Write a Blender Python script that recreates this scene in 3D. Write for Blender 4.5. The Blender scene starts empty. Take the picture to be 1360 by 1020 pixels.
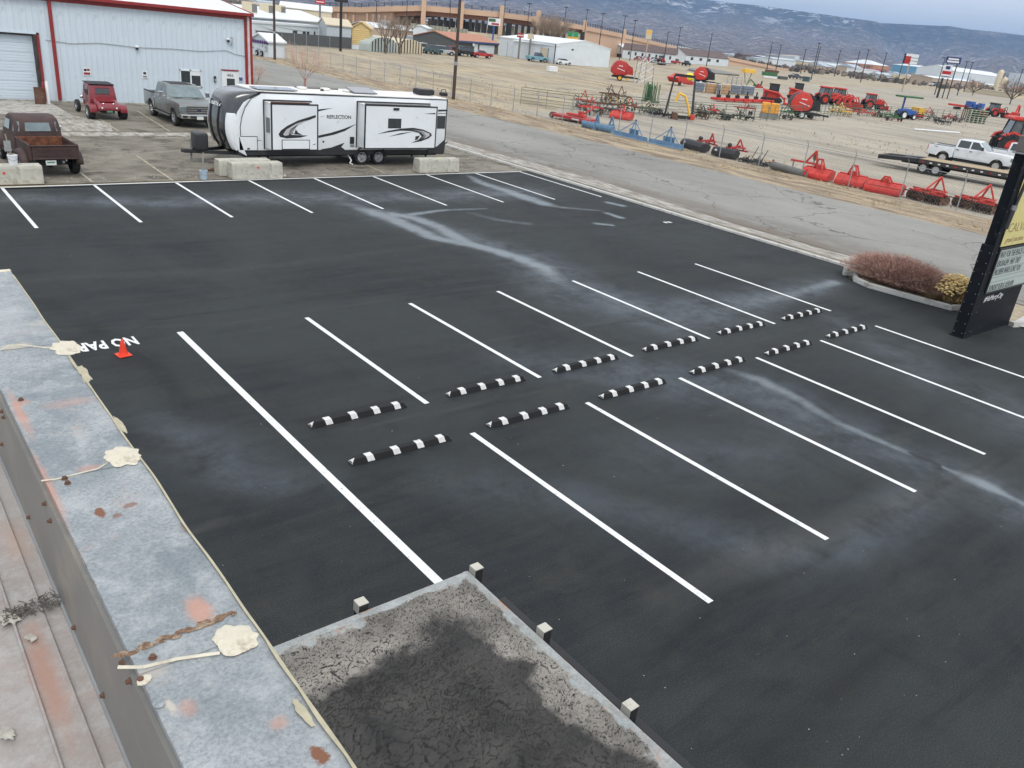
import bpy, bmesh, math, random
import numpy as np
from mathutils import Vector, Matrix, noise
random.seed(7)
rnd = random.uniform
PI = math.pi
scene = bpy.context.scene
C = scene.collection

# ---------------------------------------------------------------- camera
F_, PITCH, ROLL, YAW, CH = 1074.842, 0.412, 0.110, -0.716, 6.444
cy_, sy_ = math.cos(YAW), math.sin(YAW)
W_ = Vector((-sy_*math.cos(PITCH), cy_*math.cos(PITCH), -math.sin(PITCH)))
R0 = Vector((cy_, sy_, 0)); U0 = R0.cross(W_)
R_ = R0*math.cos(ROLL)+U0*math.sin(ROLL)
U_ = -R0*math.sin(ROLL)+U0*math.cos(ROLL)
cam_data = bpy.data.cameras.new('camera'); cam = bpy.data.objects.new('camera', cam_data); C.objects.link(cam)
m = Matrix(((R_.x, U_.x, -W_.x, 0), (R_.y, U_.y, -W_.y, 0), (R_.z, U_.z, -W_.z, CH), (0, 0, 0, 1)))
cam.matrix_world = m
cam_data.sensor_width = 36; cam_data.lens = F_/1360*36
cam_data.clip_start = 0.05; cam_data.clip_end = 40000
scene.camera = cam

# ---------------------------------------------------------------- world, sun, exposure
SUN_EL, SUN_AZ = math.radians(52), math.radians(200)
world = bpy.data.worlds.new('World'); scene.world = world; world.use_nodes = True
nt = world.node_tree; nt.nodes.clear()
def wn(t): return nt.nodes.new(t)
sky = wn('ShaderNodeTexSky'); sky.sky_type = 'NISHITA'; sky.sun_disc = False
sky.sun_elevation = SUN_EL; sky.sun_rotation = SUN_AZ
tc = wn('ShaderNodeTexCoord'); mp = wn('ShaderNodeMapping'); mp.inputs['Scale'].default_value = (1.2, 1.2, 4.5)
ns = wn('ShaderNodeTexNoise'); ns.inputs['Scale'].default_value = 2.2; ns.inputs['Detail'].default_value = 6; ns.inputs['Roughness'].default_value = .55
nt.links.new(tc.outputs['Generated'], mp.inputs[0]); nt.links.new(mp.outputs[0], ns.inputs['Vector'])
cr = wn('ShaderNodeValToRGB')
cr.color_ramp.elements[0].position = .32; cr.color_ramp.elements[0].color = (6.5, 6.8, 7.0, 1)
cr.color_ramp.elements[1].position = .66; cr.color_ramp.elements[1].color = (9.3, 9.4, 9.5, 1)
nt.links.new(ns.outputs['Fac'], cr.inputs[0])
mx = wn('ShaderNodeMixRGB'); mx.inputs[0].default_value = .92
nt.links.new(sky.outputs[0], mx.inputs[1]); nt.links.new(cr.outputs[0], mx.inputs[2])
bg = wn('ShaderNodeBackground'); bg.inputs[1].default_value = .085
nt.links.new(mx.outputs[0], bg.inputs[0])
out = wn('ShaderNodeOutputWorld'); nt.links.new(bg.outputs[0], out.inputs[0])
sl = bpy.data.lights.new('sun', 'SUN'); sl.energy = 1.0; sl.angle = math.radians(22); sl.color = (1, .97, .92)
so = bpy.data.objects.new('sun', sl); C.objects.link(so)
so.rotation_euler = (PI/2-SUN_EL, 0, PI-SUN_AZ)
vs = scene.view_settings
scene.display_settings.display_device = 'sRGB'
vs.view_transform = 'Standard'; vs.look = 'None'; vs.exposure = 0.86; vs.gamma = 1; vs.use_curve_mapping = False

# ---------------------------------------------------------------- survey: photo pixel -> point at height z
def S(px, py, z=0.0):
    d = W_+R_*((px-680)/F_)-U_*((py-510)/F_)
    t = (z-CH)/d.z
    return Vector((d.x*t, d.y*t, z))
def hz(px, py, g):      # height above the ground of a pixel, standing over ground point g
    d = W_+R_*((px-680)/F_)-U_*((py-510)/F_)
    return CH+d.z*math.hypot(g[0], g[1])/math.hypot(d.x, d.y)

# ---------------------------------------------------------------- materials
MATS = {}; M = {}
def N(t, ty, **k):
    n = t.nodes.new(ty)
    for a, b in k.items():
        if a in n.inputs: n.inputs[a].default_value = b
        else: setattr(n, a, b)
    return n
def new_mat(name):
    mt = bpy.data.materials.new(name); mt.use_nodes = True
    t = mt.node_tree; b = t.nodes['Principled BSDF']
    return mt, t, b
def rgba(c, k=1): return (min(c[0]*k, 1), min(c[1]*k, 1), min(c[2]*k, 1), 1)
def mat(name, col, rough=.6, metal=0.0, var=.18, scale=2.5, bump=.0, bscale=40, dirt=None, dirt_amt=.4, coat=0, stretch=(1, 1, 1), trans=0):
    """noise-mottled paint, optional grime colour"""
    if name in MATS: return MATS[name]
    mt, t, b = new_mat(name); L = t.links.new
    co = N(t, 'ShaderNodeTexCoord'); mp = N(t, 'ShaderNodeMapping'); mp.inputs['Scale'].default_value = stretch
    L(co.outputs['Object'], mp.inputs[0])
    n = N(t, 'ShaderNodeTexNoise', Scale=scale, Detail=6.0, Roughness=.6); L(mp.outputs[0], n.inputs['Vector'])
    r = N(t, 'ShaderNodeValToRGB'); L(n.outputs['Fac'], r.inputs[0])
    r.color_ramp.elements[0].position = .3; r.color_ramp.elements[1].position = .7
    r.color_ramp.elements[0].color = rgba(col, 1-var); r.color_ramp.elements[1].color = rgba(col, 1+var)
    src = r.outputs[0]
    if dirt:
        n2 = N(t, 'ShaderNodeTexNoise', Scale=scale*.7+1.3, Detail=9.0, Roughness=.72); L(mp.outputs[0], n2.inputs['Vector'])
        r2 = N(t, 'ShaderNodeValToRGB'); L(n2.outputs['Fac'], r2.inputs[0])
        r2.color_ramp.elements[0].position = .62-dirt_amt*.35; r2.color_ramp.elements[1].position = .72-dirt_amt*.2
        m2 = N(t, 'ShaderNodeMixRGB'); L(r2.outputs[0], m2.inputs[0]); L(src, m2.inputs[1]); m2.inputs[2].default_value = rgba(dirt)
        src = m2.outputs[0]
    L(src, b.inputs['Base Color'])
    b.inputs['Roughness'].default_value = rough; b.inputs['Metallic'].default_value = metal
    if coat: b.inputs['Coat Weight'].default_value = coat; b.inputs['Coat Roughness'].default_value = .08
    M[name] = mt
    if bump:
        n3 = N(t, 'ShaderNodeTexNoise', Scale=float(bscale), Detail=5.0); L(co.outputs['Object'], n3.inputs['Vector'])
        bp = N(t, 'ShaderNodeBump', Strength=bump, Distance=.02); L(n3.outputs['Fac'], bp.inputs['Height']); L(bp.outputs[0], b.inputs['Normal'])
    MATS[name] = mt; return mt

M['white_line'] = mat('white_line', (.72, .73, .73), .7, var=.08, scale=9, dirt=(.34, .35, .36), dirt_amt=.16)
M['rubber'] = mat('rubber', (.007, .007, .008), .8, var=.3, bump=.3)
M['reflect'] = mat('reflect', (.66, .66, .64), .5, var=.08, dirt=(.3, .29, .27), dirt_amt=.15, scale=9)
M['orange'] = mat('orange', (.78, .045, .012), .45, var=.06)
M['concrete'] = mat('concrete', (.46, .445, .38), .9, var=.16, scale=3, bump=.5, dirt=(.24, .22, .18), dirt_amt=.3)
M['concrete_l'] = mat('concrete_l', (.44, .42, .38), .9, var=.22, scale=1.4, bump=.5, dirt=(.2, .18, .15), dirt_amt=.45)
M['tyre'] = mat('tyre', (.02, .02, .021), .85, var=.2)
M['rim'] = mat('rim', (.55, .56, .58), .3, .85, var=.1)
M['chrome'] = mat('chrome', (.75, .76, .78), .15, 1, var=.05)
M['dark'] = mat('dark', (.018, .018, .02), .6, var=.25)
M['darkmetal'] = mat('darkmetal', (.05, .047, .045), .6, .3, var=.35)
M['glass'] = mat('glass', (.035, .045, .05), .08, var=.1, coat=.5)
M['glass_l'] = mat('glass_l', (.16, .21, .22), .08, var=.25, coat=.6)
M['glass_m'] = mat('glass_m', (.09, .115, .125), .08, var=.3, coat=.6)
M['red_light'] = mat('red_light', (.45, .015, .02), .25)
M['amber'] = mat('amber', (.8, .3, .03), .3)
M['lamp'] = mat('lamp', (.7, .72, .74), .15)
M['white'] = mat('white', (.72, .74, .75), .45, var=.05)
M['white_gloss'] = mat('white_gloss', (.74, .76, .78), .28, var=.04, coat=.5)
M['plate'] = mat('plate', (.62, .66, .64), .5, var=.05)
M['plate_green'] = mat('plate_green', (.10, .22, .16), .5)
M['kred'] = mat('kred', (.54, .036, .024), .5, var=.22, scale=4, dirt=(.25, .07, .045), dirt_amt=.22)
M['rred'] = mat('rred', (.42, .030, .025), .5, var=.2, dirt=(.18, .05, .035), dirt_amt=.25)
M['maroon'] = mat('maroon', (.20, .012, .020), .3, var=.12, coat=.6)
M['rust_paint'] = mat('rust_paint', (.058, .031, .028), .62, var=.25, scale=2, dirt=(.036, .020, .017), dirt_amt=.35)
M['rust_floor'] = mat('rust_floor', (.17, .065, .03), .85, var=.4, scale=6, dirt=(.07, .03, .018), dirt_amt=.5)
M['bed_grey'] = mat('bed_grey', (.16, .14, .13), .6, var=.3)
M['grey_paint'] = mat('grey_paint', (.20, .208, .205), .3, .35, var=.06, coat=.6)
M['bluesteel'] = mat('bluesteel', (.12, .23, .36), .55, var=.2, dirt=(.2, .24, .28), dirt_amt=.25)
M['steel'] = mat('steel', (.22, .22, .22), .55, .4, var=.25)
M['galv'] = mat('galv', (.36, .37, .38), .5, .5, var=.15)
M['yellow'] = mat('yellow', (.75, .44, .05), .5, var=.15)
M['green'] = mat('green', (.04, .13, .05), .55, var=.3)
M['olive'] = mat('olive', (.10, .13, .09), .6, var=.3)
M['blue'] = mat('blue', (.03, .10, .34), .45, var=.2)
M['tan'] = mat('tan', (.40, .31, .22), .8, var=.12)
M['wood'] = mat('wood', (.42, .32, .20), .8, var=.25, scale=4, stretch=(1, 8, 1), dirt=(.26, .2, .13), dirt_amt=.3)
M['pole_wood'] = mat('pole_wood', (.07, .05, .038), .9, var=.35, scale=6, stretch=(3, 3, .3), bump=.4)
M['post_wood'] = mat('post_wood', (.30, .25, .18), .85, var=.2)
M['rusty'] = mat('rusty', (.14, .07, .045), .85, var=.4, scale=5, dirt=(.08, .045, .03), dirt_amt=.4)
M['bark'] = mat('bark', (.15, .115, .09), .95, var=.3, scale=8)
M['twig'] = mat('twig', (.30, .235, .185), .95, var=.25, scale=8)
M['red_twig'] = mat('red_twig', (.36, .19, .15), .9, var=.4, scale=9)
M['pink_twig'] = mat('pink_twig', (.60, .40, .33), .9, var=.3, scale=9)
M['straw'] = mat('straw', (.74, .56, .26), .9, var=.3, scale=9)
M['straw_d'] = mat('straw_d', (.36, .26, .12), .9, var=.3, scale=9)
M['shade_cloth'] = mat('shade_cloth', (.085, .09, .092), .8, var=.12)
M['red_trim'] = mat('red_trim', (.26, .022, .022), .45, var=.12)
M['wall_white'] = mat('wall_white', (.565, .64, .70), .5, var=.04, scale=.8, dirt=(.42, .49, .53), dirt_amt=.12)
M['roof_white'] = mat('roof_white', (.70, .73, .75), .5, var=.06)
M['brown_roof'] = mat('brown_roof', (.12, .085, .08), .8, var=.25, scale=1)
M['blue_trim'] = mat('blue_trim', (.04, .07, .17), .5)

M['wall_grey'] = mat('wall_grey', (.45, .50, .53), .6, var=.06); M['wall_tan'] = mat('wall_tan', (.42, .33, .26), .8, var=.08); M['wall_cream'] = mat('wall_cream', (.58, .50, .36), .7, var=.06); M['roof_blue'] = mat('roof_blue', (.38, .44, .52), .5, var=.1)
M['salmon'] = mat('salmon', (.58, .40, .28), .85, var=.1); M['salmon_d'] = mat('salmon_d', (.30, .16, .11), .85, var=.1); M['brick'] = mat('brick', (.36, .24, .17), .9, var=.2); M['wallw'] = mat('wallw', (.62, .67, .70), .6, var=.05, scale=.5)
M['yellow_metal'] = mat('yellow_metal', (.58, .44, .20), .6, var=.08); M['orange_brick'] = mat('orange_brick', (.50, .25, .14), .85, var=.08); M['rust_roof'] = mat('rust_roof', (.42, .20, .13), .8, var=.2); M['blue_wall'] = mat('blue_wall', (.12, .33, .50), .5)

# ---------------------------------------------------------------- mesh builder
class MB:
    def __init__(s): s.v = []; s.f = []; s.mi = []; s.cur = 0; s.x = None
    def add(s, vs_, fs_):
        b = len(s.v)
        if s.x is not None: vs_ = [s.x @ Vector(p) for p in vs_]
        s.v += [tuple(p) for p in vs_]; s.f += [tuple(b+i for i in f) for f in fs_]; s.mi += [s.cur]*len(fs_)
        return s
    def box(s, x0, x1, y0, y1, z0, z1):
        return s.add([(x0, y0, z0), (x1, y0, z0), (x1, y1, z0), (x0, y1, z0), (x0, y0, z1), (x1, y0, z1), (x1, y1, z1), (x0, y1, z1)],
                     [(0, 3, 2, 1), (4, 5, 6, 7), (0, 1, 5, 4), (1, 2, 6, 5), (2, 3, 7, 6), (3, 0, 4, 7)])
    def cbox(s, c, d): return s.box(c[0]-d[0]/2, c[0]+d[0]/2, c[1]-d[1]/2, c[1]+d[1]/2, c[2]-d[2]/2, c[2]+d[2]/2)
    def hexa(s, p): # 8 corners like box order
        return s.add(p, [(0, 3, 2, 1), (4, 5, 6, 7), (0, 1, 5, 4), (1, 2, 6, 5), (2, 3, 7, 6), (3, 0, 4, 7)])
    def bar(s, a, b, w, h=None):
        a, b = Vector(a), Vector(b); h = h or w; d = (b-a).normalized()
        u = d.cross(Vector((0, 0, 1)));
        if u.length < .01: u = Vector((1, 0, 0))
        u.normalize(); n = u.cross(d).normalized(); u *= w/2; n *= h/2
        return s.hexa([a-u-n, b-u-n, b+u-n, a+u-n, a-u+n, b-u+n, b+u+n, a+u+n])
    def tube(s, a, b, r0, r1=None, n=8, cap=True):
        a, b = Vector(a), Vector(b); r1 = r0 if r1 is None else r1; d = (b-a).normalized()
        u = d.cross(Vector((0, 0, 1)))
        if u.length < .01: u = Vector((1, 0, 0))
        u.normalize(); w = d.cross(u)
        v = [a+(u*math.cos(k*2*PI/n)+w*math.sin(k*2*PI/n))*r0 for k in range(n)]+[b+(u*math.cos(k*2*PI/n)+w*math.sin(k*2*PI/n))*r1 for k in range(n)]
        f = [(k, k+n, (k+1) % n+n, (k+1) % n) for k in range(n)]
        if cap: f += [tuple(range(n)), tuple(range(2*n-1, n-1, -1))]
        return s.add(v, f)
    def path(s, pts, r, n=6):
        for a, b in zip(pts[:-1], pts[1:]): s.tube(a, b, r, r, n)
        return s
    def prism(s, poly, a, b, axis='y', taper=None):
        # poly in the plane across axis, extruded a..b ; taper(p)->p
        def P(u, v, w): return {'y': (u, w, v), 'x': (w, u, v), 'z': (u, v, w)}[axis]
        n = len(poly); v = [P(u, q, a) for u, q in poly]+[P(u, q, b) for u, q in poly]
        if taper: v = [taper(Vector(p)) for p in v]
        f = [tuple(range(n)), tuple(range(2*n-1, n-1, -1))]+[(k, k+n, (k+1) % n+n, (k+1) % n) for k in range(n)]
        return s.add(v, f)
    def lathe(s, prof, n=20, c=(0, 0, 0), axis='z'):
        v = []
        for r, h in prof:
            for k in range(n):
                a = 2*PI*k/n; x, y = r*math.cos(a), r*math.sin(a)
                p = {'z': (x, y, h), 'y': (x, h, y), 'x': (h, x, y)}[axis]
                v.append((p[0]+c[0], p[1]+c[1], p[2]+c[2]))
        f = []
        for i in range(len(prof)-1):
            for k in range(n): f.append((i*n+k, i*n+(k+1) % n, (i+1)*n+(k+1) % n, (i+1)*n+k))
        f += [tuple(range(n))[::-1], tuple(range((len(prof)-1)*n, len(prof)*n))]
        return s.add(v, f)
    def blob(s, c, r, n=10, m_=7, lo=-1.0, jit=0, p=1.0):
        v = []; f = []
        for i in range(m_+1):
            t = lo*PI/2+(PI/2-lo*PI/2)*i/m_
            for k in range(n):
                a = 2*PI*k/n; j = 1+rnd(-jit, jit)
                cx = math.copysign(abs(math.cos(a))**p, math.cos(a)); sx = math.copysign(abs(math.sin(a))**p, math.sin(a))
                ct = max(math.cos(t), 0)**p; st = math.copysign(abs(math.sin(t))**p, math.sin(t))
                v.append((c[0]+r[0]*ct*cx*j, c[1]+r[1]*ct*sx*j, c[2]+r[2]*st*j))
        for i in range(m_):
            for k in range(n): f.append((i*n+k, i*n+(k+1) % n, (i+1)*n+(k+1) % n, (i+1)*n+k))
        f.append(tuple(range(n))[::-1])
        return s.add(v, f)
    def build(s, name, mats, parent=None, smooth=False, bevel=0, seg=1, label=None, kind=None):
        me = bpy.data.meshes.new(name); me.from_pydata(s.v, [], s.f)
        if not isinstance(mats, (list, tuple)): mats = [mats]
        for q in mats: me.materials.append(M[q] if isinstance(q, str) else q)
        if len(mats) > 1: me.polygons.foreach_set('material_index', s.mi)
        bm = bmesh.new(); bm.from_mesh(me)
        bmesh.ops.recalc_face_normals(bm, faces=bm.faces)
        if bevel:
            bmesh.ops.remove_doubles(bm, verts=bm.verts, dist=1e-5)
            ed = [e for e in bm.edges if len(e.link_faces) == 2 and e.calc_face_angle(0) > .5]
            bmesh.ops.bevel(bm, geom=ed, offset=bevel, segments=seg, affect='EDGES', profile=.6, clamp_overlap=True)
        bm.to_mesh(me); bm.free()
        if smooth:
            me.polygons.foreach_set('use_smooth', [True]*len(me.polygons))
            try: me.set_sharp_from_angle(angle=math.radians(38))
            except Exception: pass
        me.update()
        o = bpy.data.objects.new(name, me); C.objects.link(o)
        if parent: o.parent = parent
        if label: o['label'] = label
        if kind: o['kind'] = kind
        return o
def tag(o, label=None, cat=None, group=None, kind=None):
    if label: o['label'] = label
    if cat: o['category'] = cat
    if group: o['group'] = group
    if kind: o['kind'] = kind
    return o
def thing(name, label, cat, loc=(0, 0, 0), rz=0, group=None):
    o = bpy.data.objects.new(name, None); C.objects.link(o); o.empty_display_size = .3
    o.location = (loc[0], loc[1], loc[2] if len(loc) > 2 else 0); o.rotation_euler = (0, 0, rz)
    return tag(o, label, cat, group)
def copy_tree(o, parent=None, loc=None, rz=None, label=None):
    c = o.copy(); C.objects.link(c); c.parent = parent
    if loc is not None: c.location = (loc[0], loc[1], loc[2] if len(loc) > 2 else o.location.z)
    if rz is not None: c.rotation_euler.z = rz
    if label: c['label'] = label
    for ch in list(o.children): copy_tree(ch, c)
    return c
def seg(a, b):          # midpoint, angle, length of the ground segment a-b
    a, b = Vector((a[0], a[1], 0)), Vector((b[0], b[1], 0)); d = b-a
    return (a+b)/2, math.atan2(d.y, d.x), d.length
def text(name, s, size, loc, rot, material, parent=None, depth=.004, align='CENTER', bold=0.0, sx=1, shear=0):
    cu = bpy.data.curves.new(name, 'FONT'); cu.body = s; cu.size = size; cu.extrude = depth; cu.align_x = align; cu.align_y = 'CENTER'
    cu.offset = bold; cu.resolution_u = 2; cu.shear = shear
    t = bpy.data.objects.new(name, cu); C.objects.link(t)
    dg = bpy.context.evaluated_depsgraph_get(); me = bpy.data.meshes.new_from_object(t.evaluated_get(dg))
    bpy.data.objects.remove(t, do_unlink=True); bpy.data.curves.remove(cu)
    me.name = name; me.materials.clear(); me.materials.append(M[material] if isinstance(material, str) else material)
    o = bpy.data.objects.new(name, me); C.objects.link(o); o.parent = parent
    o.location = loc; o.rotation_euler = rot; o.scale = (sx, 1, 1)
    return o
def sheet(name, pts, z, material, parent=None, kind='structure'):
    mb = MB(); mb.add([(p[0], p[1], z) for p in pts], [tuple(range(len(pts)))])
    o = mb.build(name, material, parent)
    if kind and not parent: o['kind'] = kind
    for p in o.data.polygons:
        if p.normal.z < 0: o.data.flip_normals(); break
    return o
# ================================================================ GROUND MATERIALS
def world_noise(t, scale, detail=6.0, rough=.6, stretch=None, dist=0.0):
    L = t.links.new; co = N(t, 'ShaderNodeTexCoord'); src = co.outputs['Object']
    if stretch:
        mp = N(t, 'ShaderNodeMapping'); mp.inputs['Scale'].default_value = stretch; L(src, mp.inputs[0]); src = mp.outputs[0]
    n = N(t, 'ShaderNodeTexNoise', Scale=float(scale), Detail=float(detail), Roughness=rough, Distortion=dist); L(src, n.inputs['Vector'])
    return n.outputs['Fac']
def ramp(t, src, stops):
    r = N(t, 'ShaderNodeValToRGB'); e = r.color_ramp.elements
    while len(e) < len(stops): e.new(.5)
    for q, (p, c) in zip(e, stops):
        q.position = p; q.color = (c, c, c, 1) if not isinstance(c, tuple) else rgba(c)
    t.links.new(src, r.inputs[0]); return r.outputs[0]
def mix(t, f, a, b, mode='MIX'):
    m_ = N(t, 'ShaderNodeMixRGB', blend_type=mode); L = t.links.new
    for i, q in enumerate((f, a, b)):
        if isinstance(q, (int, float)): m_.inputs[i].default_value = q if i == 0 else (q, q, q, 1)
        elif isinstance(q, tuple): m_.inputs[i].default_value = rgba(q)
        else: L(q, m_.inputs[i])
    return m_.outputs[0]
def bumpit(t, b, src, strength, dist=.02):
    bp = N(t, 'ShaderNodeBump', Strength=strength, Distance=dist); t.links.new(src, bp.inputs['Height']); t.links.new(bp.outputs[0], b.inputs['Normal'])
def cracks(t, scale, width, dist=.35):
    L = t.links.new; co = N(t, 'ShaderNodeTexCoord')
    n = N(t, 'ShaderNodeTexNoise', Scale=1.3, Detail=6.0); L(co.outputs['Object'], n.inputs['Vector'])
    v = N(t, 'ShaderNodeVectorMath', operation='SCALE'); L(n.outputs['Color'], v.inputs[0]); v.inputs['Scale'].default_value = dist*4
    a = N(t, 'ShaderNodeVectorMath', operation='ADD'); L(co.outputs['Object'], a.inputs[0]); L(v.outputs[0], a.inputs[1])
    vo = N(t, 'ShaderNodeTexVoronoi', feature='DISTANCE_TO_EDGE', Scale=scale); L(a.outputs[0], vo.inputs['Vector'])
    return ramp(t, vo.outputs['Distance'], [(0, 1.0), (width, 0.0)])

# --- sealed asphalt of the lot: damp / silt streaks, sky sheen painted in, come as a vertex attribute
mt, t, b = new_mat('sealed_asphalt'); L = t.links.new
big = world_noise(t, .20, 5, .6, dist=.8); mid = world_noise(t, 1.1, 9, .72, dist=.5); fine = world_noise(t, 55, 4, .7); spk = world_noise(t, 160, 2, .6)
sq = world_noise(t, 1.0, 9, .75, stretch=(.25, 1.9, 1), dist=.35); sq2 = world_noise(t, 1.0, 8, .7, stretch=(2.2, .2, 1), dist=.3)
col = mix(t, ramp(t, big, [(.38, 0.0), (.60, 1.0)]), (.0140, .0175, .0215), (.034, .0395, .0405))
col = mix(t, ramp(t, sq, [(.38, 0.0), (.66, .75)]), col, (.040, .046, .047))
col = mix(t, ramp(t, sq, [(.28, .7), (.42, 0.0)]), col, (.014, .016, .018))
col = mix(t, ramp(t, mid, [(.52, 0.0), (.66, .55)]), col, (.056, .056, .048))
col = mix(t, ramp(t, mid, [(.30, .75), (.45, 0.0)]), col, (.011, .014, .018))
col = mix(t, ramp(t, sq2, [(.28, .5), (.40, 0.0)]), col, (.015, .0165, .018))
col = mix(t, ramp(t, fine, [(.32, .65), (.6, 0.0)]), col, (.009, .010, .0115))
col = mix(t, ramp(t, fine, [(.56, 0.0), (.72, .55)]), col, (.09, .09, .087))
col = mix(t, ramp(t, spk, [(.70, 0.0), (.74, .25)]), col, (.2, .2, .19))
at = N(t, 'ShaderNodeAttribute', attribute_name='silt_sheen'); at2 = N(t, 'ShaderNodeAttribute', attribute_name='damp_sheen')
dk = N(t, 'ShaderNodeAttribute', attribute_name='seam'); jt = N(t, 'ShaderNodeAttribute', attribute_name='joint')
wn1 = world_noise(t, 1.9, 9, .75, dist=.3); wn3 = world_noise(t, .9, 9, .75, dist=.2)
sl_ = mix(t, 1.0, at.outputs['Fac'], ramp(t, wn1, [(.28, .35), (.60, 1.0)]), 'MULTIPLY')
dm_ = mix(t, 1.0, at2.outputs['Fac'], ramp(t, wn3, [(.34, .15), (.60, 1.0)]), 'MULTIPLY')
col = mix(t, dm_, col, (.032, .042, .054))  # bluish sky sheen of the damp areas, put into the base colour
col = mix(t, ramp(t, sl_, [(.10, 0.0), (.60, 1.0)]), col, (.17, .195, .215))  # pale silt residue, with the wet streaks' sky sheen painted in
col = mix(t, dk.outputs['Fac'], col, (.068, .067, .060))
col = mix(t, mix(t, 1.0, jt.outputs['Fac'], ramp(t, mid, [(.35, 0.2), (.55, 1.0)]), 'MULTIPLY'), col, (.008, .009, .010))
L(col, b.inputs['Base Color'])
rg = mix(t, dm_, ramp(t, mid, [(.3, .62), (.7, .85)]), .34)
rg = mix(t, sl_, rg, .5); L(rg, b.inputs['Roughness'])
spc = mix(t, dm_, .22, .55); L(spc, b.inputs['Specular IOR Level'])
bumpit(t, b, fine, .45, .008)
M['asphalt'] = mt

mt, t, b = new_mat('street_asphalt'); L = t.links.new
n1 = world_noise(t, .25, 6, .6, stretch=(1, .3, 1)); n2 = world_noise(t, 30, 4, .7); n3 = world_noise(t, 2.2, 8, .7)
col = mix(t, ramp(t, n1, [(.35, 0.0), (.65, 1.0)]), (.20, .195, .178), (.30, .293, .268))
col = mix(t, ramp(t, n3, [(.4, 0.0), (.75, .5)]), col, (.33, .32, .29))
col = mix(t, ramp(t, n2, [(.3, .35), (.6, 0.0)]), col, (.08, .08, .075))
crk = mix(t, 1.0, cracks(t, .19, .007, .22), ramp(t, world_noise(t, .3, 3, .5), [(.36, .25), (.50, 1.0)]), 'MULTIPLY')
crk2 = mix(t, 1.0, cracks(t, .6, .010, .16), ramp(t, world_noise(t, .16, 3, .5, stretch=(1, 1.3, 2)), [(.50, 0.0), (.60, .9)]), 'MULTIPLY')
col = mix(t, mix(t, 1.0, crk, crk2, 'LIGHTEN'), col, (.045, .043, .04))
gx = N(t, 'ShaderNodeTexCoord'); sp = N(t, 'ShaderNodeSeparateXYZ'); L(gx.outputs['Object'], sp.inputs[0])
mr = N(t, 'ShaderNodeMapRange'); L(sp.outputs[0], mr.inputs[0]); mr.inputs[1].default_value = 28.6; mr.inputs[2].default_value = 31.8; mr.inputs[3].default_value = 1; mr.inputs[4].default_value = 0
near = mix(t, 1.0, mr.outputs[0], ramp(t, world_noise(t, .55, 7, .7, stretch=(1.6, .45, 1)), [(.40, 0.0), (.52, 1.0)]), 'MULTIPLY')
col = mix(t, near, col, (.155, .125, .10))
L(col, b.inputs['Base Color']); b.inputs['Roughness'].default_value = .85; bumpit(t, b, n2, .4, .01)
M['street'] = mt

mt, t, b = new_mat('worn_lot'); L = t.links.new
n1 = world_noise(t, .35, 6, .6); n2 = world_noise(t, 22, 5, .7); n3 = world_noise(t, 1.6, 8, .72, stretch=(.5, 1, 1))
col = mix(t, ramp(t, n1, [(.35, 0.0), (.65, 1.0)]), (.125, .108, .082), (.235, .21, .165))
col = mix(t, ramp(t, n3, [(.45, 0.0), (.72, .8)]), col, (.34, .315, .265))
col = mix(t, ramp(t, world_noise(t, .8, 6, .6), [(.36, .9), (.46, 0.0)]), col, (.080, .066, .050))
col = mix(t, ramp(t, n2, [(.3, .4), (.6, 0.0)]), col, (.06, .055, .05))
col = mix(t, mix(t, 1.0, cracks(t, .5, .018, .4), ramp(t, world_noise(t, .3, 3, .5), [(.4, .1), (.55, 1.0)]), 'MULTIPLY'), col, (.05, .045, .04))
L(col, b.inputs['Base Color']); b.inputs['Roughness'].default_value = .9; bumpit(t, b, n2, .5, .012)
M['worn_lot'] = mt

mt, t, b = new_mat('dirt_ground'); L = t.links.new
n1 = world_noise(t, .05, 7, .6, stretch=(1, .45, 1)); n2 = world_noise(t, 2.2, 9, .8); n3 = world_noise(t, .35, 9, .68, stretch=(1, .3, 1), dist=.8)
col = mix(t, ramp(t, n1, [(.38, 0.0), (.62, 1.0)]), (.27, .215, .145), (.31, .28, .235))
col = mix(t, ramp(t, n3, [(.42, 0.0), (.60, .85)]), col, (.47, .385, .25))
col = mix(t, ramp(t, n3, [(.30, .9), (.42, 0.0)]), col, (.145, .108, .07))
col = mix(t, ramp(t, n2, [(.34, .55), (.5, 0.0)]), col, (.16, .13, .095))
col = mix(t, ramp(t, n2, [(.60, 0.0), (.74, .5)]), col, (.46, .43, .37))
L(col, b.inputs['Base Color']); b.inputs['Roughness'].default_value = .95; bumpit(t, b, n2, .8, .06)
M['dirt'] = mt

mt, t, b = new_mat('gravel_yard'); L = t.links.new
n1 = world_noise(t, .07, 6, .6, stretch=(1, .6, 1)); n2 = world_noise(t, 2.6, 9, .8); n3 = world_noise(t, .3, 9, .7, stretch=(1, .22, 1), dist=1)
col = mix(t, ramp(t, n1, [(.38, 0.0), (.62, 1.0)]), (.275, .245, .20), (.36, .325, .27))
col = mix(t, ramp(t, n3, [(.44, 0.0), (.60, .8)]), col, (.44, .385, .30))
col = mix(t, ramp(t, n3, [(.32, .85), (.44, 0.0)]), col, (.17, .14, .11))
col = mix(t, ramp(t, n2, [(.34, .5), (.5, 0.0)]), col, (.16, .145, .12))
col = mix(t, ramp(t, n2, [(.62, 0.0), (.74, .5)]), col, (.46, .44, .40))
L(col, b.inputs['Base Color']); b.inputs['Roughness'].default_value = .95; bumpit(t, b, n2, .8, .05)
M['yard'] = mt

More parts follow.
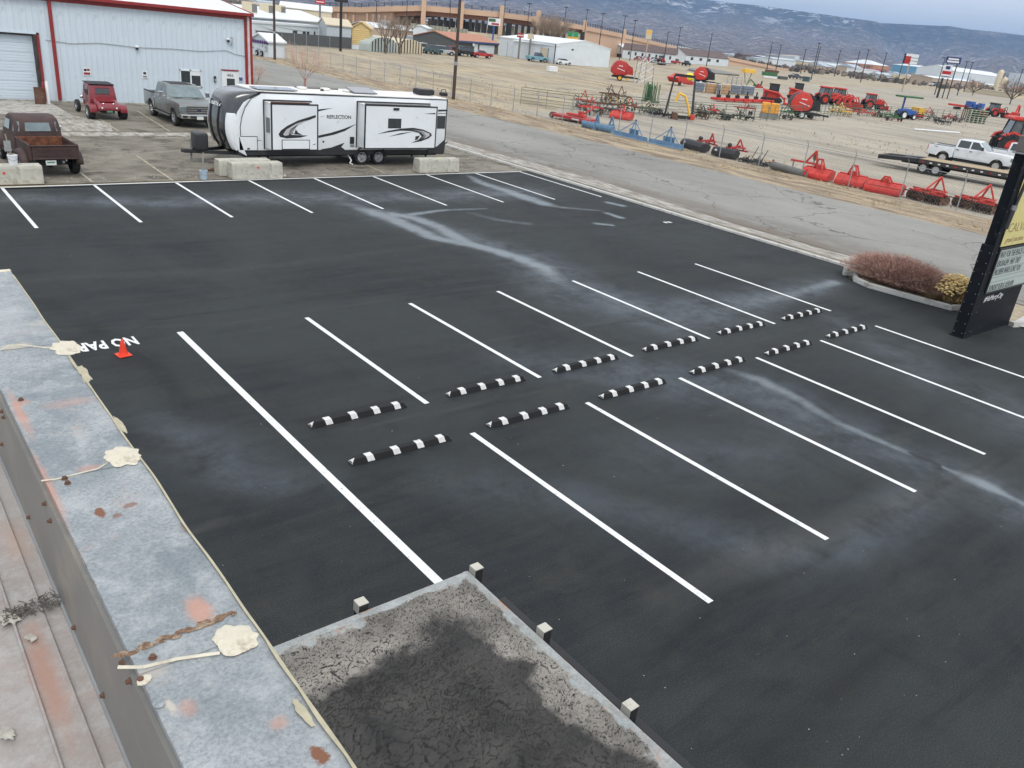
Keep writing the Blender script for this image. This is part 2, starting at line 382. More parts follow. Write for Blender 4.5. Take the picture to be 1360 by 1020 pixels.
mt, t, b = new_mat('verge_dirt'); L = t.links.new
n2 = world_noise(t, 7, 8, .75); n3 = world_noise(t, .9, 8, .7, stretch=(1.6, .28, 1), dist=.6); n4 = world_noise(t, 2.2, 6, .7)
col = mix(t, ramp(t, n3, [(.4, 0.0), (.6, 1.0)]), (.19, .14, .10), (.43, .345, .23))
col = mix(t, ramp(t, n2, [(.34, .55), (.5, 0.0)]), col, (.11, .09, .07))
col = mix(t, ramp(t, n2, [(.60, 0.0), (.72, .55)]), col, (.48, .43, .34))
L(col, b.inputs['Base Color']); b.inputs['Roughness'].default_value = .95; bumpit(t, b, n2, .9, .05)
M['verge'] = mt
M['gutter_mat'] = mat('gutter_mat', (.43, .41, .37), .9, var=.2, scale=1.2, bump=.5, dirt=(.20, .17, .14), dirt_amt=.62, stretch=(2.0, .5, 1))
M['curb_mat'] = mat('curb_mat', (.50, .49, .46), .9, var=.12, scale=1.6, bump=.4, dirt=(.24, .21, .18), dirt_amt=.25)
M['white_gravel'] = mat('white_gravel', (.52, .51, .49), .9, var=.45, scale=26, bump=1.0, bscale=30)
M['old_line'] = mat('old_line', (.45, .41, .30), .9, var=.15, dirt=(.17, .15, .12), dirt_amt=.55, scale=7)

# ================================================================ GROUND
big_pts = [(-16000, -4000), (26000, -4000), (26000, 30000), (-16000, 30000)]
tag(sheet('terrain_ground', big_pts, -.030, 'dirt'), kind='structure')
tag(sheet('gravel_yard', [(45.3, -60), (700, -60), (760, 260), (240, 150), (128, 100), (66, 70), (52, 58), (45.3, 57)], -.018, 'yard'), kind='structure')
# dealer yard lanes, field and far roads
far_edge = [(357, 78), (437, 101), (511, 118), (595, 142), (720, 172), (895, 211), (1060, 252), (1200, 287), (1292, 310)]
tag(sheet('street', [(29.0, -60), (40.4, -60)]+[(40.4, 15), (40.5, 25), (41.0, 34), (41.0, 41), (40.3, 46), (39.8, 56), (41.6, 71), (41.8, 82), (43.5, 102), (46, 170), (33, 170), (28.4, 100), (28.2, 70), (28.2, 43), (28.7, 38), (29.0, 28), (28.6, 20), (28.9, 13)], -.012, 'street'), kind='structure')
# verge between street and fence
mb = MB(); rows = []
for i in range(0, 90):
    y = -20+i*1.4; xs = [40.25, 40.9, 41.6, 42.6, 43.8, 44.8, 45.6]
    for j, x in enumerate(xs):
        off = 0 if y < 50 else min((y-50)*.03, 1.4)
        zz = -.014 if j == 0 else .02+.10*noise.noise(Vector((x*.7, y*.35, 3)))+(.05 if 0 < j < 6 else 0)
        if j == 6: zz = -.02
        mb.v.append((x+off+(.25*noise.noise(Vector((y*.3, j, 0))) if j < 2 else 0), y, zz))
for i in range(89):
    for j in range(6): mb.f.append((i*7+j, i*7+j+1, (i+1)*7+j+1, (i+1)*7+j)); mb.mi.append(0)
o = mb.build('verge', 'verge', smooth=True); tag(o, kind='structure')
# gutter, curb
tag(sheet('gutter', [(27.65, 13.2), (28.75, 13.6), (28.5, 20), (29.2, 28), (28.6, 41), (28.4, 52), (27.4, 52), (27.6, 39), (27.75, 27)], -.002, 'gutter_mat'), kind='structure')
mb = MB(); pts = [(27.0, 13.6), (27.0, 20), (27.1, 26), (27.15, 33), (27.2, 40), (27.2, 50)]
for (x0, y0), (x1, y1) in zip(pts[:-1], pts[1:]): mb.hexa([(x0-.13, y0, -.05), (x0+.13, y0, -.05), (x1+.13, y1, -.05), (x1-.13, y1, -.05), (x0-.11, y0, .07), (x0+.11, y0, .07), (x1+.11, y1-.02, .07), (x1-.11, y1-.02, .07)])
tag(mb.build('kerb', 'curb_mat'), kind='structure')
# shop forecourt behind the lot
tag(sheet('worn_forecourt', [(-40, 31.2), (27.65, 31.6), (27.55, 54.2), (-40, 54.2)], -.008, 'worn_lot'), kind='structure')
tag(sheet('dirt_strip', [(26.5, 31.5), (26.9, 13.5), (27.7, 13.5), (27.7, 31.5)], -.006, 'worn_lot'), kind='structure')
# walk / gutter crossing in front of the shop
mb = MB(); mb.hexa([(-20, 41.5, -.02), (27.4, 41.9, -.02), (27.4, 42.9, -.02), (-20, 42.5, -.02), (-20, 41.5, .03), (27.4, 41.9, .03), (27.4, 42.9, .035), (-20, 42.5, .035)])
tag(mb.build('valley_gutter', 'gutter_mat'), kind='structure')
tag(sheet('apron', [(-10, 48.2), (10.0, 48.6), (10.0, 53.9), (-10, 53.9)], .004, 'concrete_l'), kind='structure')
tag(sheet('apron_ramp', [(2, 43.0), (10.6, 43.2), (11.2, 46.0), (10.0, 48.55), (8.6, 48.5), (8.4, 44.2), (2, 44.0)], .001, 'gutter_mat'), kind='structure')
mb = MB()
for a, b_ in (((6.94, 33.3), (6.93, 31.6)), ((9.85, 36.8), (9.65, 31.5)), ((13.9, 51), (13.3, 43.3)), ((11.2, 51), (10.9, 43.4)), ((13.5, 35.5), (13.35, 31.6)), ((19.2, 35), (18.9, 31.7)), ((16.6, 51), (16.2, 43.3))):
    mb.hexa([(a[0]-.05, a[1], .001), (a[0]+.05, a[1], .001), (b_[0]+.05, b_[1], .001), (b_[0]-.05, b_[1], .001), (a[0]-.05, a[1], .004), (a[0]+.05, a[1], .004), (b_[0]+.05, b_[1], .004), (b_[0]-.05, b_[1], .004)])
tag(mb.build('faded_line', 'old_line'), kind='structure')

# --- the sealed parking lot as a fine grid with attributes for silt / damp and their painted sheen
x0, x1, y0, y1 = -14.0, 32.0, -14.0, 31.32; st = .10
nx = int((x1-x0)/st)+1; ny = int((y1-y0)/st)+1
gx_, gy_ = np.meshgrid(np.linspace(x0, x1, nx), np.linspace(y0, y1, ny))
X = gx_.ravel(); Y = gy_.ravel()
Y = np.where(Y > 31.0, 31.1+(X-4)*.0175*1.0+(Y-31.32), Y)
edge = np.interp(Y, [-20, 0, 5.0, 7.4, 8.8, 13.0, 14, 20, 25.8, 40], [60, 60, 32, 27.0, 25.6, 25.6, 26.9, 26.88, 26.98, 26.98])
XX = np.minimum(X, edge)
def polydist(pts):
    P = np.stack([XX, Y], 1); best = np.full(len(P), 1e9); wid = np.zeros(len(P)); inten = np.zeros(len(P))
    for a, b2 in zip(pts[:-1], pts[1:]):
        pa = np.array(S(a[0], a[1])[:2]); pb = np.array(S(b2[0], b2[1])[:2]); d = pb-pa
        tt = np.clip(((P-pa)@d)/(d@d), 0, 1); q = pa+tt[:, None]*d; r = np.hypot(*(P-q).T)
        w = a[2]+(b2[2]-a[2])*tt; k = a[3]+(b2[3]-a[3])*tt; rr = r/w
        up = rr < best; best = np.where(up, rr, best); inten = np.where(up, k, inten)
    return np.exp(-(best**2)*1.2)*inten
wob = np.array([noise.noise(Vector((a*.8, b2*.8, 0))) for a, b2 in zip(X[::1], Y[::1])]) if False else 0
silt_sheen = np.zeros(len(X)); damp_sheen = np.zeros(len(X)); seam = np.zeros(len(X))
for p in [[(455, 268, .3, .1), (480, 277, .45, .5), (508, 286, .5, .9), (520, 290, .4, .9), (548, 303, .35, .95), (580, 317, .33, 1), (622, 324, .33, 1), (658, 333, .33, .95), (692, 344, .36, .9), (722, 356, .4, .75), (736, 368, .4, .5), (748, 380, .5, .15)],
          [(512, 287, .3, .9), (545, 285, .22, .8), (590, 279, .15, .7), (645, 277, .1, .5)],
          [(520, 284, .3, .8), (552, 290, .34, .9), (580, 300, .33, .9), (600, 312, .36, .9), (622, 324, .3, .9)],
          [(622, 233, .2, .4), (640, 243, .35, .8), (672, 253, .4, .8), (700, 263, .5, 1), (724, 271, .45, .8), (742, 275, .25, .5), (800, 280, .12, .4)],
          [(808, 269, .2, .9), (826, 273, .22, 1)], [(806, 283, .18, .8), (824, 289, .2, 1)], [(792, 297, .18, .8), (812, 299, .16, .9)],
          [(625, 283, .3, .2), (660, 292, .3, .35), (700, 297, .35, .3)],
          [(960, 490, .25, .2), (1010, 505, .25, .6), (1060, 530, .2, .55), (1110, 560, .16, .5), (1160, 582, .12, .6), (1205, 601, .1, .55)],
          [(1255, 622, .06, .7), (1290, 636, .2, .9), (1315, 647, .2, .95), (1340, 660, .1, .6), (1362, 670, .12, .7)],
          [(1000, 402, .4, .25), (1042, 394, .35, .35), (1070, 385, .25, .35), (1108, 375, .28, .75)],
          [(745, 380, .8, .12), (800, 400, 1.4, .16), (860, 430, 1.2, .14), (930, 460, .8, .12)],
          [(700, 430, .4, .14), (760, 440, .5, .12)]]:
    silt_sheen = np.maximum(silt_sheen, polydist(p))
for p in [[(0, 262, .8, .9), (200, 270, 1.0, .9), (380, 262, 1.2, 1), (520, 262, 1.2, 1), (700, 255, 1.2, .8)],
          [(460, 270, 1, .9), (560, 300, 1, .8), (700, 340, 1.1, .8), (770, 390, 1.6, 1), (880, 420, 1.6, 1), (1000, 400, 1, .9), (1110, 375, .6, .8)],
          [(700, 480, 1, .5), (850, 500, 1.3, .9), (1000, 520, 1.3, .9), (1150, 590, 1.0, .9), (1300, 640, .9, .9), (1360, 680, .9, .9)],
          [(200, 560, .5, .6), (280, 600, .7, .9), (330, 640, .6, .9), (420, 640, .5, .5)],
          [(600, 640, .6, .5), (760, 660, .6, .6), (900, 700, .7, .6), (1000, 730, .7, .8), (1120, 730, .5, .8), (1250, 640, .6, .8)],
          [(860, 610, 1, .5), (1020, 600, 1, .5)], [(1100, 420, .7, .4), (1250, 500, 1.5, .6), (1360, 560, 1.5, .6)]]:
    damp_sheen = np.maximum(damp_sheen, polydist(p))
seam = np.maximum(polydist([(252, 706, .05, .8), (290, 694, .055, .9), (320, 686, .05, .5), (352, 680, .04, .1)]), 0)
for a in [[(0, 442, .05, .2), (300, 430, .05, .3), (560, 392, .05, .25), (900, 345, .05, .2)], [(440, 575, .05, .35), (640, 535, .05, .35), (830, 498, .05, .2), (1130, 420, .06, .1)],
          [(860, 800, .2, .25), (1000, 740, .3, .35), (1130, 690, .3, .3), (1360, 600, .2, .2)], [(0, 372, .25, .25), (300, 360, .3, .22), (620, 320, .2, .1)], [(560, 468, .03, .3), (820, 425, .03, .3), (960, 405, .03, .2)]]:
    seam = np.maximum(seam, polydist(a))
joint = np.zeros(len(X))
for a in [[(855, 885, .12, .4), (960, 800, .16, .6), (1060, 760, .12, .5), (1160, 690, .06, .6), (1360, 590, .05, .5)], [(1120, 720, .03, .5), (1250, 655, .03, .6), (1360, 600, .03, .5)], [(540, 395, .05, .4), (560, 420, .04, .1)],
          [(200, 425, .06, .5), (360, 405, .05, .4), (700, 355, .05, .3)], [(650, 470, .03, .6), (760, 440, .03, .6), (980, 400, .025, .5)], [(400, 560, .12, .5), (620, 510, .06, .5), (900, 440, .04, .4), (1100, 400, .04, .3)],
          [(1000, 1000, .3, .35), (1130, 900, .25, .5), (1200, 850, .2, .3)], [(700, 1010, .5, .3), (860, 880, .3, .3)], [(0, 250, .12, .7), (690, 231, .12, .7)], [(120, 560, .35, .5), (250, 600, .3, .5), (330, 700, .4, .4)], [(60, 400, .3, .4), (200, 480, .25, .5), (260, 560, .25, .4)]]:
    joint = np.maximum(joint, polydist(a))
me = bpy.data.meshes.new('parking_lot')
idx = np.arange(nx*ny).reshape(ny, nx)
fc = np.stack([idx[:-1, :-1], idx[:-1, 1:], idx[1:, 1:], idx[1:, :-1]], -1).reshape(-1, 4)
me.from_pydata(np.stack([XX, Y, np.zeros(len(X))], 1).tolist(), [], fc.tolist())
for nm, arr in (('silt_sheen', silt_sheen), ('damp_sheen', damp_sheen), ('seam', seam), ('joint', joint)):
    at_ = me.attributes.new(nm, 'FLOAT', 'POINT'); at_.data.foreach_set('value', arr.astype(np.float32))
me.materials.append(M['asphalt']); me.update()
lot = bpy.data.objects.new('parking_lot', me); C.objects.link(lot); lot['kind'] = 'structure'

# painted lines, each its own piece of the lot
def line(x0_, y0_, x1_, y1_, w):
    a = Vector((x0_, y0_, 0)); b2 = Vector((x1_, y1_, 0)); d = (b2-a).normalized(); n_ = Vector((-d.y, d.x, 0))*w/2
    mb = MB(); K = 14; k0 = rnd(0, 99)
    for i in range(K+1):
        p = a.lerp(b2, i/K); e = 1+.06*noise.noise(Vector((k0+i*.9, 0, 0)))
        mb.v += [tuple(p-n_*e+Vector((0, 0, .004))), tuple(p+n_*e+Vector((0, 0, .004)))]
    for i in range(K): mb.f.append((i*2, i*2+2, i*2+3, i*2+1)); mb.mi.append(0)
    return mb.build('painted_line', 'white_line', lot)
line(4.93, 16.3, 4.97, 4.2, .13)
for i in range(6): line(7.671+2.74*i, 16.12, 7.671+2.74*i, 11.12, .105)
for i in range(6): line(7.723+2.74*i, 9.78, 7.723+2.74*i, 4.55, .105)
for i in range(9): line(4.08+2.778*i, 31.0+i*.045, 4.05+2.778*i, 25.56, .10)
line(-14, 30.84, 26.45, 31.46, .10)
o = text('lettering', 'NO PARKING', .60, (4.06, 16.20, .004), (0, 0, PI), 'white_line', lot, depth=.0012, align='LEFT', bold=.020, sx=.50)
# monitoring well cover
w_ = thing('well_cover', 'small round well cover with two white wedges set in the asphalt near the street kerb', 'manhole cover', (25.4, 20.9, .0))
MB().lathe([(.24, .001), (.24, .012), (.0, .012)], 20).build('ring', 'dark', w_)
for s_ in (-1, 1): MB().prism([(s_*.04, -.1), (s_*.19, -.12), (s_*.19, .06), (s_*.04, .09)], .0125, .016, 'z').build('cover_plate', 'reflect', w_)
mb = MB(); tp_ = [S(*q) for q in ((1205, 600), (1218, 605), (1232, 610), (1250, 619))]
for k_, (a, b_) in enumerate(zip(tp_[:-1], tp_[1:])):
    n_ = Vector((-(b_-a).y, (b_-a).x, 0)).normalized(); w0, w1 = (.01, .05, .035, .01)[k_], (.01, .05, .035, .01)[k_+1]
    mb.add([a-n_*w0+Vector((0, 0, .003)), b_-n_*w1+Vector((0, 0, .003)), b_+n_*w1+Vector((0, 0, .003)), a+n_*w0+Vector((0, 0, .003))], [(0, 1, 2, 3)])
tag(mb.build('tar_patch', 'dark'), kind='structure')
# loose grit on the lot
mb = MB()
for i in range(150):
    p = S(rnd(60, 1350), rnd(260, 1010)); r_ = rnd(.004, .010)
    if p.x > 24 or p.y > 31: continue
    mb.blob((p.x, p.y, .003), (r_, r_, r_*.7), 4, 2)
tag(mb.build('grit', 'concrete_l'), 'pale specks of loose grit scattered over the black parking lot', 'grit', kind='stuff')

# ================================================================ WHEEL STOPS
def wheel_stop(label, loc):
    r = thing('wheel_stop', label, 'wheel stop', loc, 0, 'rubber wheel stops in the parking lot')
    Lh, w0, w1, hh = .93, .085, .050, .10
    def sect(x, k=1.0, g=0): return [(x, -w0-g, 0), (x, w0+g, 0), (x, w1+g, hh*k+g), (x, -w1-g, hh*k+g)]
    xs = [(-Lh, .30), (-Lh+.075, 1), (Lh-.075, 1), (Lh, .30)]
    mb = MB(); v = []
    for x, k in xs: v += sect(x, k)
    f = [(0, 1, 2, 3), (15, 14, 13, 12)]
    for i in range(3):
        for q in range(4): f.append((i*4+q, i*4+(q+1) % 4, (i+1)*4+(q+1) % 4, (i+1)*4+q))
    mb.add(v, f).build('rubber_body', 'rubber', r, bevel=.003)
    def band(a, b_):
        g = .0016; A = sect(a, 1, g); B = sect(b_, 1, g); A[0] = (a+.025, -w0*.93-g, .014); B[0] = (b_+.025, -w0*.93-g, .014); A[1] = (a-.025, w0*.93+g, .014); B[1] = (b_-.025, w0*.93+g, .014)
        MB().add(A+B, [(0, 4, 7, 3), (3, 7, 6, 2), (2, 6, 5, 1), (0, 3, 2, 1), (4, 5, 6, 7)]).build('reflector', 'reflect', r)
    for c in (.165, .42, .66, .885): band(-Lh+c*2*Lh-.062, -Lh+c*2*Lh+.062)
    for s_ in (-1, 1): MB().add([(s_*(Lh+.001), -w0*.8, .028), (s_*(Lh+.001), w0*.8, .028), (s_*(Lh-.07), 0, hh*.93+.006), (s_*(Lh-.04), 0, .03)], [(0, 1, 2), (0, 2, 3), (1, 3, 2), (0, 3, 1)]).build('end_reflector', 'reflect', r)
    return r
words = ['nearest the camera', 'second from the camera', 'third from the camera', 'fourth from the camera', 'fifth from the camera', 'farthest, closest to the shrub island']
w0_ = None
for row, (xx, yy) in enumerate(((5.44+.915, 11.225), (5.41+.915, 9.81))):
    for i in range(6):
        lb = 'black and white rubber wheel stop in the %s row, %s' % (('far', 'near')[row], words[i])
        loc = (xx+2.74*i+rnd(-.03, .03), yy+rnd(-.03, .03), .002)
        if w0_ is None: w0_ = wheel_stop(lb, loc)
        else: copy_tree(w0_, None, loc, rnd(-.012, .012), lb)

# cone
r = thing('traffic_cone', 'small orange plastic traffic cone standing by the NO PARKING lettering', 'traffic cone', (3.62, 15.5, .004), .15)
r.scale = (.88, .88, .88)
MB().box(-.14, .14, -.14, .14, 0, .028).build('base', 'orange', r, bevel=.012)
MB().lathe([(.10, .028), (.092, .045), (.058, .21), (.026, .36), (.022, .365), (.018, .36), (.0, .34)], 20).build('cone_body', 'orange', r, smooth=True)

# ================================================================ CONCRETE BLOCKS AND BUCKETS
def block(label, x, y, Lx, rz=0, h_=.62):
    r = thing('concrete_barrier', label, 'concrete barrier', (x, y, 0), rz, 'concrete blocks along the lot edge')
    mb = MB(); mb.prism([(-.30, 0), (.30, 0), (.30, .1), (.27, h_-.1), (.24, h_), (-.24, h_), (-.27, h_-.1), (-.30, .1)], -Lx/2, Lx/2, 'x')
    mb.build('block_body', 'concrete', r, bevel=.02)
    return r
r = block('long grey concrete barrier at the far left carrying a white bucket', 4.15, 31.75, 2.5)
MB().lathe([(.04, 0), (.04, .01), (0, .01)], 10, (.1, -.305, .4), 'y').build('orange_mark', 'orange', r)
r.children[-1].rotation_euler = (0, 0, 0)
r = block('pale concrete barrier in front of the trailer nose with an orange dot', 12.88, 31.62, 2.05)
MB().lathe([(.035, 0), (.035, .01), (0, .01)], 10, (0, -.295, .45), 'y').build('orange_mark', 'orange', r)
block('concrete barrier mostly hidden behind the one with the orange dot', 12.65, 32.3, 2.1)
r = block('mossy pale concrete barrier by the trailer rear with a yellow paint mark', 21.7, 31.95, 2.2)
MB().blob((.1, 0, .62), (.13, .07, .006), 9, 3, 0, .2).build('yellow_mark', mat('ymark', (.6, .6, .05)), r)
MB().blob((0, 0, .0), (.09, .07, .09), 8, 4, 0, .2).build('rubble_lump', 'concrete')
tag(bpy.data.objects['rubble_lump'], 'pale lump of broken concrete beside the barrier near the trailer nose', 'rubble').location = (14.15, 31.75, 0)
def bucket(label, x, y, z, col, stick):
    r = thing('bucket', label, 'bucket', (x, y, z))
    MB().lathe([(.0, 0), (.125, 0), (.15, .30), (.158, .30), (.158, .33), (.15, .34), (.14, .34), (.12, .05), (0, .05)], 18).build('bucket_body', col, r, smooth=True)
    MB().path([(-.158, 0, .3), (-.12, -.1, .2), (0, -.16, .16), (.12, -.1, .2), (.158, 0, .3)], .005, 5).build('handle', 'steel', r)
    if stick: MB().tube((0, 0, .05), (stick, 0, 1.0), .022, .022, 7).build('stake', 'post_wood', r)
    return r
M['pale_blue'] = mat('pale_blue', (.36, .45, .53), .5, var=.08)
b1 = bucket('white plastic bucket holding a wooden stake and sign, on the left barrier', S(18, 219, .625).x, S(18, 219, .625).y, .622, 'white', -.12)
MB().cbox((-.1, -.03, .62), (.2, .012, .34)).build('sign_board', mat('grey_sign', (.30, .31, .31), .5), b1)
b1 = bucket('pale blue bucket with a post standing in it beside the trailer hitch', 10.83, 31.6, 0, 'pale_blue', .03)
MB().tube((0, 0, .05), (0, 0, .85), .03, .03, 7).build('post', 'galv', b1)

# dry tufts and stones: verge, fence line, field
mb = MB(); ms = MB()
def tuft(x, y, z, h, n_):
    for _ in range(n_):
        a = rnd(0, 6.28); r0 = rnd(0, h*.5); px_, py_ = x+r0*math.cos(a), y+r0*math.sin(a); b_ = rnd(0, 6.28); w = h*.10; e = (px_+h*.5*math.cos(b_), py_+h*.5*math.sin(b_), z+h*rnd(.5, 1))
        mb.add([(px_-w*math.sin(b_), py_+w*math.cos(b_), z), (px_+w*math.sin(b_), py_-w*math.cos(b_), z), e], [(0, 1, 2)])
for i in range(5200):
    y = 5+95*rnd(0, 1)**1.4; q = rnd(0, 1); x = 41.2+(6.5 if q > .55 else 4.3)*rnd(0, 1); cl = noise.noise(Vector((x*.5, y*.25, 8)))
    if cl < -.12: continue
    if random.random() < .72: mb.cur = random.choice((0, 0, 1)); tuft(x+max(y-62, 0)*.022, y, .03, rnd(.05, .20), 5)
    else: r_ = rnd(.015, .06); ms.blob((x, y, .03), (r_, r_*rnd(.6, 1.2), r_*.6), 5, 2, -.5, .2)
for i in range(5200):
    p = S(rnd(360, 1360), rnd(96, 235)); 
    if p.x < 47 or p.length > 190: continue
    if noise.noise(Vector((p.x*.06, p.y*.03, 2))) < -.08: continue
    mb.cur = random.choice((0, 1, 1)); tuft(p.x, p.y, -.01, rnd(.08, .30), 4)
tag(mb.build('dry_grass', ['straw_d', mat('dead_grass', (.44, .36, .23), .95, var=.3)]), 'dry straw coloured grass tufts along the street verge and over the bare field', 'grass', kind='stuff')
tag(ms.build('verge_stones', 'concrete_l'), 'small pale stones scattered along the dirt verge', 'stones', kind='stuff')
mb = MB()
for i in range(700):
    x, y = rnd(-2, 27), (rnd(31.5, 32.6) if i % 2 else rnd(31.6, 52)); r_ = rnd(.01, .035)
    if abs(x-12.9) < 1.2 and y < 32.7: continue
    mb.blob((x, y, 0), (r_, r_, r_*.5), 5, 2, -.3, .2)
tag(mb.build('forecourt_gravel', 'concrete_l'), 'loose gravel crumbs scattered on the worn shop forecourt', 'gravel', kind='stuff')
# ================================================================ OWN ROOF: parapet, inner wall, roof sheets, canopy
def spots_mat(name, base1, base2, spots, rough=.5, metal=.35, fine_amt=.3, wear=None):
    """mottled sheet metal with stains of their own shape at fixed places: spots = (x, y, rx, ry, colour, noise)"""
    mt, t, b = new_mat(name); L = t.links.new
    co = N(t, 'ShaderNodeTexCoord'); o_ = co.outputs['Object']
    n1 = world_noise(t, 1.6, 8, .65, dist=.4); n2 = world_noise(t, 95, 5, .75); n3 = world_noise(t, 5.5, 9, .78); n4 = world_noise(t, 9, 9, .8)
    col = mix(t, ramp(t, n1, [(.38, 0.0), (.62, 1.0)]), base1, base2)
    col = mix(t, ramp(t, n2, [(.35, fine_amt), (.58, 0.0)]), col, tuple(c*.55 for c in base1))
    col = mix(t, ramp(t, n4, [(.48, 0.0), (.66, .6)]), col, (.50, .52, .52))
    col = mix(t, ramp(t, n4, [(.30, .6), (.42, 0.0)]), col, tuple(c*.72 for c in base1))
    col = mix(t, ramp(t, n3, [(.57, 0.0), (.70, .55)]), col, (.48, .34, .29))
    if wear: col = mix(t, ramp(t, n3, [(.28, .8), (.36, 0.0)]), col, wear)
    nz = N(t, 'ShaderNodeTexNoise', Scale=16.0, Detail=9.0, Roughness=.75); L(o_, nz.inputs['Vector'])
    for (x, y, rx, ry, c, k, nn, amt) in spots:
        mp = N(t, 'ShaderNodeMapping'); L(o_, mp.inputs[0]); mp.vector_type = 'POINT'
        mp.inputs['Location'].default_value = (-x/rx, -y/ry, 0); mp.inputs['Scale'].default_value = (1/rx, 1/ry, 0)
        ln = N(t, 'ShaderNodeVectorMath', operation='LENGTH'); L(mp.outputs[0], ln.inputs[0])
        ad = N(t, 'ShaderNodeMath', operation='MULTIPLY_ADD'); L(nz.outputs['Fac'], ad.inputs[0]); nn *= 2.4; ad.inputs[1].default_value = nn; L(ln.outputs['Value'], ad.inputs[2])
        hf = N(t, 'ShaderNodeMath', operation='MULTIPLY'); L(ad.outputs[0], hf.inputs[0]); hf.inputs[1].default_value = .3
        f = ramp(t, hf.outputs[0], [(max(.5*nn+.62-k, 0)*.3, amt), ((.5*nn+.62+k)*.3, 0.0)])
        col = mix(t, f, col, c)
    L(col, b.inputs['Base Color']); b.inputs['Roughness'].default_value = rough; b.inputs['Metallic'].default_value = metal
    bumpit(t, b, n2, .25, .003)
    return mt
RUST = (.20, .085, .045); PINK = (.50, .27, .20); ORG = (.45, .2, .1)
def sp(px, py, rx, ry, c, k=.2, nn=.5, amt=.85, z=5.0):
    p = S(px, py, z); return (p.x, p.y, rx, ry, c, k, nn, amt)
cap_spots = [sp(62, 648, .026, .30, PINK, .4, .5, .9), sp(142, 858, .022, .24, PINK, .4, .5, .9), sp(27, 550, .022, .25, PINK, .4, .5, .8), sp(95, 735, .02, .3, PINK, .4, .5, .9), sp(330, 800, .02, .05, (.5, .4, .3), .3, .7, .7), sp(150, 540, .05, .03, PINK, .3, .7, .5), sp(245, 700, .02, .04, RUST, .15, 1.0, .5), sp(125, 800, .02, .05, (.12, .08, .07), .12, 1.4, .9), sp(105, 750, .02, .04, (.14, .08, .07), .12, 1.4, .8), sp(155, 685, .02, .02, RUST, .1, 1.4, .7), sp(370, 960, .03, .03, PINK, .3, .7, .6), sp(225, 935, .015, .05, (.55, .5, .42), .2, 1.0, .8), sp(60, 430, .1, .06, (.47, .44, .38), .3, .7, .6), sp(133, 681, .022, .05, RUST, .12, .9, 1), sp(170, 672, .03, .02, RUST, .1, 1.0, .7), sp(118, 633-10, .05, .025, PINK, .3, .5, .6), sp(265, 812, .045, .09, PINK, .25, .5, .85),
             sp(115, 775, .028, .09, (.16, .09, .08), .12, 1.1, .85), sp(72, 690, .02, .35, PINK, .3, .5, .6), sp(425, 1003, .03, .04, RUST, .1, .9, 1), sp(210, 995, .03, .05, PINK, .3, .5, .6), sp(250, 940, .03, .04, PINK, .3, .5, .5),
             sp(190, 900, .08, .035, (.40, .37, .33), .2, .5, .8), sp(22, 461, .08, .05, (.55, .47, .34), .25, .6, .6), sp(30, 535, .035, .035, PINK, .3, .4, .6), sp(95, 535, .12, .05, PINK, .4, .5, .4), sp(5, 420, .1, .5, (.42, .42, .42), .5, .5, .4)]
M['cap_metal'] = spots_mat('cap_metal', (.215, .245, .265), (.41, .43, .44), cap_spots, .5, .2, .6)
M['roof_metal'] = spots_mat('roof_metal', (.33, .29, .265), (.40, .36, .34), [sp(62, 900, .05, .35, (.42, .24, .18), .35, .5, .8, 4.55), sp(20, 720, .06, .2, (.46, .33, .27), .4, .5, .6, 4.55), sp(5, 650, .2, .3, (.38, .36, .34), .4, .5, .6, 4.55)], .55, .15, .2, wear=(.26, .25, .24))
M['inner_metal'] = mat('inner_metal', (.22, .215, .20), .5, .2, var=.12, scale=1.5, dirt=(.30, .27, .23), dirt_amt=.3)
M['caulk'] = mat('caulk', (.62, .57, .46), .85, var=.14, scale=14, bump=.25, bscale=60, dirt=(.36, .31, .24), dirt_amt=.3)
M['flake'] = mat('flake', (.42, .38, .27), .8, var=.15, scale=20)
M['brown_edge'] = mat('brown_edge', (.20, .12, .075), .85, var=.35, scale=25, dirt=(.5, .42, .32), dirt_amt=.4)
M['stucco'] = mat('stucco', (.38, .36, .32), .9, var=.1, bump=.4)

bld = thing('roof_parapet', 'long grey galvanised metal parapet with rust and white sealant patches at lower left', 'parapet wall')
PX0, PX1, PY, PZ = .335, .615, 4.86, 5.0
mb = MB(); mb.box(PX0+.02, PX1-.02, -3, PY-.02, 0, PZ-.03); mb.box(-9, PX0+.02, PY-.30, PY-.02, 0, PZ-.03)
mb.build('wall', 'stucco', bld)
# cap in sheets, edges slightly waved; joins lapped
yj = [-3.0, .90, 2.02, 3.46, PY]
yj = [-3.0, S(215, 880, 5).y, S(50, 640, 5).y, S(5, 465, 5).y, PY]
for i in range(4):
    ya, yb = yj[i], yj[i+1]; K = max(int((yb-ya)/.09), 4); mb = MB(); zo = .0015*i
    nxp = 7
    for j in range(K+1):
        y = ya-.015+(yb-ya+.015)*j/K
        wv = .006*noise.noise(Vector((1, y*3.1, 0)))
        row = [(PX1+wv, y, PZ-.05), (PX1+.004+wv, y, PZ+zo-.003)]
        for q in range(nxp):
            x = PX1-.002-(PX1-PX0)*q/(nxp-1)
            row.append((x+(wv if q == 0 else 0), y, PZ+zo+.0035*noise.noise(Vector((x*6, y*2.3, 1.5)))))
        row += [(PX0-.003, y, PZ+zo-.006), (PX0+.002, y, PZ-.04)]
        mb.v += row
    n_ = nxp+4
    for j in range(K):
        for q in range(n_-1): mb.f.append((j*n_+q, j*n_+q+1, (j+1)*n_+q+1, (j+1)*n_+q)); mb.mi.append(0)
    mb.build('cap_sheet', 'cap_metal', bld, smooth=True)
mb = MB(); mb.box(-9, PX0-.002, PY-.29, PY, PZ-.04, PZ+.004); mb.build('cap_sheet', 'cap_metal', bld, bevel=.004)
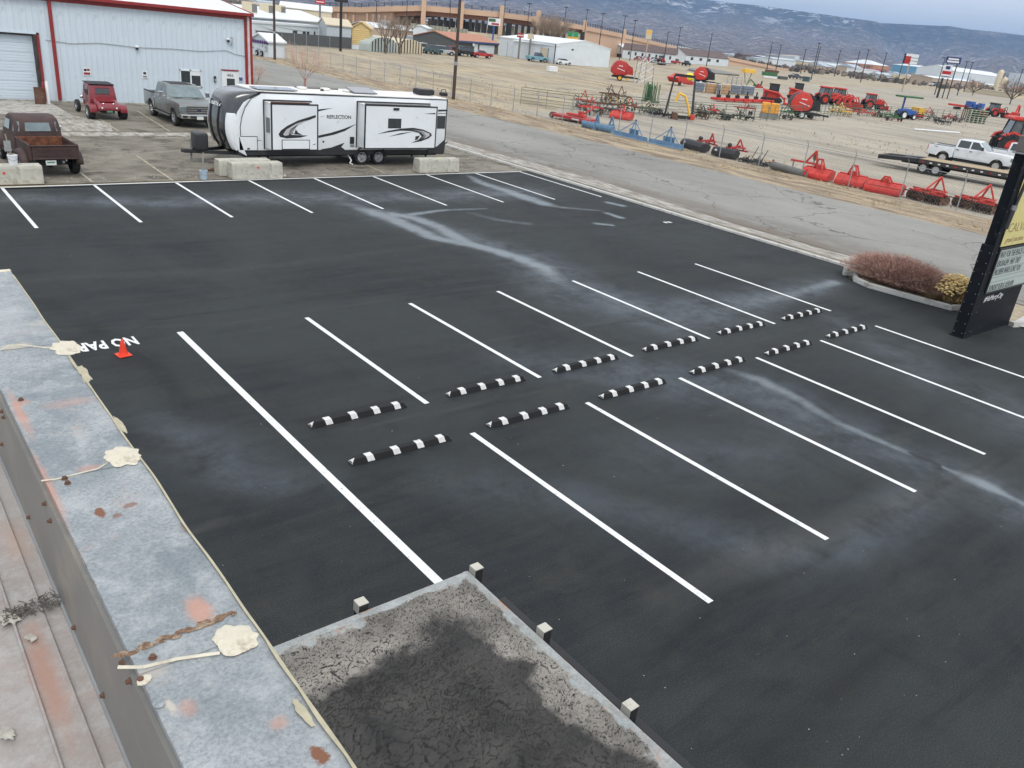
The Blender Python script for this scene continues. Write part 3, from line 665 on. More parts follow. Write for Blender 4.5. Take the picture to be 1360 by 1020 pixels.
MB().box(-2, PX1+.004, PY-.035, PY+.004, PZ+.0045, PZ+.007).build('end_flashing', 'caulk', bld)
mb = MB(); v = []; K = 260
for i in range(K+1):
    y = -2.9+(PY+2.8)*i/K; q = abs(noise.noise(Vector((y*4.5, 7, 0))))*.009*(1 if noise.noise(Vector((y*1.3, 2, 0))) > .05 else .2)+.0008
    wv = .006*noise.noise(Vector((1, y*3.1, 0))); v += [(PX1+wv-q, y, PZ+.0052), (PX1+wv+.0055, y, PZ+.0050), (PX1+wv+.0065, y, PZ-.012)]
mb.add(v, [(i*3+k, i*3+k+1, i*3+k+4, i*3+k+3) for i in range(K) for k in range(2)])
mb.build('edge_bead', 'flake', bld)
# inner face sheet and bolts
mb = MB(); mb.box(PX0-.012, PX0+.015, -3, PY-.30, 4.55, PZ-.035); mb.build('inner_sheet', 'inner_metal', bld)
MB().box(PX0-.02, PX0-.0125, -3, PY-.3, 4.552, 4.565).build('base_flashing', 'galv', bld)
def bolt(x, y, z, r=.007, ax='z'):
    mb = MB(); mb.lathe([(r*1.5, 0), (r*1.5, .002), (r, .003), (r, .009), (0, .010)], 8, (x, y, z), 'z'); return mb.build('bolt', 'rusty', bld)
for px, py in ((28, 532), (90, 643), (86, 637), (203, 875), (187, 905)): p = S(px, py, 5.0); bolt(p.x, p.y, PZ+.002)
mb0 = MB().lathe([(.010, 0), (.006, .004), (.006, .010), (0, .011)], 8)
for px, py, z_ in ((11, 545, 4.93), (17, 552, 4.92), (4, 590, 4.7), (63, 668, 4.93), (73, 690, 4.9), (43, 686, 4.62), (103, 832, 4.6), (157, 882, 4.97), (163, 908, 4.95), (133, 925, 4.6)):
    p = S(px, py, z_); o = mb0.build('bolt', 'rusty', bld) if False else MB().lathe([(.010, 0), (.006, .004), (.006, .010), (0, .011)], 8).build('bolt', 'rusty', bld)
    o.location = (PX0-.013, p.y, z_); o.rotation_euler = (0, -PI/2, 0)
# sealant patches on the cap
def patch(px, py, rx, ry, ang=0, n_=56, h_=.0022, seedk=0, m_='caulk', nm='sealant_patch', z=5.0, par=None, rough_=.28):
    p = S(px, py, z); mb = MB(); v = [(0, 0, h_)]; ring = []; 
    for k in range(n_):
        a = 2*PI*k/n_; q = 1+rough_*noise.noise(Vector((math.cos(a)*2.2, math.sin(a)*2.2, seedk)))+.03*noise.noise(Vector((math.cos(a)*16, math.sin(a)*16, seedk)))+.06*noise.noise(Vector((math.cos(a)*7, math.sin(a)*7, seedk)))
        x, y = rx*q*math.cos(a), ry*q*math.sin(a); ring.append((x*math.cos(ang)-y*math.sin(ang), x*math.sin(ang)+y*math.cos(ang)))
    for s_, hh in ((.6, h_), (.93, h_*.8), (1.0, .0)):
        for x, y in ring: v.append((x*s_, y*s_, hh+(.0005*noise.noise(Vector((x*30, y*30, 3))) if hh else 0)))
    f = [(0, 1+k, 1+(k+1) % n_) for k in range(n_)]
    for i in range(2):
        for k in range(n_): f.append((1+i*n_+k, 1+(i+1)*n_+k, 1+(i+1)*n_+(k+1) % n_, 1+i*n_+(k+1) % n_))
    mb.add(v, f); o = mb.build(nm, m_, par or bld, smooth=True); o.location = (min(p.x, 99), p.y, z+.0035)
    return o
patch(88, 463, .055, .085, .0, seedk=1); patch(163, 607, .054, .072, .1, seedk=2); patch(312, 851, .052, .058, .2, seedk=3.3)
patch(192, 905, .018, .013, .4, seedk=8, h_=.003); patch(211, 936, .012, .014, .4, seedk=4, h_=.0015, m_='cap_metal')
patch(403, 948, .010, .05, .05, seedk=6, h_=.0008, m_='flake'); patch(112, 497, .018, .09, -.05, seedk=9, h_=.0008, m_='flake', rough_=.6); patch(160, 565, .010, .07, .02, seedk=11, h_=.0008, m_='flake')
for pts in ([(55, 640), (75, 638), (110, 629), (130, 624), (143, 616)], [(0, 467), (12, 460), (28, 459), (60, 463), (72, 463)], [(157, 888), (190, 888), (235, 877), (270, 872), (292, 869)]):
    w = .0045 if pts[0][0] > 100 else .003
    MB().path([S(a, b_, 5.0)+Vector((0, 0, .004)) for a, b_ in pts], w, 5).build('sealant_bead', 'caulk', bld)
# torn joint
mb = MB(); P0 = S(156, 874, 5.0); P1 = S(312, 815, 5.0)
for i in range(46):
    a = i/45; p = P0.lerp(P1, a)+Vector((rnd(-.003, .003), rnd(-.009, .009), .003)); r_ = rnd(.004, .011); mb.blob(p, (r_*1.6, r_*.7, rnd(.002, .006)), 6, 2, 0, .3)
mb.build('torn_joint', 'brown_edge', bld)

# roof behind the parapet: lapped sheets
roof = thing('metal_roof', 'faded pinkish grey metal roof sheets behind the parapet at lower left', 'roof')
xs = [PX0-.013, .262, .178, -.05, -.45, -.85, -1.3, -2.2, -4, -8]
for i in range(len(xs)-1):
    z0 = 4.55+.004*(i % 2); mb = MB()
    mb.box(xs[i+1], xs[i], -3, PY-.3, 4.50, z0); mb.box(xs[i+1]-.004, xs[i+1]+.004, -3, PY-.3, z0, z0+.012)
    mb.build('roof_sheet', 'roof_metal', roof, bevel=.002)
M['post_top_c'] = mat('faded_caulk', (.40, .38, .33), .85, var=.3, scale=30)
deb = thing('debris_clump', 'dark clump of dried leaves and twigs on the faded metal roof', 'debris'); 
mb = MB()
for i in range(240):
    a = rnd(0, 1); p = S(5+a*78, 822-a*28+rnd(-9, 9), 4.56); q = p+Vector((rnd(-.022, .022), rnd(-.022, .022), rnd(.001, .012))); mb.bar(p+Vector((0, 0, rnd(0, .012))), q, rnd(.001, .003), rnd(.001, .002))
mb.build('leaf_litter', mat('litter', (.11, .10, .09), .95, var=.5, scale=60), deb)
for px, py, r_, m_ in ((12, 823, .030, 'post_top_c'), (42, 848, .016, 'post_top_c'), (8, 975, .022, 'post_top_c')):
    o = patch(px, py, r_*.8, r_*1.3, .5, seedk=px, h_=.003, m_=m_, z=4.56, par=roof, rough_=.7)

# ---- canopy with cracked tar
can = thing('entrance_canopy', 'flat entrance canopy roof covered with cracked black and grey tar at bottom centre', 'canopy')
CZ = 2.80; cxa, cxb, cya, cyb = .60, 3.05, -.6, 3.77
xg = np.arange(cxa+.1, cxb-.0, .0062); yg = np.arange(1.35, cyb, .0062)
gx_, gy_ = np.meshgrid(xg, yg); X = gx_.ravel(); Y = gy_.ravel()
rng = np.random.RandomState(3)
def n2d(x, y, s, k=0):           # cheap value noise
    tb = np.random.RandomState(k).rand(64, 64); xi = x*s; yi = y*s; a = np.floor(xi).astype(int); b2 = np.floor(yi).astype(int); fx = xi-a; fy = yi-b2; fx = fx*fx*(3-2*fx); fy = fy*fy*(3-2*fy)
    g = lambda i, j: tb[(a+i) % 64, (b2+j) % 64]
    return (g(0, 0)*(1-fx)+g(1, 0)*fx)*(1-fy)+(g(0, 1)*(1-fx)+g(1, 1)*fx)*fy
def fbm(x, y, s, k=0, o=5): return sum(n2d(x, y, s*2**i, k+i)*.5**i for i in range(o))/sum(.5**i for i in range(o))
def voro(x, y, k=0, jit=.9):
    jx = np.random.RandomState(k+50).rand(97, 97); jy = np.random.RandomState(k+51).rand(97, 97); idr = np.random.RandomState(k+52).rand(97, 97)
    a = np.floor(x).astype(int); b2 = np.floor(y).astype(int); f1 = np.full(len(x), 9.); f2 = np.full(len(x), 9.); cid = np.zeros(len(x))
    for i in (-1, 0, 1):
        for j in (-1, 0, 1):
            qx = a+i+.5+(jx[(a+i) % 97, (b2+j) % 97]-.5)*jit; qy = b2+j+.5+(jy[(a+i) % 97, (b2+j) % 97]-.5)*jit
            d = np.hypot(qx-x, qy-y); c_ = idr[(a+i) % 97, (b2+j) % 97]
            new = d < f1; f2 = np.where(new, f1, np.minimum(f2, d)); cid = np.where(new, c_, cid); f1 = np.where(new, d, f1)
    return f1, f2-f1, cid
wx = X+.11*(fbm(X, Y, 6, 5)-.5)*2; wy = Y+.11*(fbm(X, Y, 6, 15)-.5)*2
ang = .9*(fbm(X, Y, 1.2, 30)-.5)*2+.55
ux = wx*np.cos(ang)+wy*np.sin(ang); uy = -wx*np.sin(ang)+wy*np.cos(ang)
_, e1, c1 = voro(ux*12, uy*26, 1); _, e2, c2 = voro(wx*9+3+.55*(fbm(X, Y, 9, 140)-.5)*2, wy*19+.8*(fbm(X, Y, 9, 150)-.5)*2, 7); _, e3, c3 = voro(wx*42, wy*48, 13)
edx = np.minimum(cxb-X, 9); edy = np.minimum(cyb-Y, 9); ed = np.minimum(edx, edy)
big = np.clip((fbm(X, Y, 1.8, 60)-.42)*9, 0, 1)*np.clip((ed-.35)*4, 0, 1)
crack = np.clip(e1/.17, 0, 1)**.8*(1-big)+np.clip(e2/.10, 0, 1)**.8*big
crack = crack*(.86+.14*np.clip(e3/.15, 0, 1))
tilt = (np.sin(wx*60+c1*40)*.5)*(1-big)*.002
wr = fbm(wx, wy, 5.5, 120); wr = np.abs(wr-.5)*2
H_ = (crack-1)*(.0065+.006*(ed > .5))+(c1-.5)*.0022*(1-big)+tilt*.5+big*((c2-.5)*.006+.016*(.35-wr))+.003*(fbm(X, Y, 20, 70)-.5)
# pale, wind-polished zone along the two outer edges, black middle
d0 = ed+.20*(fbm(X, Y, 3.2, 80)-.5)*2+.08*(fbm(X, Y, 14, 90)-.5)*2
pale = np.clip((np.where(edx < edy, .22+.10*np.clip((Y-1.6)/1.5, 0, 1), .52)-d0)*11+.0, 0, 1)
dirtp = np.exp(-(((X-2.55)/.16)**2+((Y-3.32)/.20)**2)**1.2)*1.4*(.3+fbm(X, Y, 18, 95)); pale = pale*np.clip(1-dirtp, 0, 1)
pale2 = np.clip((.07+.12*(fbm(X, Y, 9, 97)-.5)*2-ed)*30, 0, 1)
flat = np.clip((fbm(X, Y, 2.6, 99)-.60)*16, 0, 1)*np.clip((ed-.7)*5, 0, 1)
H_ = H_*(1-.9*pale2)*(1-.8*flat)
tone = np.clip(.40+.7*(fbm(X, Y, 5, 44)-.5)*2+.2*(c1-.5)*(1-big)+.15*(c2-.5)*big, 0, 1)
me = bpy.data.meshes.new('cracked_tar'); nx, ny = len(xg), len(yg); idx = np.arange(nx*ny).reshape(ny, nx)
fc = np.stack([idx[:-1, :-1], idx[:-1, 1:], idx[1:, 1:], idx[1:, :-1]], -1).reshape(-1, 4)
sag = .03*np.clip(ed/.5, 0, 1)
me.from_pydata(np.stack([X, Y, CZ+H_-sag+.012], 1).tolist(), [], fc.tolist())
for nm, arr in (('pale', pale), ('rim', pale2), ('crack', 1-crack), ('tone', tone), ('flat', flat)):
    a_ = me.attributes.new(nm, 'FLOAT', 'POINT'); a_.data.foreach_set('value', arr.astype(np.float32))
me.polygons.foreach_set('use_smooth', [True]*len(me.polygons))
mt, t, b = new_mat('tar'); L = t.links.new
A = lambda n_: N(t, 'ShaderNodeAttribute', attribute_name=n_).outputs['Fac']
fn = world_noise(t, 45, 6, .7); fn2 = world_noise(t, 14, 8, .75)
blk = mix(t, A('tone'), (.012, .0115, .011), (.066, .062, .057))
blk = mix(t, ramp(t, fn2, [(.5, 0.0), (.7, .5)]), blk, (.07, .065, .058))
gry = mix(t, A('tone'), (.13, .12, .105), (.34, .315, .28))
col = mix(t, A('pale'), blk, gry); col = mix(t, A('flat'), col, (.13, .115, .097))
col = mix(t, ramp(t, A('crack'), [(.15, 0.0), (.7, 1.0)]), col, (.008, .0075, .007))
rim = mix(t, ramp(t, fn2, [(.45, 0.0), (.6, 1.0)]), (.36, .355, .34), (.30, .36, .38))
rim = mix(t, ramp(t, world_noise(t, 7, 6, .7), [(.55, 0.0), (.62, .9)]), rim, (.42, .23, .14))
col = mix(t, A('rim'), col, rim); col = mix(t, ramp(t, fn, [(.3, .35), (.55, 0.0)]), col, (.02, .018, .016))
L(col, b.inputs['Base Color']); b.inputs['Roughness'].default_value = .62; bumpit(t, b, fn, .4, .004)
me.materials.append(mt); me.update(); tar = bpy.data.objects.new('cracked_tar', me); C.objects.link(tar); tar.parent = can
M['rim_metal'] = spots_mat('rim_metal', (.26, .26, .25), (.38, .42, .43), [], .7, .0, .5, wear=(.36, .19, .11))
mb = MB()
def lip(ax, a, b_, fixed):
    K = 40; v = []; f = []
    for i in range(K+1):
        u = a+(b_-a)*i/K; j = .014*noise.noise(Vector((u*5, fixed, 0)))+.008*noise.noise(Vector((u*19, fixed, 0)))
        pr = [(-.075-j*2.2, -.010), (-.055-j*1.5, .008), (-.03, .014+j*.3), (0, .010), (.004, -.03)]
        for dx, dz in pr: v.append((fixed+dx, u, CZ+dz) if ax == 'x' else (u, fixed+dx, CZ+dz))
    for i in range(K):
        for q in range(4): f.append((i*5+q, i*5+q+1, (i+1)*5+q+1, (i+1)*5+q))
    mb.add(v, f)
lip('x', cya, cyb, cxb); lip('y', cxa, cxb-.02, cyb)
mb.build('edge_flashing', 'rim_metal', can, smooth=True)
MB().box(cxa, cxb-.02, cya, cyb-.02, CZ-.26, CZ-.045).build('canopy_body', 'stucco', can, bevel=.006)
MB().box(cxb-.018, cxb+.006, cya, cyb+.004, CZ-.28, CZ-.03).build('fascia_board', 'brown_edge', can); MB().box(cxa, cxb-.02, cyb-.018, cyb+.006, CZ-.28, CZ-.03).build('fascia_board', 'darkmetal', can)
ge = cyb-.28
MB().box(cxb+.007, cxb+.095, -.6, ge, CZ-.17, CZ-.155).build('gutter_board', 'brown_edge', can)
mb = MB(); mb.box(cxb+.096, cxb+.125, -.6, ge, CZ-.26, CZ-.10); mb.box(cxb+.085, cxb+.140, -.6, ge, CZ-.098, CZ-.085)
mb.build('gutter', 'dark', can, bevel=.003)
for px, py in ((627, 749), (480, 799), (716, 837), (829, 941)):
    p = S(px, py, CZ+.055); mb = MB(); mb.cur = 0
    x_, y_ = (cxb+.05, p.y) if px > 500 else (p.x, max(p.y, cyb+.05))
    if px == 627: x_, y_ = cxb+.05, cyb-.04
    pt = MB().box(x_-.036, x_+.036, y_-.036, y_+.036, 0, CZ+.05).build('post', 'dark', can, bevel=.004)
    MB().box(x_-.037, x_+.037, y_-.037, y_+.037, CZ+.052, CZ+.058).build('post_top', mat('post_top', (.52, .50, .44), .8, var=.1, dirt=(.3, .27, .2), dirt_amt=.1), can)
    MB().box(x_-.0382, x_-.0365, y_-.036, y_+.036, CZ-.02, CZ+.05).build('post_side', mat('post_side', (.42, .41, .38), .8, var=.1), can)

# ================================================================ METAL SHOP BUILDING
WY = 54.0
def Wp(px, py, yy=WY):
    d = W_+R_*((px-680)/F_)-U_*((py-510)/F_); k = yy/d.y; return d.x*k, CH+d.z*k
shop = thing('metal_shop_building', 'white ribbed metal shop building with red trim and a roll up door', 'building', (0, 0, 0))
EV = 5.55; RX = 21.85; DEP = 24.0
GX1 = 9.88; GX0 = 5.2; GZ = 3.5
mb = MB(); mb.box(-20, GX0-.05, WY+.03, WY+DEP, 0, EV); mb.box(GX1+.05, RX-.03, WY+.03, WY+DEP, 0, EV); mb.box(GX0-.05, GX1+.05, WY+.03, WY+DEP, GZ+.05, EV); mb.box(GX0-.05, GX1+.05, WY+1.2, WY+DEP, 0, GZ+.05)
mb.build('wall', 'wall_white', shop)
def panel_mesh(z0, z1, w=.915, nr=3):
    mb = MB(); prof = []; 
    for i in range(nr):
        a = i*w/nr; prof += [(a, 0), (a+.03, 0), (a+.045, -.028), (a+.075, -.028), (a+.09, 0)]
    prof.append((w-.002, 0)); n_ = len(prof)
    v = [(x, y, z0) for x, y in prof]+[(x, y, z1) for x, y in prof]
    mb.add(v, [(i, i+1, i+1+n_, i+n_) for i in range(n_-1)])
    return mb
pmesh = panel_mesh(.06, EV).build('wall_panel', 'wall_white', shop); pshort = panel_mesh(GZ+.08, EV).build('wall_panel', 'wall_white', shop)
x = -20+.0; first = True; firsts = True
k = 0
xx = RX-.915*46
for k in range(46):
    x = xx+k*.915
    if x < -9: continue
    inside = x+.915 > GX0 and x < GX1-.3
    src = pshort if inside else pmesh
    if (inside and firsts) or (not inside and first):
        o = src
        if inside: firsts = False
        else: first = False
    else: o = src.copy(); C.objects.link(o)
    o.location = (x, WY, 0)
MB().box(-20, RX-.05, WY-.03, WY+.04, -.02, .07).build('base_trim', 'concrete_l', shop)
# roof with ridge along x
mb = MB(); rh = 1.35
mb.hexa([(-20, WY-.25, EV+.0), (RX+.12, WY-.25, EV), (RX+.12, WY+DEP/2, EV+rh), (-20, WY+DEP/2, EV+rh), (-20, WY-.25, EV+.06), (RX+.12, WY-.25, EV+.06), (RX+.12, WY+DEP/2, EV+rh+.06), (-20, WY+DEP/2, EV+rh+.06)])
mb.hexa([(-20, WY+DEP/2, EV+rh), (RX+.12, WY+DEP/2, EV+rh), (RX+.12, WY+DEP, EV), (-20, WY+DEP, EV), (-20, WY+DEP/2, EV+rh+.06), (RX+.12, WY+DEP/2, EV+rh+.06), (RX+.12, WY+DEP, EV+.06), (-20, WY+DEP, EV+.06)])
mb.build('roof', 'roof_white', shop)
mb = MB()
for i in range(70):
    x = RX-.3-i*.6; mb.hexa([(x, WY-.2, EV+.06), (x+.05, WY-.2, EV+.06), (x+.05, WY+DEP/2, EV+rh+.06), (x, WY+DEP/2, EV+rh+.06), (x, WY-.2, EV+.09), (x+.05, WY-.2, EV+.09), (x+.05, WY+DEP/2, EV+rh+.09), (x, WY+DEP/2, EV+rh+.09)])
mb.build('roof_rib', 'roof_white', shop, kind='stuff')
MB().prism([(WY-.03, EV-.02), (WY+DEP/2, EV+rh-.02), (WY+DEP, EV-.02)], RX-.06, RX-.03, 'x').build('gable', 'wall_white', shop)
mb = MB(); mb.box(-20, RX+.16, WY-.40, WY-.262, EV-.10, EV+.085); mb.build('gutter', 'red_trim', shop, bevel=.02)
mb = MB(); mb.hexa([(RX+.125, WY-.3, EV-.12), (RX+.17, WY-.3, EV-.12), (RX+.17, WY+DEP/2, EV+rh-.12), (RX+.125, WY+DEP/2, EV+rh-.12), (RX+.125, WY-.3, EV+.10), (RX+.17, WY-.3, EV+.10), (RX+.17, WY+DEP/2, EV+rh+.10), (RX+.125, WY+DEP/2, EV+rh+.10)]); mb.build('rake_trim', 'red_trim', shop)
MB().box(-20, RX-.05, WY-.055, WY-.032, EV-.3, EV-.1).build('eave_trim', 'red_trim', shop)
MB().box(10.50, 10.68, WY-.15, WY-.032, .12, EV-.1).build('downspout', 'red_trim', shop, bevel=.02)
MB().box(RX-.36, RX-.20, WY-.06, WY-.031, 0, EV-.1).build('corner_trim', 'red_trim', shop)
MB().box(RX-.19, RX-.05, WY-.15, WY-.031, .1, EV-.1).build('downspout', mat('pink_white', (.62, .50, .50), .5), shop, bevel=.02)
MB().box(RX-.04, RX+.14, WY-.06, WY+.2, 0, EV-.1).build('corner_trim', 'red_trim', shop)
# roll up door in sections
gd = MB().box(GX0-.02, GX1-.25, WY+.30, WY+.36, .02, GZ).build('roller_door', 'wall_white', shop)
for i in range(7):
    z0 = .03+i*.50; mb = MB()
    mb.box(GX0, GX1-.27, WY+.255, WY+.298, z0, z0+.485)
    for q in range(3): mb.box(GX0+.1, GX1-.4, WY+.245, WY+.254, z0+.06+q*.14, z0+.14+q*.14)
    mb.build('door_section', 'wall_white', gd)
MB().box(GX1-.26, GX1-.10, WY-.02, WY+.4, 0, GZ).build('door_jamb', 'darkmetal', shop); MB().box(GX1-.098, GX1+.02, WY-.06, WY+.1, 0, GZ+.1).build('jamb_trim', 'red_trim', shop)
MB().box(GX0, GX1+.02, WY-.06, WY+.1, GZ+.015, GZ+.1).build('head_trim', 'wall_white', shop)
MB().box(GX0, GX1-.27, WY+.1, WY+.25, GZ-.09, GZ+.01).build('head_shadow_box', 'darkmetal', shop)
# window
wx0, wz1 = Wp(238, 92); wx1, wz0 = Wp(268, 116)
wn_ = MB()
for a in ((wx0, wx1, wz1-.07, wz1), (wx0, wx1, wz0, wz0+.07), (wx0, wx0+.07, wz0, wz1), (wx1-.07, wx1, wz0, wz1), ((wx0+wx1)/2-.04, (wx0+wx1)/2+.04, wz0, wz1)): wn_.box(a[0], a[1], WY-.07, WY+.0, a[2], a[3])
fr = wn_.build('window', 'white', shop)
for a, b_ in ((wx0+.07, (wx0+wx1)/2-.04), ((wx0+wx1)/2+.04, wx1-.07)): MB().box(a, b_, WY-.045, WY-.035, wz0+.07, wz1-.07).build('pane', 'glass', fr)
MB().box((wx0+wx1)/2+.05, wx1-.08, WY-.05, WY-.046, wz1-.32, wz1-.07).build('blind', 'white', fr)
# entry door
dx0, dz1 = Wp(295, 92.5); dx1, _ = Wp(315, 94); dz1 = 2.2
dr = MB().box(dx0, dx1, WY-.055, WY-.02, .05, dz1-.05).build('entry_door', 'white', shop)
MB().box(dx0-.08, dx1+.08, WY-.10, WY-.03, dz1-.02, dz1+.05).build('door_head', 'red_trim', dr)
for a in (dx0-.07, dx1): MB().box(a, a+.07, WY-.075, WY-.03, .02, dz1-.021).build('door_frame', 'white', dr)
MB().box(dx0+.25, dx1-.2, WY-.062, WY-.056, 1.05, 1.72).build('door_glass', 'glass', dr)
MB().blob((dx0+.09, WY-.09, 1.0), (.03, .04, .03), 8, 5).build('handle', 'steel', dr)
text('door_number', '486', .27, ((dx0+dx1)/2, WY-.058, 1.90), (PI/2, 0, 0), 'dark', dr, depth=.002, sx=1.1)
def wallsign(name, lab, px, py, w, h, cols, txt=None):
    x, z = Wp(px, py); r = thing(name, lab, 'sign', (x, WY-.035, z))
    MB().box(-w/2, w/2, -.012, 0, -h/2, h/2).build('sign_plate', 'white', r)
    for (a, b_, c, d, m_) in cols: MB().box(a*w, b_*w, -.016, -.0125, c*h, d*h).build('print', m_, r)
    return r
wallsign('parking_sign', 'small white and red parking sign on the shop wall above the red hot rod', 115, 95, .42, .42, [(-.35, .0, .05, .35, 'dark'), (.05, .38, .1, .38, 'red_trim'), (-.4, .4, -.4, -.1, 'red_trim')])
wallsign('parking_sign', 'small white parking sign with dark print on the shop wall beside the grey pickup', 192, 99, .32, .42, [(-.25, .25, .02, .35, 'dark'), (-.35, .35, -.38, -.15, 'steel')])
wallsign('office_sign', 'small blue and white sign on the shop wall right of the entry door', 319, 105, .34, .30, [(-.45, .45, -.40, .4, mat('bluepurple', (.16, .17, .36), .5)), (-.3, .3, -.1, .1, 'white')])
x, z = Wp(285, 105); r = thing('wall_box', 'small dark mailbox on the shop wall between window and door', 'mailbox', (x, WY-.03, z)); MB().box(-.07, .07, -.10, 0, -.18, .18).build('box_body', 'dark', r, bevel=.02); MB().box(-.05, .05, -.104, -.101, -.12, .02).build('flap', 'galv', r)
for px, py, lb in ((181, 63, 'white dome camera on the middle of the shop wall along the cable'), (302, 53, 'white security camera with lamp arm above the shop entry door')):
    x, z = Wp(px, py); r = thing('security_camera', lb, 'security camera', (x, WY-.03, z)); MB().box(-.09, .09, -.08, 0, -.02, .1).build('mount', 'white', r, bevel=.01); MB().blob((0, -.12, -.04), (.09, .10, .09), 10, 6).build('dome', 'dark', r, smooth=True)
    MB().blob((.0, -.10, .04), (.12, .12, .08), 10, 6).build('housing', 'white', r, smooth=True)
r = thing('gooseneck_lamp', 'small grey gooseneck lamp on the shop wall above the entry door', 'wall lamp', (*Wp(306, 56)[:1], WY-.03, Wp(306, 56)[1])); MB().path([(0, 0, -.2), (0, -.2, -.1), (0, -.3, .15), (0, -.25, .3)], .02, 6).build('arm', 'galv', r); MB().lathe([(.11, .2), (.09, .28), (.03, .34), (0, .35)], 12, (0, -.25, 0)).build('shade', 'galv', r)
pts = [(60, 53), (95, 58), (130, 57), (165, 61), (181, 63), (230, 65), (265, 68), (300, 67), (312, 72), (326, 75)]
cb = MB().path([(Wp(a, b_)[0], WY-.045, Wp(a, b_)[1]) for a, b_ in pts], .014, 5).build('wall_cable', 'steel'); tag(cb, 'thin grey cable sagging along the shop wall between the cameras', 'cable')
# barrel, bollard
r = thing('trash_barrel', 'brown steel barrel standing at the right side of the roll up door', 'barrel', S(54, 138)); MB().lathe([(.0, 0), (.26, 0), (.27, .03), (.26, .3), (.275, .32), (.26, .34), (.26, .82), (.275, .85), (.25, .85), (.24, .3), (0, .3)], 20).build('barrel_body', 'rusty', r, smooth=True)
p = S(65, 138); r = thing('bollard', 'white pipe bollard beside the brown barrel and the roll up door', 'bollard', p); MB().lathe([(.085, 0), (.085, 1.15), (.06, 1.2), (0, 1.21)], 14).build('pipe', 'white', r, smooth=True)
p = S(61, 138); r = thing('bollard', 'thin dark red pipe bollard between the barrel and the white bollard', 'bollard', (p.x, p.y+.2)); MB().lathe([(.06, 0), (.06, 1.1), (.04, 1.14), (0, 1.15)], 12).build('pipe', 'red_trim', r, smooth=True)
# ================================================================ WHEELS AND ROAD VEHICLES
def wheel(par, x, y, r, w, side=1, rim='rim', spokes=6, rimr=.62, white=False, name='wheel'):
    o = MB().lathe([(r*.5, -w/2+.10), (r*rimr+.004, -w/2+.05), (r*rimr+.004, -w/2), (r*.93, -w/2), (r, -w/2+.03), (r, w/2-.03), (r*.93, w/2), (r*rimr+.004, w/2), (r*rimr+.004, w/2-.05), (r*.5, w/2-.10)], 22, (0, 0, 0), 'y').build(name, 'tyre', par, smooth=True)
    o.location = (x, y, r); s_ = side; R_i = r*rimr
    mb = MB(); yo = s_*(w/2-.02)
    mb.lathe([(R_i, yo-.04*s_), (R_i, yo+.018*s_), (R_i*.9, yo+.016*s_), (R_i*.86, yo-.05*s_), (0, yo-.05*s_)], 20, (0, 0, 0), 'y')
    for k in range(spokes):
        a = 2*PI*k/spokes; mb.bar((R_i*.15*math.cos(a), yo-.015*s_, R_i*.15*math.sin(a)), (R_i*.9*math.cos(a), yo-.01*s_, R_i*.9*math.sin(a)), R_i*.22, .03)
    mb.lathe([(R_i*.25, yo-.03*s_), (R_i*.22, yo+.02*s_), (0, yo+.025*s_)], 12, (0, 0, 0), 'y')
    mb.build('rim', rim, o)
    return o
def arc(cx, cz, r, a0, a1, n=10): return [(cx+r*math.cos(a0+(a1-a0)*i/n), cz+r*math.sin(a0+(a1-a0)*i/n)) for i in range(n+1)]
M['gr_navy'] = mat('gr_navy', (.03, .04, .08), .3)
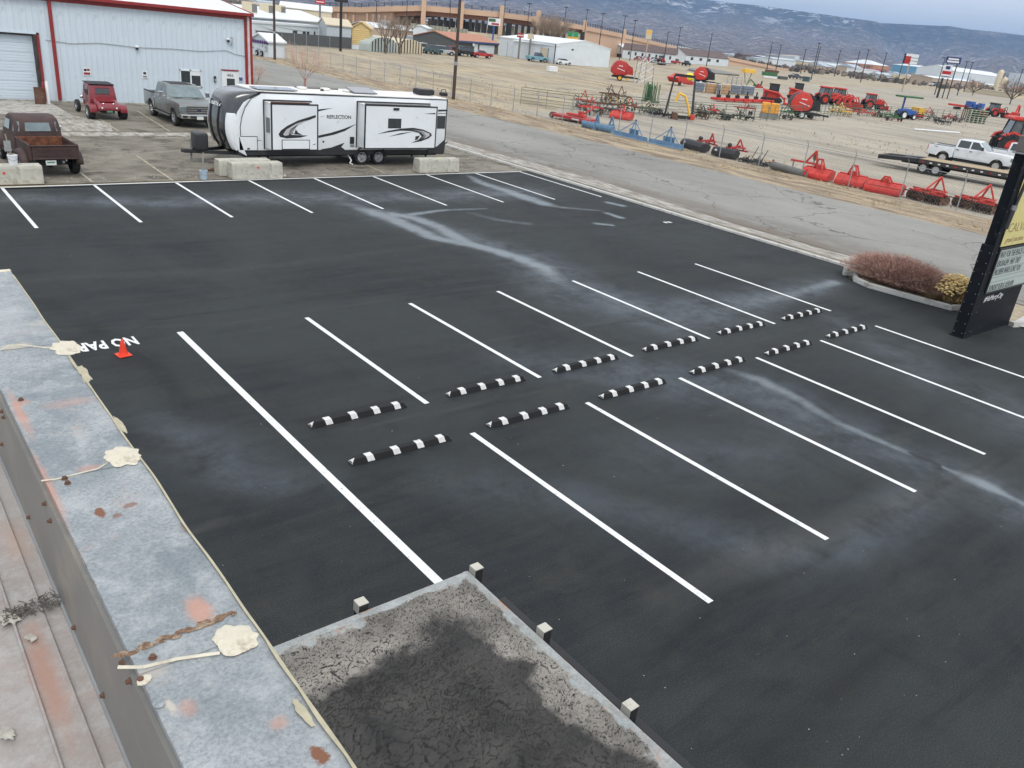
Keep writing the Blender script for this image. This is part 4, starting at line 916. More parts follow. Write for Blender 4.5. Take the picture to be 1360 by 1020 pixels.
def modern_pickup(label, loc, rz, paint, glass='glass', L=5.9, W=2.0, H=1.95, cab='crew', chrome='chrome', lod=1, name='pickup_truck'):
    r = thing(name, label, 'pickup truck', loc, rz); hw = W/2; k = L/5.9; hk = H/1.95
    bz = .52*hk; belt = 1.30*hk; fx = 1.95*k; rx = -1.75*k; ar = .50
    x_cab = -1.05*k; x_cowl = 1.18*k
    def tp(p):
        s_ = 1.0
        if p.z > belt: s_ = 1-.20*(p.z-belt)/(H-belt)
        elif p.z < .8: s_ = 1-.03*(.8-p.z)/.3
        if p.x > fx+.3: s_ *= 1-.10*((p.x-fx-.3)/.7)
        return Vector((p.x, p.y*s_, p.z))
    zc = .42
    low = [(x_cab, bz)]+arc(fx, zc, ar, PI-.2, .2, 10)+[(2.88*k, bz), (2.95*k, .72*hk), (2.94*k, 1.10*hk), (2.80*k, 1.21*hk), (2.0*k, 1.28*hk), (x_cowl, belt), (x_cab, belt)]
    low = [(x, max(z, .3)) for x, z in low]
    MB().prism(low, -hw, hw, 'y', tp).build('body', paint, r, smooth=True, bevel=.03, seg=2)
    gh = [(x_cab, belt-.01), (x_cab+.05, H-.06), (x_cab+.25, H-.01), (.25*k, H), (.42*k, H-.03), (x_cowl-.05, belt+.02), (x_cowl-.03, belt-.01)]
    MB().prism(gh, -hw*.965, hw*.965, 'y', tp).build('cab', paint, r, smooth=True, bevel=.035, seg=2)
    def yq(z): return hw*.965*(1-.20*(z-belt)/(H-belt))
    for s_ in (1, -1):
        zs = belt+.03; zt = H-.11
        for a, b_, a2, b2 in ((x_cab+.14, -.12*k, x_cab+.2, -.10*k), (-.02*k, x_cowl-.28, 0*k, .40*k)):
            v = []
            for g in (.002, .012): v += [(a, s_*(yq(zs)+g), zs), (b_, s_*(yq(zs)+g), zs), (b2, s_*(yq(zt)+g), zt), (a2, s_*(yq(zt)+g), zt)]
            MB().hexa(v).build('side_window', glass if glass != 'glass_l' else 'glass', r)
        if lod:
            for a, b_ in ((x_cab+.06, -.10*k), (-.07*k, x_cowl-.12)):
                d = MB().prism([(a, bz+.10), (b_, bz+.10), (b_, belt-.04), (a, belt-.04)], s_*(hw-.004), s_*(hw+.010), 'y', tp).build('door', paint, r, bevel=.01)
                MB().cbox((a+.16, s_*(hw+.03), belt-.17), (.2, .03, .045)).build('handle', chrome if paint != 'white_gloss' else 'dark', d)
            MB().bar((x_cab+.1, s_*(hw+.02), .44), (fx-ar-.1, s_*(hw+.02), .44), .13, .05).build('running_board', 'dark' if paint == 'white_gloss' else 'steel', r)
            MB().prism(arc(rx, zc, ar+.02, .15, PI-.15, 10)+arc(rx, zc, ar+.07, PI-.12, .12, 10), s_*(hw-.02), s_*(hw+.012), 'y').build('arch_trim', paint, r)
        mb = MB(); mb.bar((x_cowl-.35, s_*hw*.93, belt+.05), (x_cowl-.35, s_*(hw+.14), belt+.10), .05); mb.cbox((x_cowl-.36, s_*(hw+.20), belt+.17), (.12, .22, .26)); mb.build('mirror', chrome if paint != 'white_gloss' else 'dark', r, bevel=.025, seg=2)
        mb = MB(); mb.cbox((2.86*k, s_*hw*.79, .98*hk), (.17, .30, .26)); mb.build('headlight', 'glass_l', r, bevel=.03)
        MB().cbox((-2.93*k, s_*(hw-.10), 1.05*hk), (.09, .17, .40)).build('taillight', 'red_light', r, bevel=.02)
        for x_ in (fx, rx): wheel(r, x_, s_*(hw-.16), .41, .27, s_, 'chrome' if lod else 'rim')
        side = [(x_cab-.04, bz), ]+arc(rx, zc, ar, .2, PI-.2, 10)+[(-2.9*k, bz+.03), (-2.93*k, belt-.03), (x_cab-.04, belt-.03)]
        MB().prism(side, s_*(hw-.09), s_*hw*1.0, 'y').build('bed_side', paint, r, smooth=True, bevel=.025, seg=2)
        MB().box(-2.9*k, x_cab-.06, s_*hw*.99-.05*s_-.05, s_*hw*.99-.05*s_+.05, belt-.03, belt+.005).build('bed_rail', 'dark', r)
    v = []
    zs, zt = belt+.04, H-.09
    xa = lambda z: x_cowl-.05+(.42*k-(x_cowl-.05))*(z-(belt+.02))/(H-.03-belt-.02)
    for g in (.004, .018): v += [(xa(zs)+g, -yq(zs)*.93, zs+g), (xa(zs)+g, yq(zs)*.93, zs+g), (xa(zt)+g, yq(zt)*.90, zt+g), (xa(zt)+g, -yq(zt)*.90, zt+g)]
    MB().hexa(v).build('windshield', 'glass_l', r)
    v = []
    for g in (.0, .015): v += [(x_cab+.0-g+.03*0, -yq(zs)*.8, zs+.06), (x_cab-g, yq(zs)*.8, zs+.06), (x_cab+.045-g, yq(zt)*.8, zt-.02), (x_cab+.045-g, -yq(zt)*.8, zt-.02)]
    MB().hexa(v).build('rear_window', 'glass', r)
    MB().box(-2.9*k, x_cab-.05, -hw+.1, hw-.1, .70, .80).build('bed_floor', 'dark', r)
    MB().box(-2.96*k, -2.87*k, -hw+.11, hw-.11, .66, belt-.04).build('tailgate', paint, r, bevel=.02)
    MB().box(-2.85*k, 2.7*k, -hw+.34, hw-.34, .28, .62).build('chassis', 'dark', r)
    # nose
    g = MB().cbox((2.93*k, 0, .93*hk), (.06, W*.60, .36)).build('grille', 'darkmetal', r, bevel=.02)
    mb = MB()
    for z_ in (.83, .93, 1.03): mb.cbox((2.965*k, 0, z_*hk), (.04, W*.58, .05))
    for z_ in (.83, .93, 1.03): pass
    for i_, z_ in enumerate((.83, .93, 1.03)): MB().cbox((2.965*k, 0, z_*hk), (.04, W*.58, .055)).build('grille_bar', chrome if paint != 'grey_paint' else 'steel', g)
    MB().cbox((3.0*k, 0, .93*hk), (.02, .2, .08)).build('badge', 'gr_navy', g, bevel=.009)
    bp = MB().prism([(2.80*k, -hw*.93), (2.80*k, hw*.93), (2.98*k, hw*.88), (3.06*k, hw*.5), (3.07*k, -hw*.5), (2.98*k, -hw*.88)], .50, .70, 'z').build('front_bumper', chrome, r, bevel=.03, seg=2)
    MB().cbox((3.07*k, 0, .58), (.03, .95, .11)).build('intake', 'dark', bp)
    MB().cbox((3.09*k, 0, .55), (.02, .34, .16)).build('plate', 'plate', bp)
    for s_ in (1, -1): MB().cbox((3.03*k, s_*.74, .60), (.05, .22, .10)).build('fog_light', 'dark', bp)
    MB().box(-3.08*k, -2.92*k, -hw*.95, hw*.95, .50, .66).build('rear_bumper', chrome, r, bevel=.03)
    if lod:
        MB().prism([(x_cowl+.15, -.1), (2.6*k, -.14), (2.6*k, -.5), (x_cowl+.2, -.62)], 1.245*hk, 1.255*hk, 'z') 
        for s_ in (-1, 1): MB().bar((x_cowl+.06, s_*.25, belt+.035), (x_cowl-.10, s_*.75, belt+.06), .03, .02).build('wiper', 'dark', r)
    return r
f150 = modern_pickup('dark grey crew cab pickup parked nose out against the white shop wall', (15.15, 47.35), -PI/2, 'grey_paint', glass='glass_m', L=5.9, W=2.05, H=1.93)
MB().cbox((-.3, 0, 1.915), (1.35, 1.15, .03)).build('sunroof', 'dark', f150, bevel=.012)

# --- old rusty pickup, seen from behind
t_ = thing('old_pickup_truck', 'rusty brown vintage pickup with round fenders and empty bed, parked tail towards the lot', 'pickup truck', (6.0, 32.45), PI/2+.07)
RP = 'rust_paint'
def oldtp(p): return Vector((p.x, p.y*(1-.16*max(p.z-1.15, 0)/.7), p.z))
# local x forward; tail at x=0
cabp = [(1.78, .62), (3.25, .62), (3.35, 1.18), (3.22, 1.25), (2.98, 1.72), (2.72, 1.84), (2.2, 1.86), (1.88, 1.76), (1.76, 1.5), (1.74, 1.0)]
MB().prism(cabp, -.82, .82, 'y', oldtp).build('cab', RP, t_, smooth=True, bevel=.13, seg=4)
MB().prism([(3.2, .7), (4.6, .72), (4.68, 1.02), (4.55, 1.16), (3.3, 1.24), (3.2, 1.2)], -.42, .42, 'y').build('hood', RP, t_, smooth=True, bevel=.12, seg=3)
MB().box(.25, 4.5, -.40, .40, .42, .62).build('chassis', 'dark', t_)
for s_ in (1, -1):
    MB().box(.06, 1.68, s_*.74-.025, s_*.74+.025, .66, 1.12).build('bed_side', RP, t_, bevel=.012)
    MB().tube((.02, s_*.75, 1.12), (1.7, s_*.75, 1.14), .035, .035, 8).build('bed_rail', RP, t_)
    MB().box(.0, .10, s_*.75-.05, s_*.75+.05, .62, 1.13).build('stake_post', RP, t_, bevel=.012)
    # bulging rear fender
    mb = MB(); n_, m_ = 14, 8; v = []; f = []
    for i in range(n_+1):
        a = PI*1.02*i/n_-.02
        for j in range(m_+1):
            b_ = PI/2*j/m_; w = .27*math.cos(b_)**.7; rr = .50*(.80+.20*math.sin(b_)**1.0)-.0
            v.append((.78+rr*math.cos(a)*1.12, s_*(.74+w), .42+rr*math.sin(a)*1.03+0))
    for i in range(n_):
        for j in range(m_): f.append((i*(m_+1)+j, i*(m_+1)+j+1, (i+1)*(m_+1)+j+1, (i+1)*(m_+1)+j))
    mb.add(v, f)
    # outer skirt
    ring = arc(.78, .42, .405, 0, PI, 14)
    v2 = []; 
    for (x, z) in ring: v2.append((.78+(x-.78)*1.12, s_*1.01, z))
    v3 = [(.78+(x-.78)*.85, s_*1.012, .42+(z-.42)*.86) for x, z in ring]
    mb.add(v2+v3, [(i, i+1, i+16, i+15) for i in range(14)])
    fo = mb.build('rear_fender', RP, t_, smooth=True); sm = fo.modifiers.new('s', 'SOLIDIFY'); sm.thickness = .02
    MB().blob((4.0, s_*.70, .62), (.72, .30, .42), 14, 8, -.2).build('front_fender', RP, t_, smooth=True)
    MB().bar((1.4, s_*.80, .52), (3.3, s_*.80, .50), .22, .04).build('running_board', RP, t_)
    wheel(t_, .78, s_*.80, .37, .24, s_, 'chrome'); wheel(t_, 4.0, s_*.76, .36, .18, s_, 'chrome')
    MB().blob((4.52, s_*.66, .85), (.12, .11, .11), 10, 6).build('headlight', 'chrome', t_, smooth=True)
    # rear corner and side windows, slightly proud of the cab skin
    zs, zt = 1.33, 1.66; yq = lambda z: .82*(1-.16*(z-1.15)/.7)+.003
    v = []
    for g in (0, .012): v += [(2.30, s_*(yq(zs)+g), zs), (3.02, s_*(yq(zs)+g), zs), (2.86, s_*(yq(zt)+g), zt), (2.30, s_*(yq(zt)+g), zt)]
    MB().hexa(v).build('side_window', 'glass_l', t_)
    v = []
    for g in (0, .02): v += [(1.86-g, s_*(.775+g), zs), (1.745-g, s_*(.60), zs), (1.80-g, s_*(.56), zt), (1.92-g, s_*(.70+g), zt)]
    MB().hexa(v).build('corner_window', 'glass_l', t_)
    MB().bar((3.0, s_*.82, 1.2), (3.05, s_*1.02, 1.25), .03).build('mirror_arm', 'chrome', t_); MB().blob((3.05, s_*1.06, 1.28), (.03, .09, .08), 10, 5).build('mirror', 'chrome', t_, smooth=True)
v = []
for g in (0, .02): v += [(1.742-g, -.42, 1.34), (1.742-g, .42, 1.34), (1.80-g, .39, 1.63), (1.80-g, -.39, 1.63)]
MB().hexa(v).build('rear_window', 'glass_l', t_, bevel=.0)
for s_ in (-1, 1): MB().cbox((2.2, s_*.33, 1.25), (.16, .5, .5)).build('seat_back', mat('seat_blue', (.08, .12, .17), .8), t_, bevel=.05)
MB().box(.10, 1.68, -.72, .72, .66, .72).build('bed_floor', 'rust_floor', t_)
MB().box(1.64, 1.70, -.76, .76, .66, 1.17).build('bed_front', 'rust_floor', t_, bevel=.01)
tg = MB().box(-.03, .02, -.70, .70, .64, 1.12).build('tailgate', RP, t_, bevel=.012)
mb = MB(); mb.tube((-.035, -.72, 1.11), (-.035, .72, 1.11), .03, .03, 8); mb.build('tailgate_rail', RP, tg); MB().tube((-.035, -.70, .67), (-.035, .70, .67), .025, .025, 8).build('tailgate_rail', RP, tg)
for s_ in (-1, 1): MB().box(-.05, -.032, s_*.66-.03, s_*.66+.03, .66, 1.1).build('tailgate_rib', RP, tg)
text('tailgate_lettering', 'CHEVROLET', .17, (-.038, 0, .93), (PI/2, 0, -PI/2), mat('rust_dark', (.055, .028, .025), .7), tg, depth=.006, bold=.004, sx=1.15)
MB().box(-.045, -.031, -.55, .55, .78, .80).build('tailgate_rib', RP, tg)
MB().cbox((-.06, .16, .54), (.015, .33, .16)).build('plate', 'plate', t_); MB().cbox((-.069, .16, .56), (.004, .25, .05)).build('plate_print', 'plate_green', t_)
MB().cbox((-.03, -.25, .55), (.06, .07, .08)).build('hitch', 'steel', t_, bevel=.01); MB().tube((.78, -.8, .37), (.78, .8, .37), .06, .06, 8).build('axle', 'dark', t_); MB().blob((.78, 0, .37), (.16, .16, .14), 8, 6).build('differential', 'dark', t_)

# --- red hot rod
h_ = thing('hot_rod', 'shiny dark red vintage hot rod with fat rear tyres by the shop wall', 'hot rod', (11.45, 47.0), PI/2+.02); h_.scale = (.95, .97, .92)
def htp(p): return Vector((p.x, p.y*(1-.10*max(p.z-1.0, 0)), p.z))
MB().prism([(.95, .55), (2.35, .55), (2.40, 1.15), (2.15, 1.75), (2.0, 1.80), (1.25, 1.80), (1.08, 1.74), (.90, 1.02)], -.68, .68, 'y', htp).build('cab', 'maroon', h_, smooth=True, bevel=.05, seg=2)
MB().prism([(1.02, 1.76), (2.22, 1.80), (2.25, 1.84), (1.0, 1.81)], -.64, .64, 'y').build('roof', 'dark', h_, bevel=.015)
MB().prism([(-.12, .50), (1.0, .50), (1.0, 1.12), (.55, 1.03), (.12, .90), (-.10, .72)], -.56, .56, 'y').build('rear_deck', 'maroon', h_, smooth=True, bevel=.10, seg=3)
MB().cbox((.46, 0, .985), (.6, .78, .03)).build('deck_lid', 'maroon', h_, bevel=.012).rotation_euler = (0, -.0, 0)
v = []
for g in (0, .02): v += [(.955-g+.02, -.33, 1.30), (.955-g+.02, .33, 1.30), (1.04-g, .33, 1.57), (1.04-g, -.33, 1.57)]
MB().hexa(v).build('rear_window', 'glass', h_); v = [(p[0]-.003, p[1]*1.14, 1.43+(p[2]-1.43)*1.3) for p in v]
mb = MB()
for s_ in (-1, 1): mb.bar((.948, s_*.36, 1.27), (1.042, s_*.36, 1.60), .03, .02)
mb.bar((.945, -.37, 1.275), (.945, .37, 1.275), .03, .02); mb.bar((1.04, -.37, 1.595), (1.04, .37, 1.595), .03, .02); mb.build('window_trim', 'maroon', h_)
for s_ in (1, -1):
    MB().box(1.25, 2.1, s_*.60, s_*.655, 1.15, 1.62).build('side_window', 'glass', h_)
    MB().prism([(-.02, .40), (.02, .66), (.18, .80), (.50, .84), (.86, .78), (1.0, .62), (.90, .62), (.72, .72), (.36, .72), (.14, .62), (.10, .40)], s_*.57, s_*.93, 'y').build('rear_fender', 'maroon', h_, smooth=True, bevel=.04, seg=2)
    wheel(h_, .50, s_*.80, .36, .34, s_, 'chrome', 5); wheel(h_, 3.35, s_*.74, .34, .18, s_, 'chrome', 5)
    MB().blob((-.13, s_*.36, .66), (.03, .05, .05), 10, 6).build('taillight', 'lamp', h_, smooth=True)
    MB().blob((.02, s_*.25, .87), (.04, .055, .05), 10, 6).build('tail_badge', 'chrome', h_, smooth=True)
    MB().box(2.45, 3.1, s_*.26, s_*.34, .55, .95).build('engine_side', 'steel', h_)
    MB().blob((3.3, s_*.5, .85), (.12, .11, .11), 10, 6).build('headlight', 'chrome', h_, smooth=True)
MB().box(2.35, 3.3, -.3, .3, .42, .98).build('engine_hood', 'maroon', h_, bevel=.04); MB().box(3.28, 3.4, -.3, .3, .45, 1.1).build('grille_shell', 'chrome', h_, bevel=.04)
MB().tube((3.35, -.7, .34), (3.35, .7, .34), .035, .035, 8).build('front_axle', 'chrome', h_); MB().box(.1, 3.3, -.3, .3, .35, .5).build('chassis', 'dark', h_)
MB().cbox((-.13, 0, .48), (.02, .3, .1)).build('plate', 'plate_green', h_)

# ================================================================ TRAVEL TRAILER
T = thing('travel_trailer', 'long white travel trailer with black front cap and grey swoosh graphics', 'travel trailer', (17.8, 35.1))
OX, OY = 17.8, 35.1
YW, YS = 33.9, 33.2          # near wall plane, slide-out plane
def onY(px, py, yy):
    d = W_+R_*((px-680)/F_)-U_*((py-510)/F_); k = yy/d.y; return d.x*k, CH+d.z*k
def zc2(zx, zy, yy): x, z = onY(240+zx/3.4, 60+zy/3.4, yy); return x-OX, z
TW = 'trailer_white'; M[TW] = mat(TW, (.76, .79, .81), .32, var=.035, scale=1.2, coat=.3, dirt=(.52, .55, .56), dirt_amt=.05)
M['trailer_roof'] = mat('trailer_roof', (.74, .73, .70), .6, var=.06, dirt=(.5, .48, .44), dirt_amt=.15)
M['cap_black'] = mat('cap_black', (.035, .038, .042), .22, var=.25, coat=.8)
M['skirt'] = mat('skirt', (.028, .029, .031), .45, var=.2)
y0_, y1_ = YW-OY, 1.25
xr = zc2(1205, 250, YW)[0]; zr = 3.02; xf = onY(312, 175, YW)[0]-OX; zb = .62
MB().prism([(xf-.0, zb+.05), (xr-.06, zb+.05), (xr, zb+.3), (xr, zr-.1), (xr-.05, zr), (xf+1.25, zr-.02), (xf+.55, zr-.35), (xf+.18, zr-.85), (xf, zb+1.1)], y0_, y1_, 'y').build('body', TW, T, smooth=True, bevel=.03, seg=2)
MB().prism([(xf+1.0, y0_+.03), (xr-.03, y0_+.03), (xr-.03, y1_-.03), (xf+1.0, y1_-.03)], zr-.005, zr+.035, 'z').build('roof', 'trailer_roof', T, bevel=.03, seg=2)
MB().box(xf+1.0, xr+.004, y0_-.012, y0_-.002, zr-.055, zr-.01).build('roof_trim', 'dark', T)
MB().box(xr-.035, xr+.012, y0_-.014, y0_+.02, .9, zr-.02).build('corner_trim', 'dark', T)
MB().box(xf+.15, xr-.02, y0_+.015, y1_-.015, .45, .72).build('skirt', 'skirt', T, bevel=.02)
MB().prism([(xr-1.0, .50), (xr-.02, .50), (xr+.02, 1.18), (xr-.45, .82), (xr-1.0, .72)], y0_-.02, y0_+.02, 'y').build('rear_skirt', 'skirt', T)
# front cap lofted round the nose
prof = [(xf+.42, .42, 1.0), (xf+.12, .66, 1.0), (xf+.02, .95, 1.0), (xf-.03, 1.35, 1.0), (xf, 1.75, 1.0), (xf+.14, 2.15, 1.0), (xf+.36, 2.5, 1.0), (xf+.7, 2.82, 1.0), (xf+1.15, 3.0, 1.0), (xf+1.35, 3.02, 1.0)]
bul = [.08, .22, .30, .37, .42, .50, .66, .88, .82, .30]
def cap_pt(i, yy, g=0):
    x, z, _ = prof[i]; u = yy/1.2
    q = max(1-abs(u)**4, 0)**.5
    return (x-bul[i]*q-g, yy, z+(0 if i < 7 else .02*q)+g*.5)
def cap_part(name, ya, yb, m_, g, n_=14, i0=0, i1=9):
    mb = MB(); v = []; 
    for i in range(i0, i1+1):
        for j in range(n_+1): v.append(cap_pt(i, ya+(yb-ya)*j/n_, g))
    k = i1-i0
    f = [(a*(n_+1)+b_, a*(n_+1)+b_+1, (a+1)*(n_+1)+b_+1, (a+1)*(n_+1)+b_) for a in range(k) for b_ in range(n_)]
    o = mb.add(v, f).build(name, m_, T, smooth=True); sd = o.modifiers.new('t', 'SOLIDIFY'); sd.thickness = .02; sd.offset = -1
    ss = o.modifiers.new('s', 'SUBSURF'); ss.levels = 1; ss.render_levels = 2
    return o
cap_part('front_cap', -1.2, 1.2, 'cap_black', .0, 20)
cap_part('cap_shroud', -1.2, -.98, TW, .02, 10, 1, 5); cap_part('cap_shroud', .93, 1.2, TW, .03, 6, 1, 6)
MB().prism([(xf+.48, .44), (xf+.14, .62), (xf-.02, .98), (xf-.06, 1.4), (xf-.02, 1.8), (xf+.13, 2.2), (xf+.40, 2.58), (xf+.62, 2.72), (xf+.42, 2.4), (xf+.28, 2.0), (xf+.20, 1.6), (xf+.22, 1.1), (xf+.36, .7)], y0_-.03, y0_+.06, 'y').build('cap_shroud', TW, T, smooth=True, bevel=.02, seg=2)
MB().path([(xf+.36+.06, y0_-.012, .72), (xf+.24, y0_-.012, 1.1), (xf+.22, y0_-.012, 1.6), (xf+.30, y0_-.012, 2.0), (xf+.46, y0_-.012, 2.4), (xf+.72, y0_-.012, 2.75), (xf+1.1, y0_-.012, 2.94)], .014, 6).build('cap_seam', 'dark', T)
mb = MB()
for s_ in (-1, 1): pass
for yy in (-.45, .45): MB().path([Vector(cap_pt(i, yy*(.75+.05*i), .02)) for i in range(1, 7)], .03, 8).build('cap_ridge', 'skirt', T)
MB().cbox((xf+.28, 1.0, 2.72), (.3, .3, .24)).build('cap_vent', 'dark', T, bevel=.03)
for k, ch in enumerate('REFLECTION'):
    yy = .62-k*.125; a = cap_pt(5, yy, .025); b_ = cap_pt(6, yy, .025); p = [(a[i]*.35+b_[i]*.65) for i in range(3)]
    nrm = Vector((-1, 0, .75)).normalized(); xl = Vector((cap_pt(6, yy-.06)[0]-cap_pt(6, yy+.06)[0], -.12, 0)).normalized(); nn = (Vector((-.8, 0, .5)) - xl*Vector((-.8, 0, .5)).dot(xl)).normalized(); yl = nn.cross(xl)
    o = text('cap_lettering', ch, .19, (0, 0, 0), (0, 0, 0), 'white', T, depth=.004, bold=.006)
    mt_ = Matrix((xl, yl, nn)).transposed().to_4x4(); mt_.translation = Vector(p); o.matrix_local = mt_
# slide-outs
def slide(z0x, z1x, ztop, zbot, capname):
    xa = zc2(z0x, 300, YS)[0]; xb = zc2(z1x, 300, YS)[0]; zt = zc2(z0x+20, ztop, YS)[1]; zb_ = zc2(z0x+20, zbot, YS)[1]
    ys = YS-OY; g = .055
    s = MB().box(xa+.03, xb-.03, ys+.03, y0_, zb_+.03, zt-.03).build('slide_out', TW, T)
    MB().box(xa+g, xb-g, ys+.012, ys+.03, zb_+g, zt-g).build('slide_face', TW, s)
    for a in ((xa, xb, zt-g, zt), (xa, xb, zb_, zb_+g), (xa, xa+g, zb_+g, zt-g), (xb-g, xb, zb_+g, zt-g)): MB().box(a[0], a[1], ys, ys+.05, a[2], a[3]).build('slide_trim', 'dark', s)
    MB().box(xa-.02, xb+.02, y0_-.03, y0_-.002, zt+.005, zt+.06).build('seal_trim', 'dark', s); MB().box(xa-.05, xa, y0_-.03, y0_-.002, zb_-.03, zt+.05).build('seal_trim', 'dark', s)
    MB().box(xa+.0, xb-.3, ys+.05, y0_-.05, zt-.028, zt-.01).build('slide_awning', 'trailer_roof', s)
    MB().tube((xa, ys+.02, zt+.03), (xb-.4, ys+.02, zt+.03), .03, .03, 8).build('awning_roller', 'rusty' if capname else 'steel', s)
    return s, xa, xb, zb_, zt
s1, xa1, xb1, zb1, zt1 = slide(408, 622, 262, 478, 1)
s2, xa2, xb2, zb2, zt2 = slide(833, 1160, 268, 470, 0)
MB().box(xa1+.012, xa1+.029, YS-OY+.22, YS-OY+.55, 1.45, 2.05).build('side_window', 'glass', s1)
# decals: outlines read off the graphics
def decal(pts, m_, yy, par, lift=0.0, nm='graphic_stripe'):
    P = [zc2(a, b_, yy) for a, b_ in pts]; y = yy-OY
    return MB().prism(P, y-.004-lift, y-.001-lift, 'y').build(nm, m_, par)
M['gr_dark'] = mat('gr_dark', (.025, .026, .028), .4); M['gr_grey'] = mat('gr_grey', (.25, .26, .27), .4); M['gr_light'] = mat('gr_light', (.48, .49, .50), .4)
yS = YS+.008
decal([(442, 402), (452, 386), (480, 365), (530, 340), (610, 315), (610, 326), (560, 345), (515, 370), (495, 395), (500, 405), (575, 408), (540, 417), (480, 421), (448, 414)], 'gr_dark', yS, s1)
decal([(462, 402), (478, 380), (520, 355), (570, 338), (530, 362), (498, 384), (488, 405), (470, 410)], 'gr_light', yS, s1, .004)
decal([(487, 400), (497, 380), (530, 356), (520, 372), (507, 390), (510, 402)], 'gr_grey', yS, s1, .004)
decal([(512, 402), (519, 380), (530, 395), (550, 405)], 'gr_dark', yS, s1, .004)
decal([(592, 452), (608, 444), (610, 448)], 'gr_dark', yS, s1)
decal([(888, 401), (940, 386), (1000, 376), (1050, 373), (1095, 381), (1130, 397), (1134, 408), (1120, 420), (1085, 434), (1040, 441), (1072, 428), (1088, 412), (1075, 396), (1040, 387), (990, 386), (940, 393)], 'gr_dark', yS, s2)
decal([(1058, 383), (1095, 388), (1124, 400), (1122, 410), (1096, 424), (1108, 408), (1092, 394)], 'gr_light', yS, s2, .004)
decal([(1040, 380), (1075, 385), (1100, 396), (1105, 410), (1085, 425), (1098, 408), (1080, 392)], 'gr_grey', yS, s2, .006)
decal([(938, 413), (990, 398), (1050, 390), (1000, 402)], 'gr_dark', yS, s2); decal([(1060, 412), (1080, 408), (1070, 425), (1058, 430)], 'gr_dark', yS, s2, .004)
decal([(1100, 310), (1150, 306), (1150, 312)], 'gr_dark', yS, s2)
decal([(622, 290), (650, 287), (688, 284), (655, 291), (622, 299)], 'gr_dark', YW, T); decal([(622, 408), (680, 395), (735, 378), (795, 355), (740, 388), (690, 405), (622, 419)], 'gr_dark', YW, T)
decal([(626, 322), (650, 321), (640, 324)], 'gr_grey', YW, T); decal([(1162, 291), (1205, 291), (1205, 298), (1162, 300)], 'gr_dark', YW, T); decal([(1162, 306), (1205, 306), (1205, 310), (1162, 311)], 'gr_grey', YW, T)
decal([(632, 470), (680, 462), (740, 440), (725, 460), (740, 470), (740, 478), (650, 480)], 'gr_dark', YW, T); decal([(1160, 470), (1180, 452), (1205, 433), (1205, 440), (1180, 458)], 'gr_dark', YW, T)
decal([(255, 428), (300, 426), (370, 430), (300, 436), (255, 438)], 'gr_dark', YW, T)
x, z = zc2(715, 325, YW); text('brand_lettering', 'REFLECTION', .21, (x, y0_-.004, z), (PI/2, 0, 0), 'gr_dark', T, depth=.002, bold=.004, sx=1.0)
x, z = zc2(690, 467, YW); text('badge_lettering', '2800BH', .12, (x, y0_-.022, .72), (PI/2, 0, 0), 'red_light', T, depth=.002) if False else None
def box_on(zx0, zy0, zx1, zy1, yy, m_, nm, par, d=.02, bev=.008, rim_=None):
    xa, zt = zc2(zx0, zy0, yy); xb, zb_ = zc2(zx1, zy1, yy); y = yy-OY
    if rim_: MB().box(xa-.03, xb+.03, y-d*.6, y, zb_-.03, zt+.03).build(nm+'_rim', rim_, par, bevel=bev)
    return MB().box(xa, xb, y-d, y+.005, zb_, zt).build(nm, m_, par, bevel=bev)
w1_ = box_on(940, 334, 992, 372, yS, 'glass', 'window', s2, .02, .0, 'dark'); MB().box(w1_.data.vertices[0].co.x*.5+w1_.data.vertices[6].co.x*.5-.01, w1_.data.vertices[0].co.x*.5+w1_.data.vertices[6].co.x*.5+.01, yS-OY-.026, yS-OY-.021, min(v.co.z for v in w1_.data.vertices), max(v.co.z for v in w1_.data.vertices)).build('mullion', 'dark', w1_)
box_on(961, 283, 986, 294, yS, 'dark', 'porch_light', s2, .04)
box_on(1162, 322, 1190, 374, YW, 'glass', 'window', T, .02, .0, 'dark')
box_on(459, 430, 580, 468, yS, TW, 'hatch', s1, .022, .01, 'dark')
hb = box_on(262, 414, 345, 474, YW, TW, 'hatch', T, .03, .01, 'dark'); box_on(300, 464, 312, 472, YW-.03, 'dark', 'latch', T, .01)
box_on(764, 414, 783, 446, YW, 'dark', 'furnace_vent', T, .02); box_on(765, 448, 784, 460, YW, 'gr_grey', 'outlet_box', T, .02); box_on(640, 432, 648, 440, YW, 'dark', 'fuel_cap', T, .015)
# roof things
def rbox(px0, py0, px1, py1, m_, nm, dy, zt, z0=None, bev=.01):
    a = S(px0, py0, zr+.04); b_ = S(px1, py1, zr+.04)
    return MB().box(a.x-OX, b_.x-OX, a.y-OY, a.y-OY+dy, z0 or zr+.036, zt).build(nm, m_, T, bevel=bev)
def rloc(px, py): p = S(px, py, zr+.04); return p.x-OX, p.y-OY
M['solar'] = mat('solar', (.30, .33, .36), .15, .1, var=.1, coat=.4); M['solar_d'] = mat('solar_d', (.16, .165, .19), .2, .1, var=.1, coat=.5)
x, y = rloc(350, 122); MB().box(x, x+1.75, y0_+.15, y0_+1.15, zr+.07, zr+.11).build('solar_panel', 'solar', T, bevel=.01)
x, y = rloc(470, 122); sp_ = MB().hexa([(x-.4, y0_+.35, zr+.06), (x+.75, y0_+.35, zr+.06), (x+.75, y0_+1.25, zr+.20), (x-.4, y0_+1.25, zr+.20), (x-.4, y0_+.35, zr+.10), (x+.75, y0_+.35, zr+.10), (x+.75, y0_+1.25, zr+.24), (x-.4, y0_+1.25, zr+.24)]).build('solar_panel', 'solar_d', T)
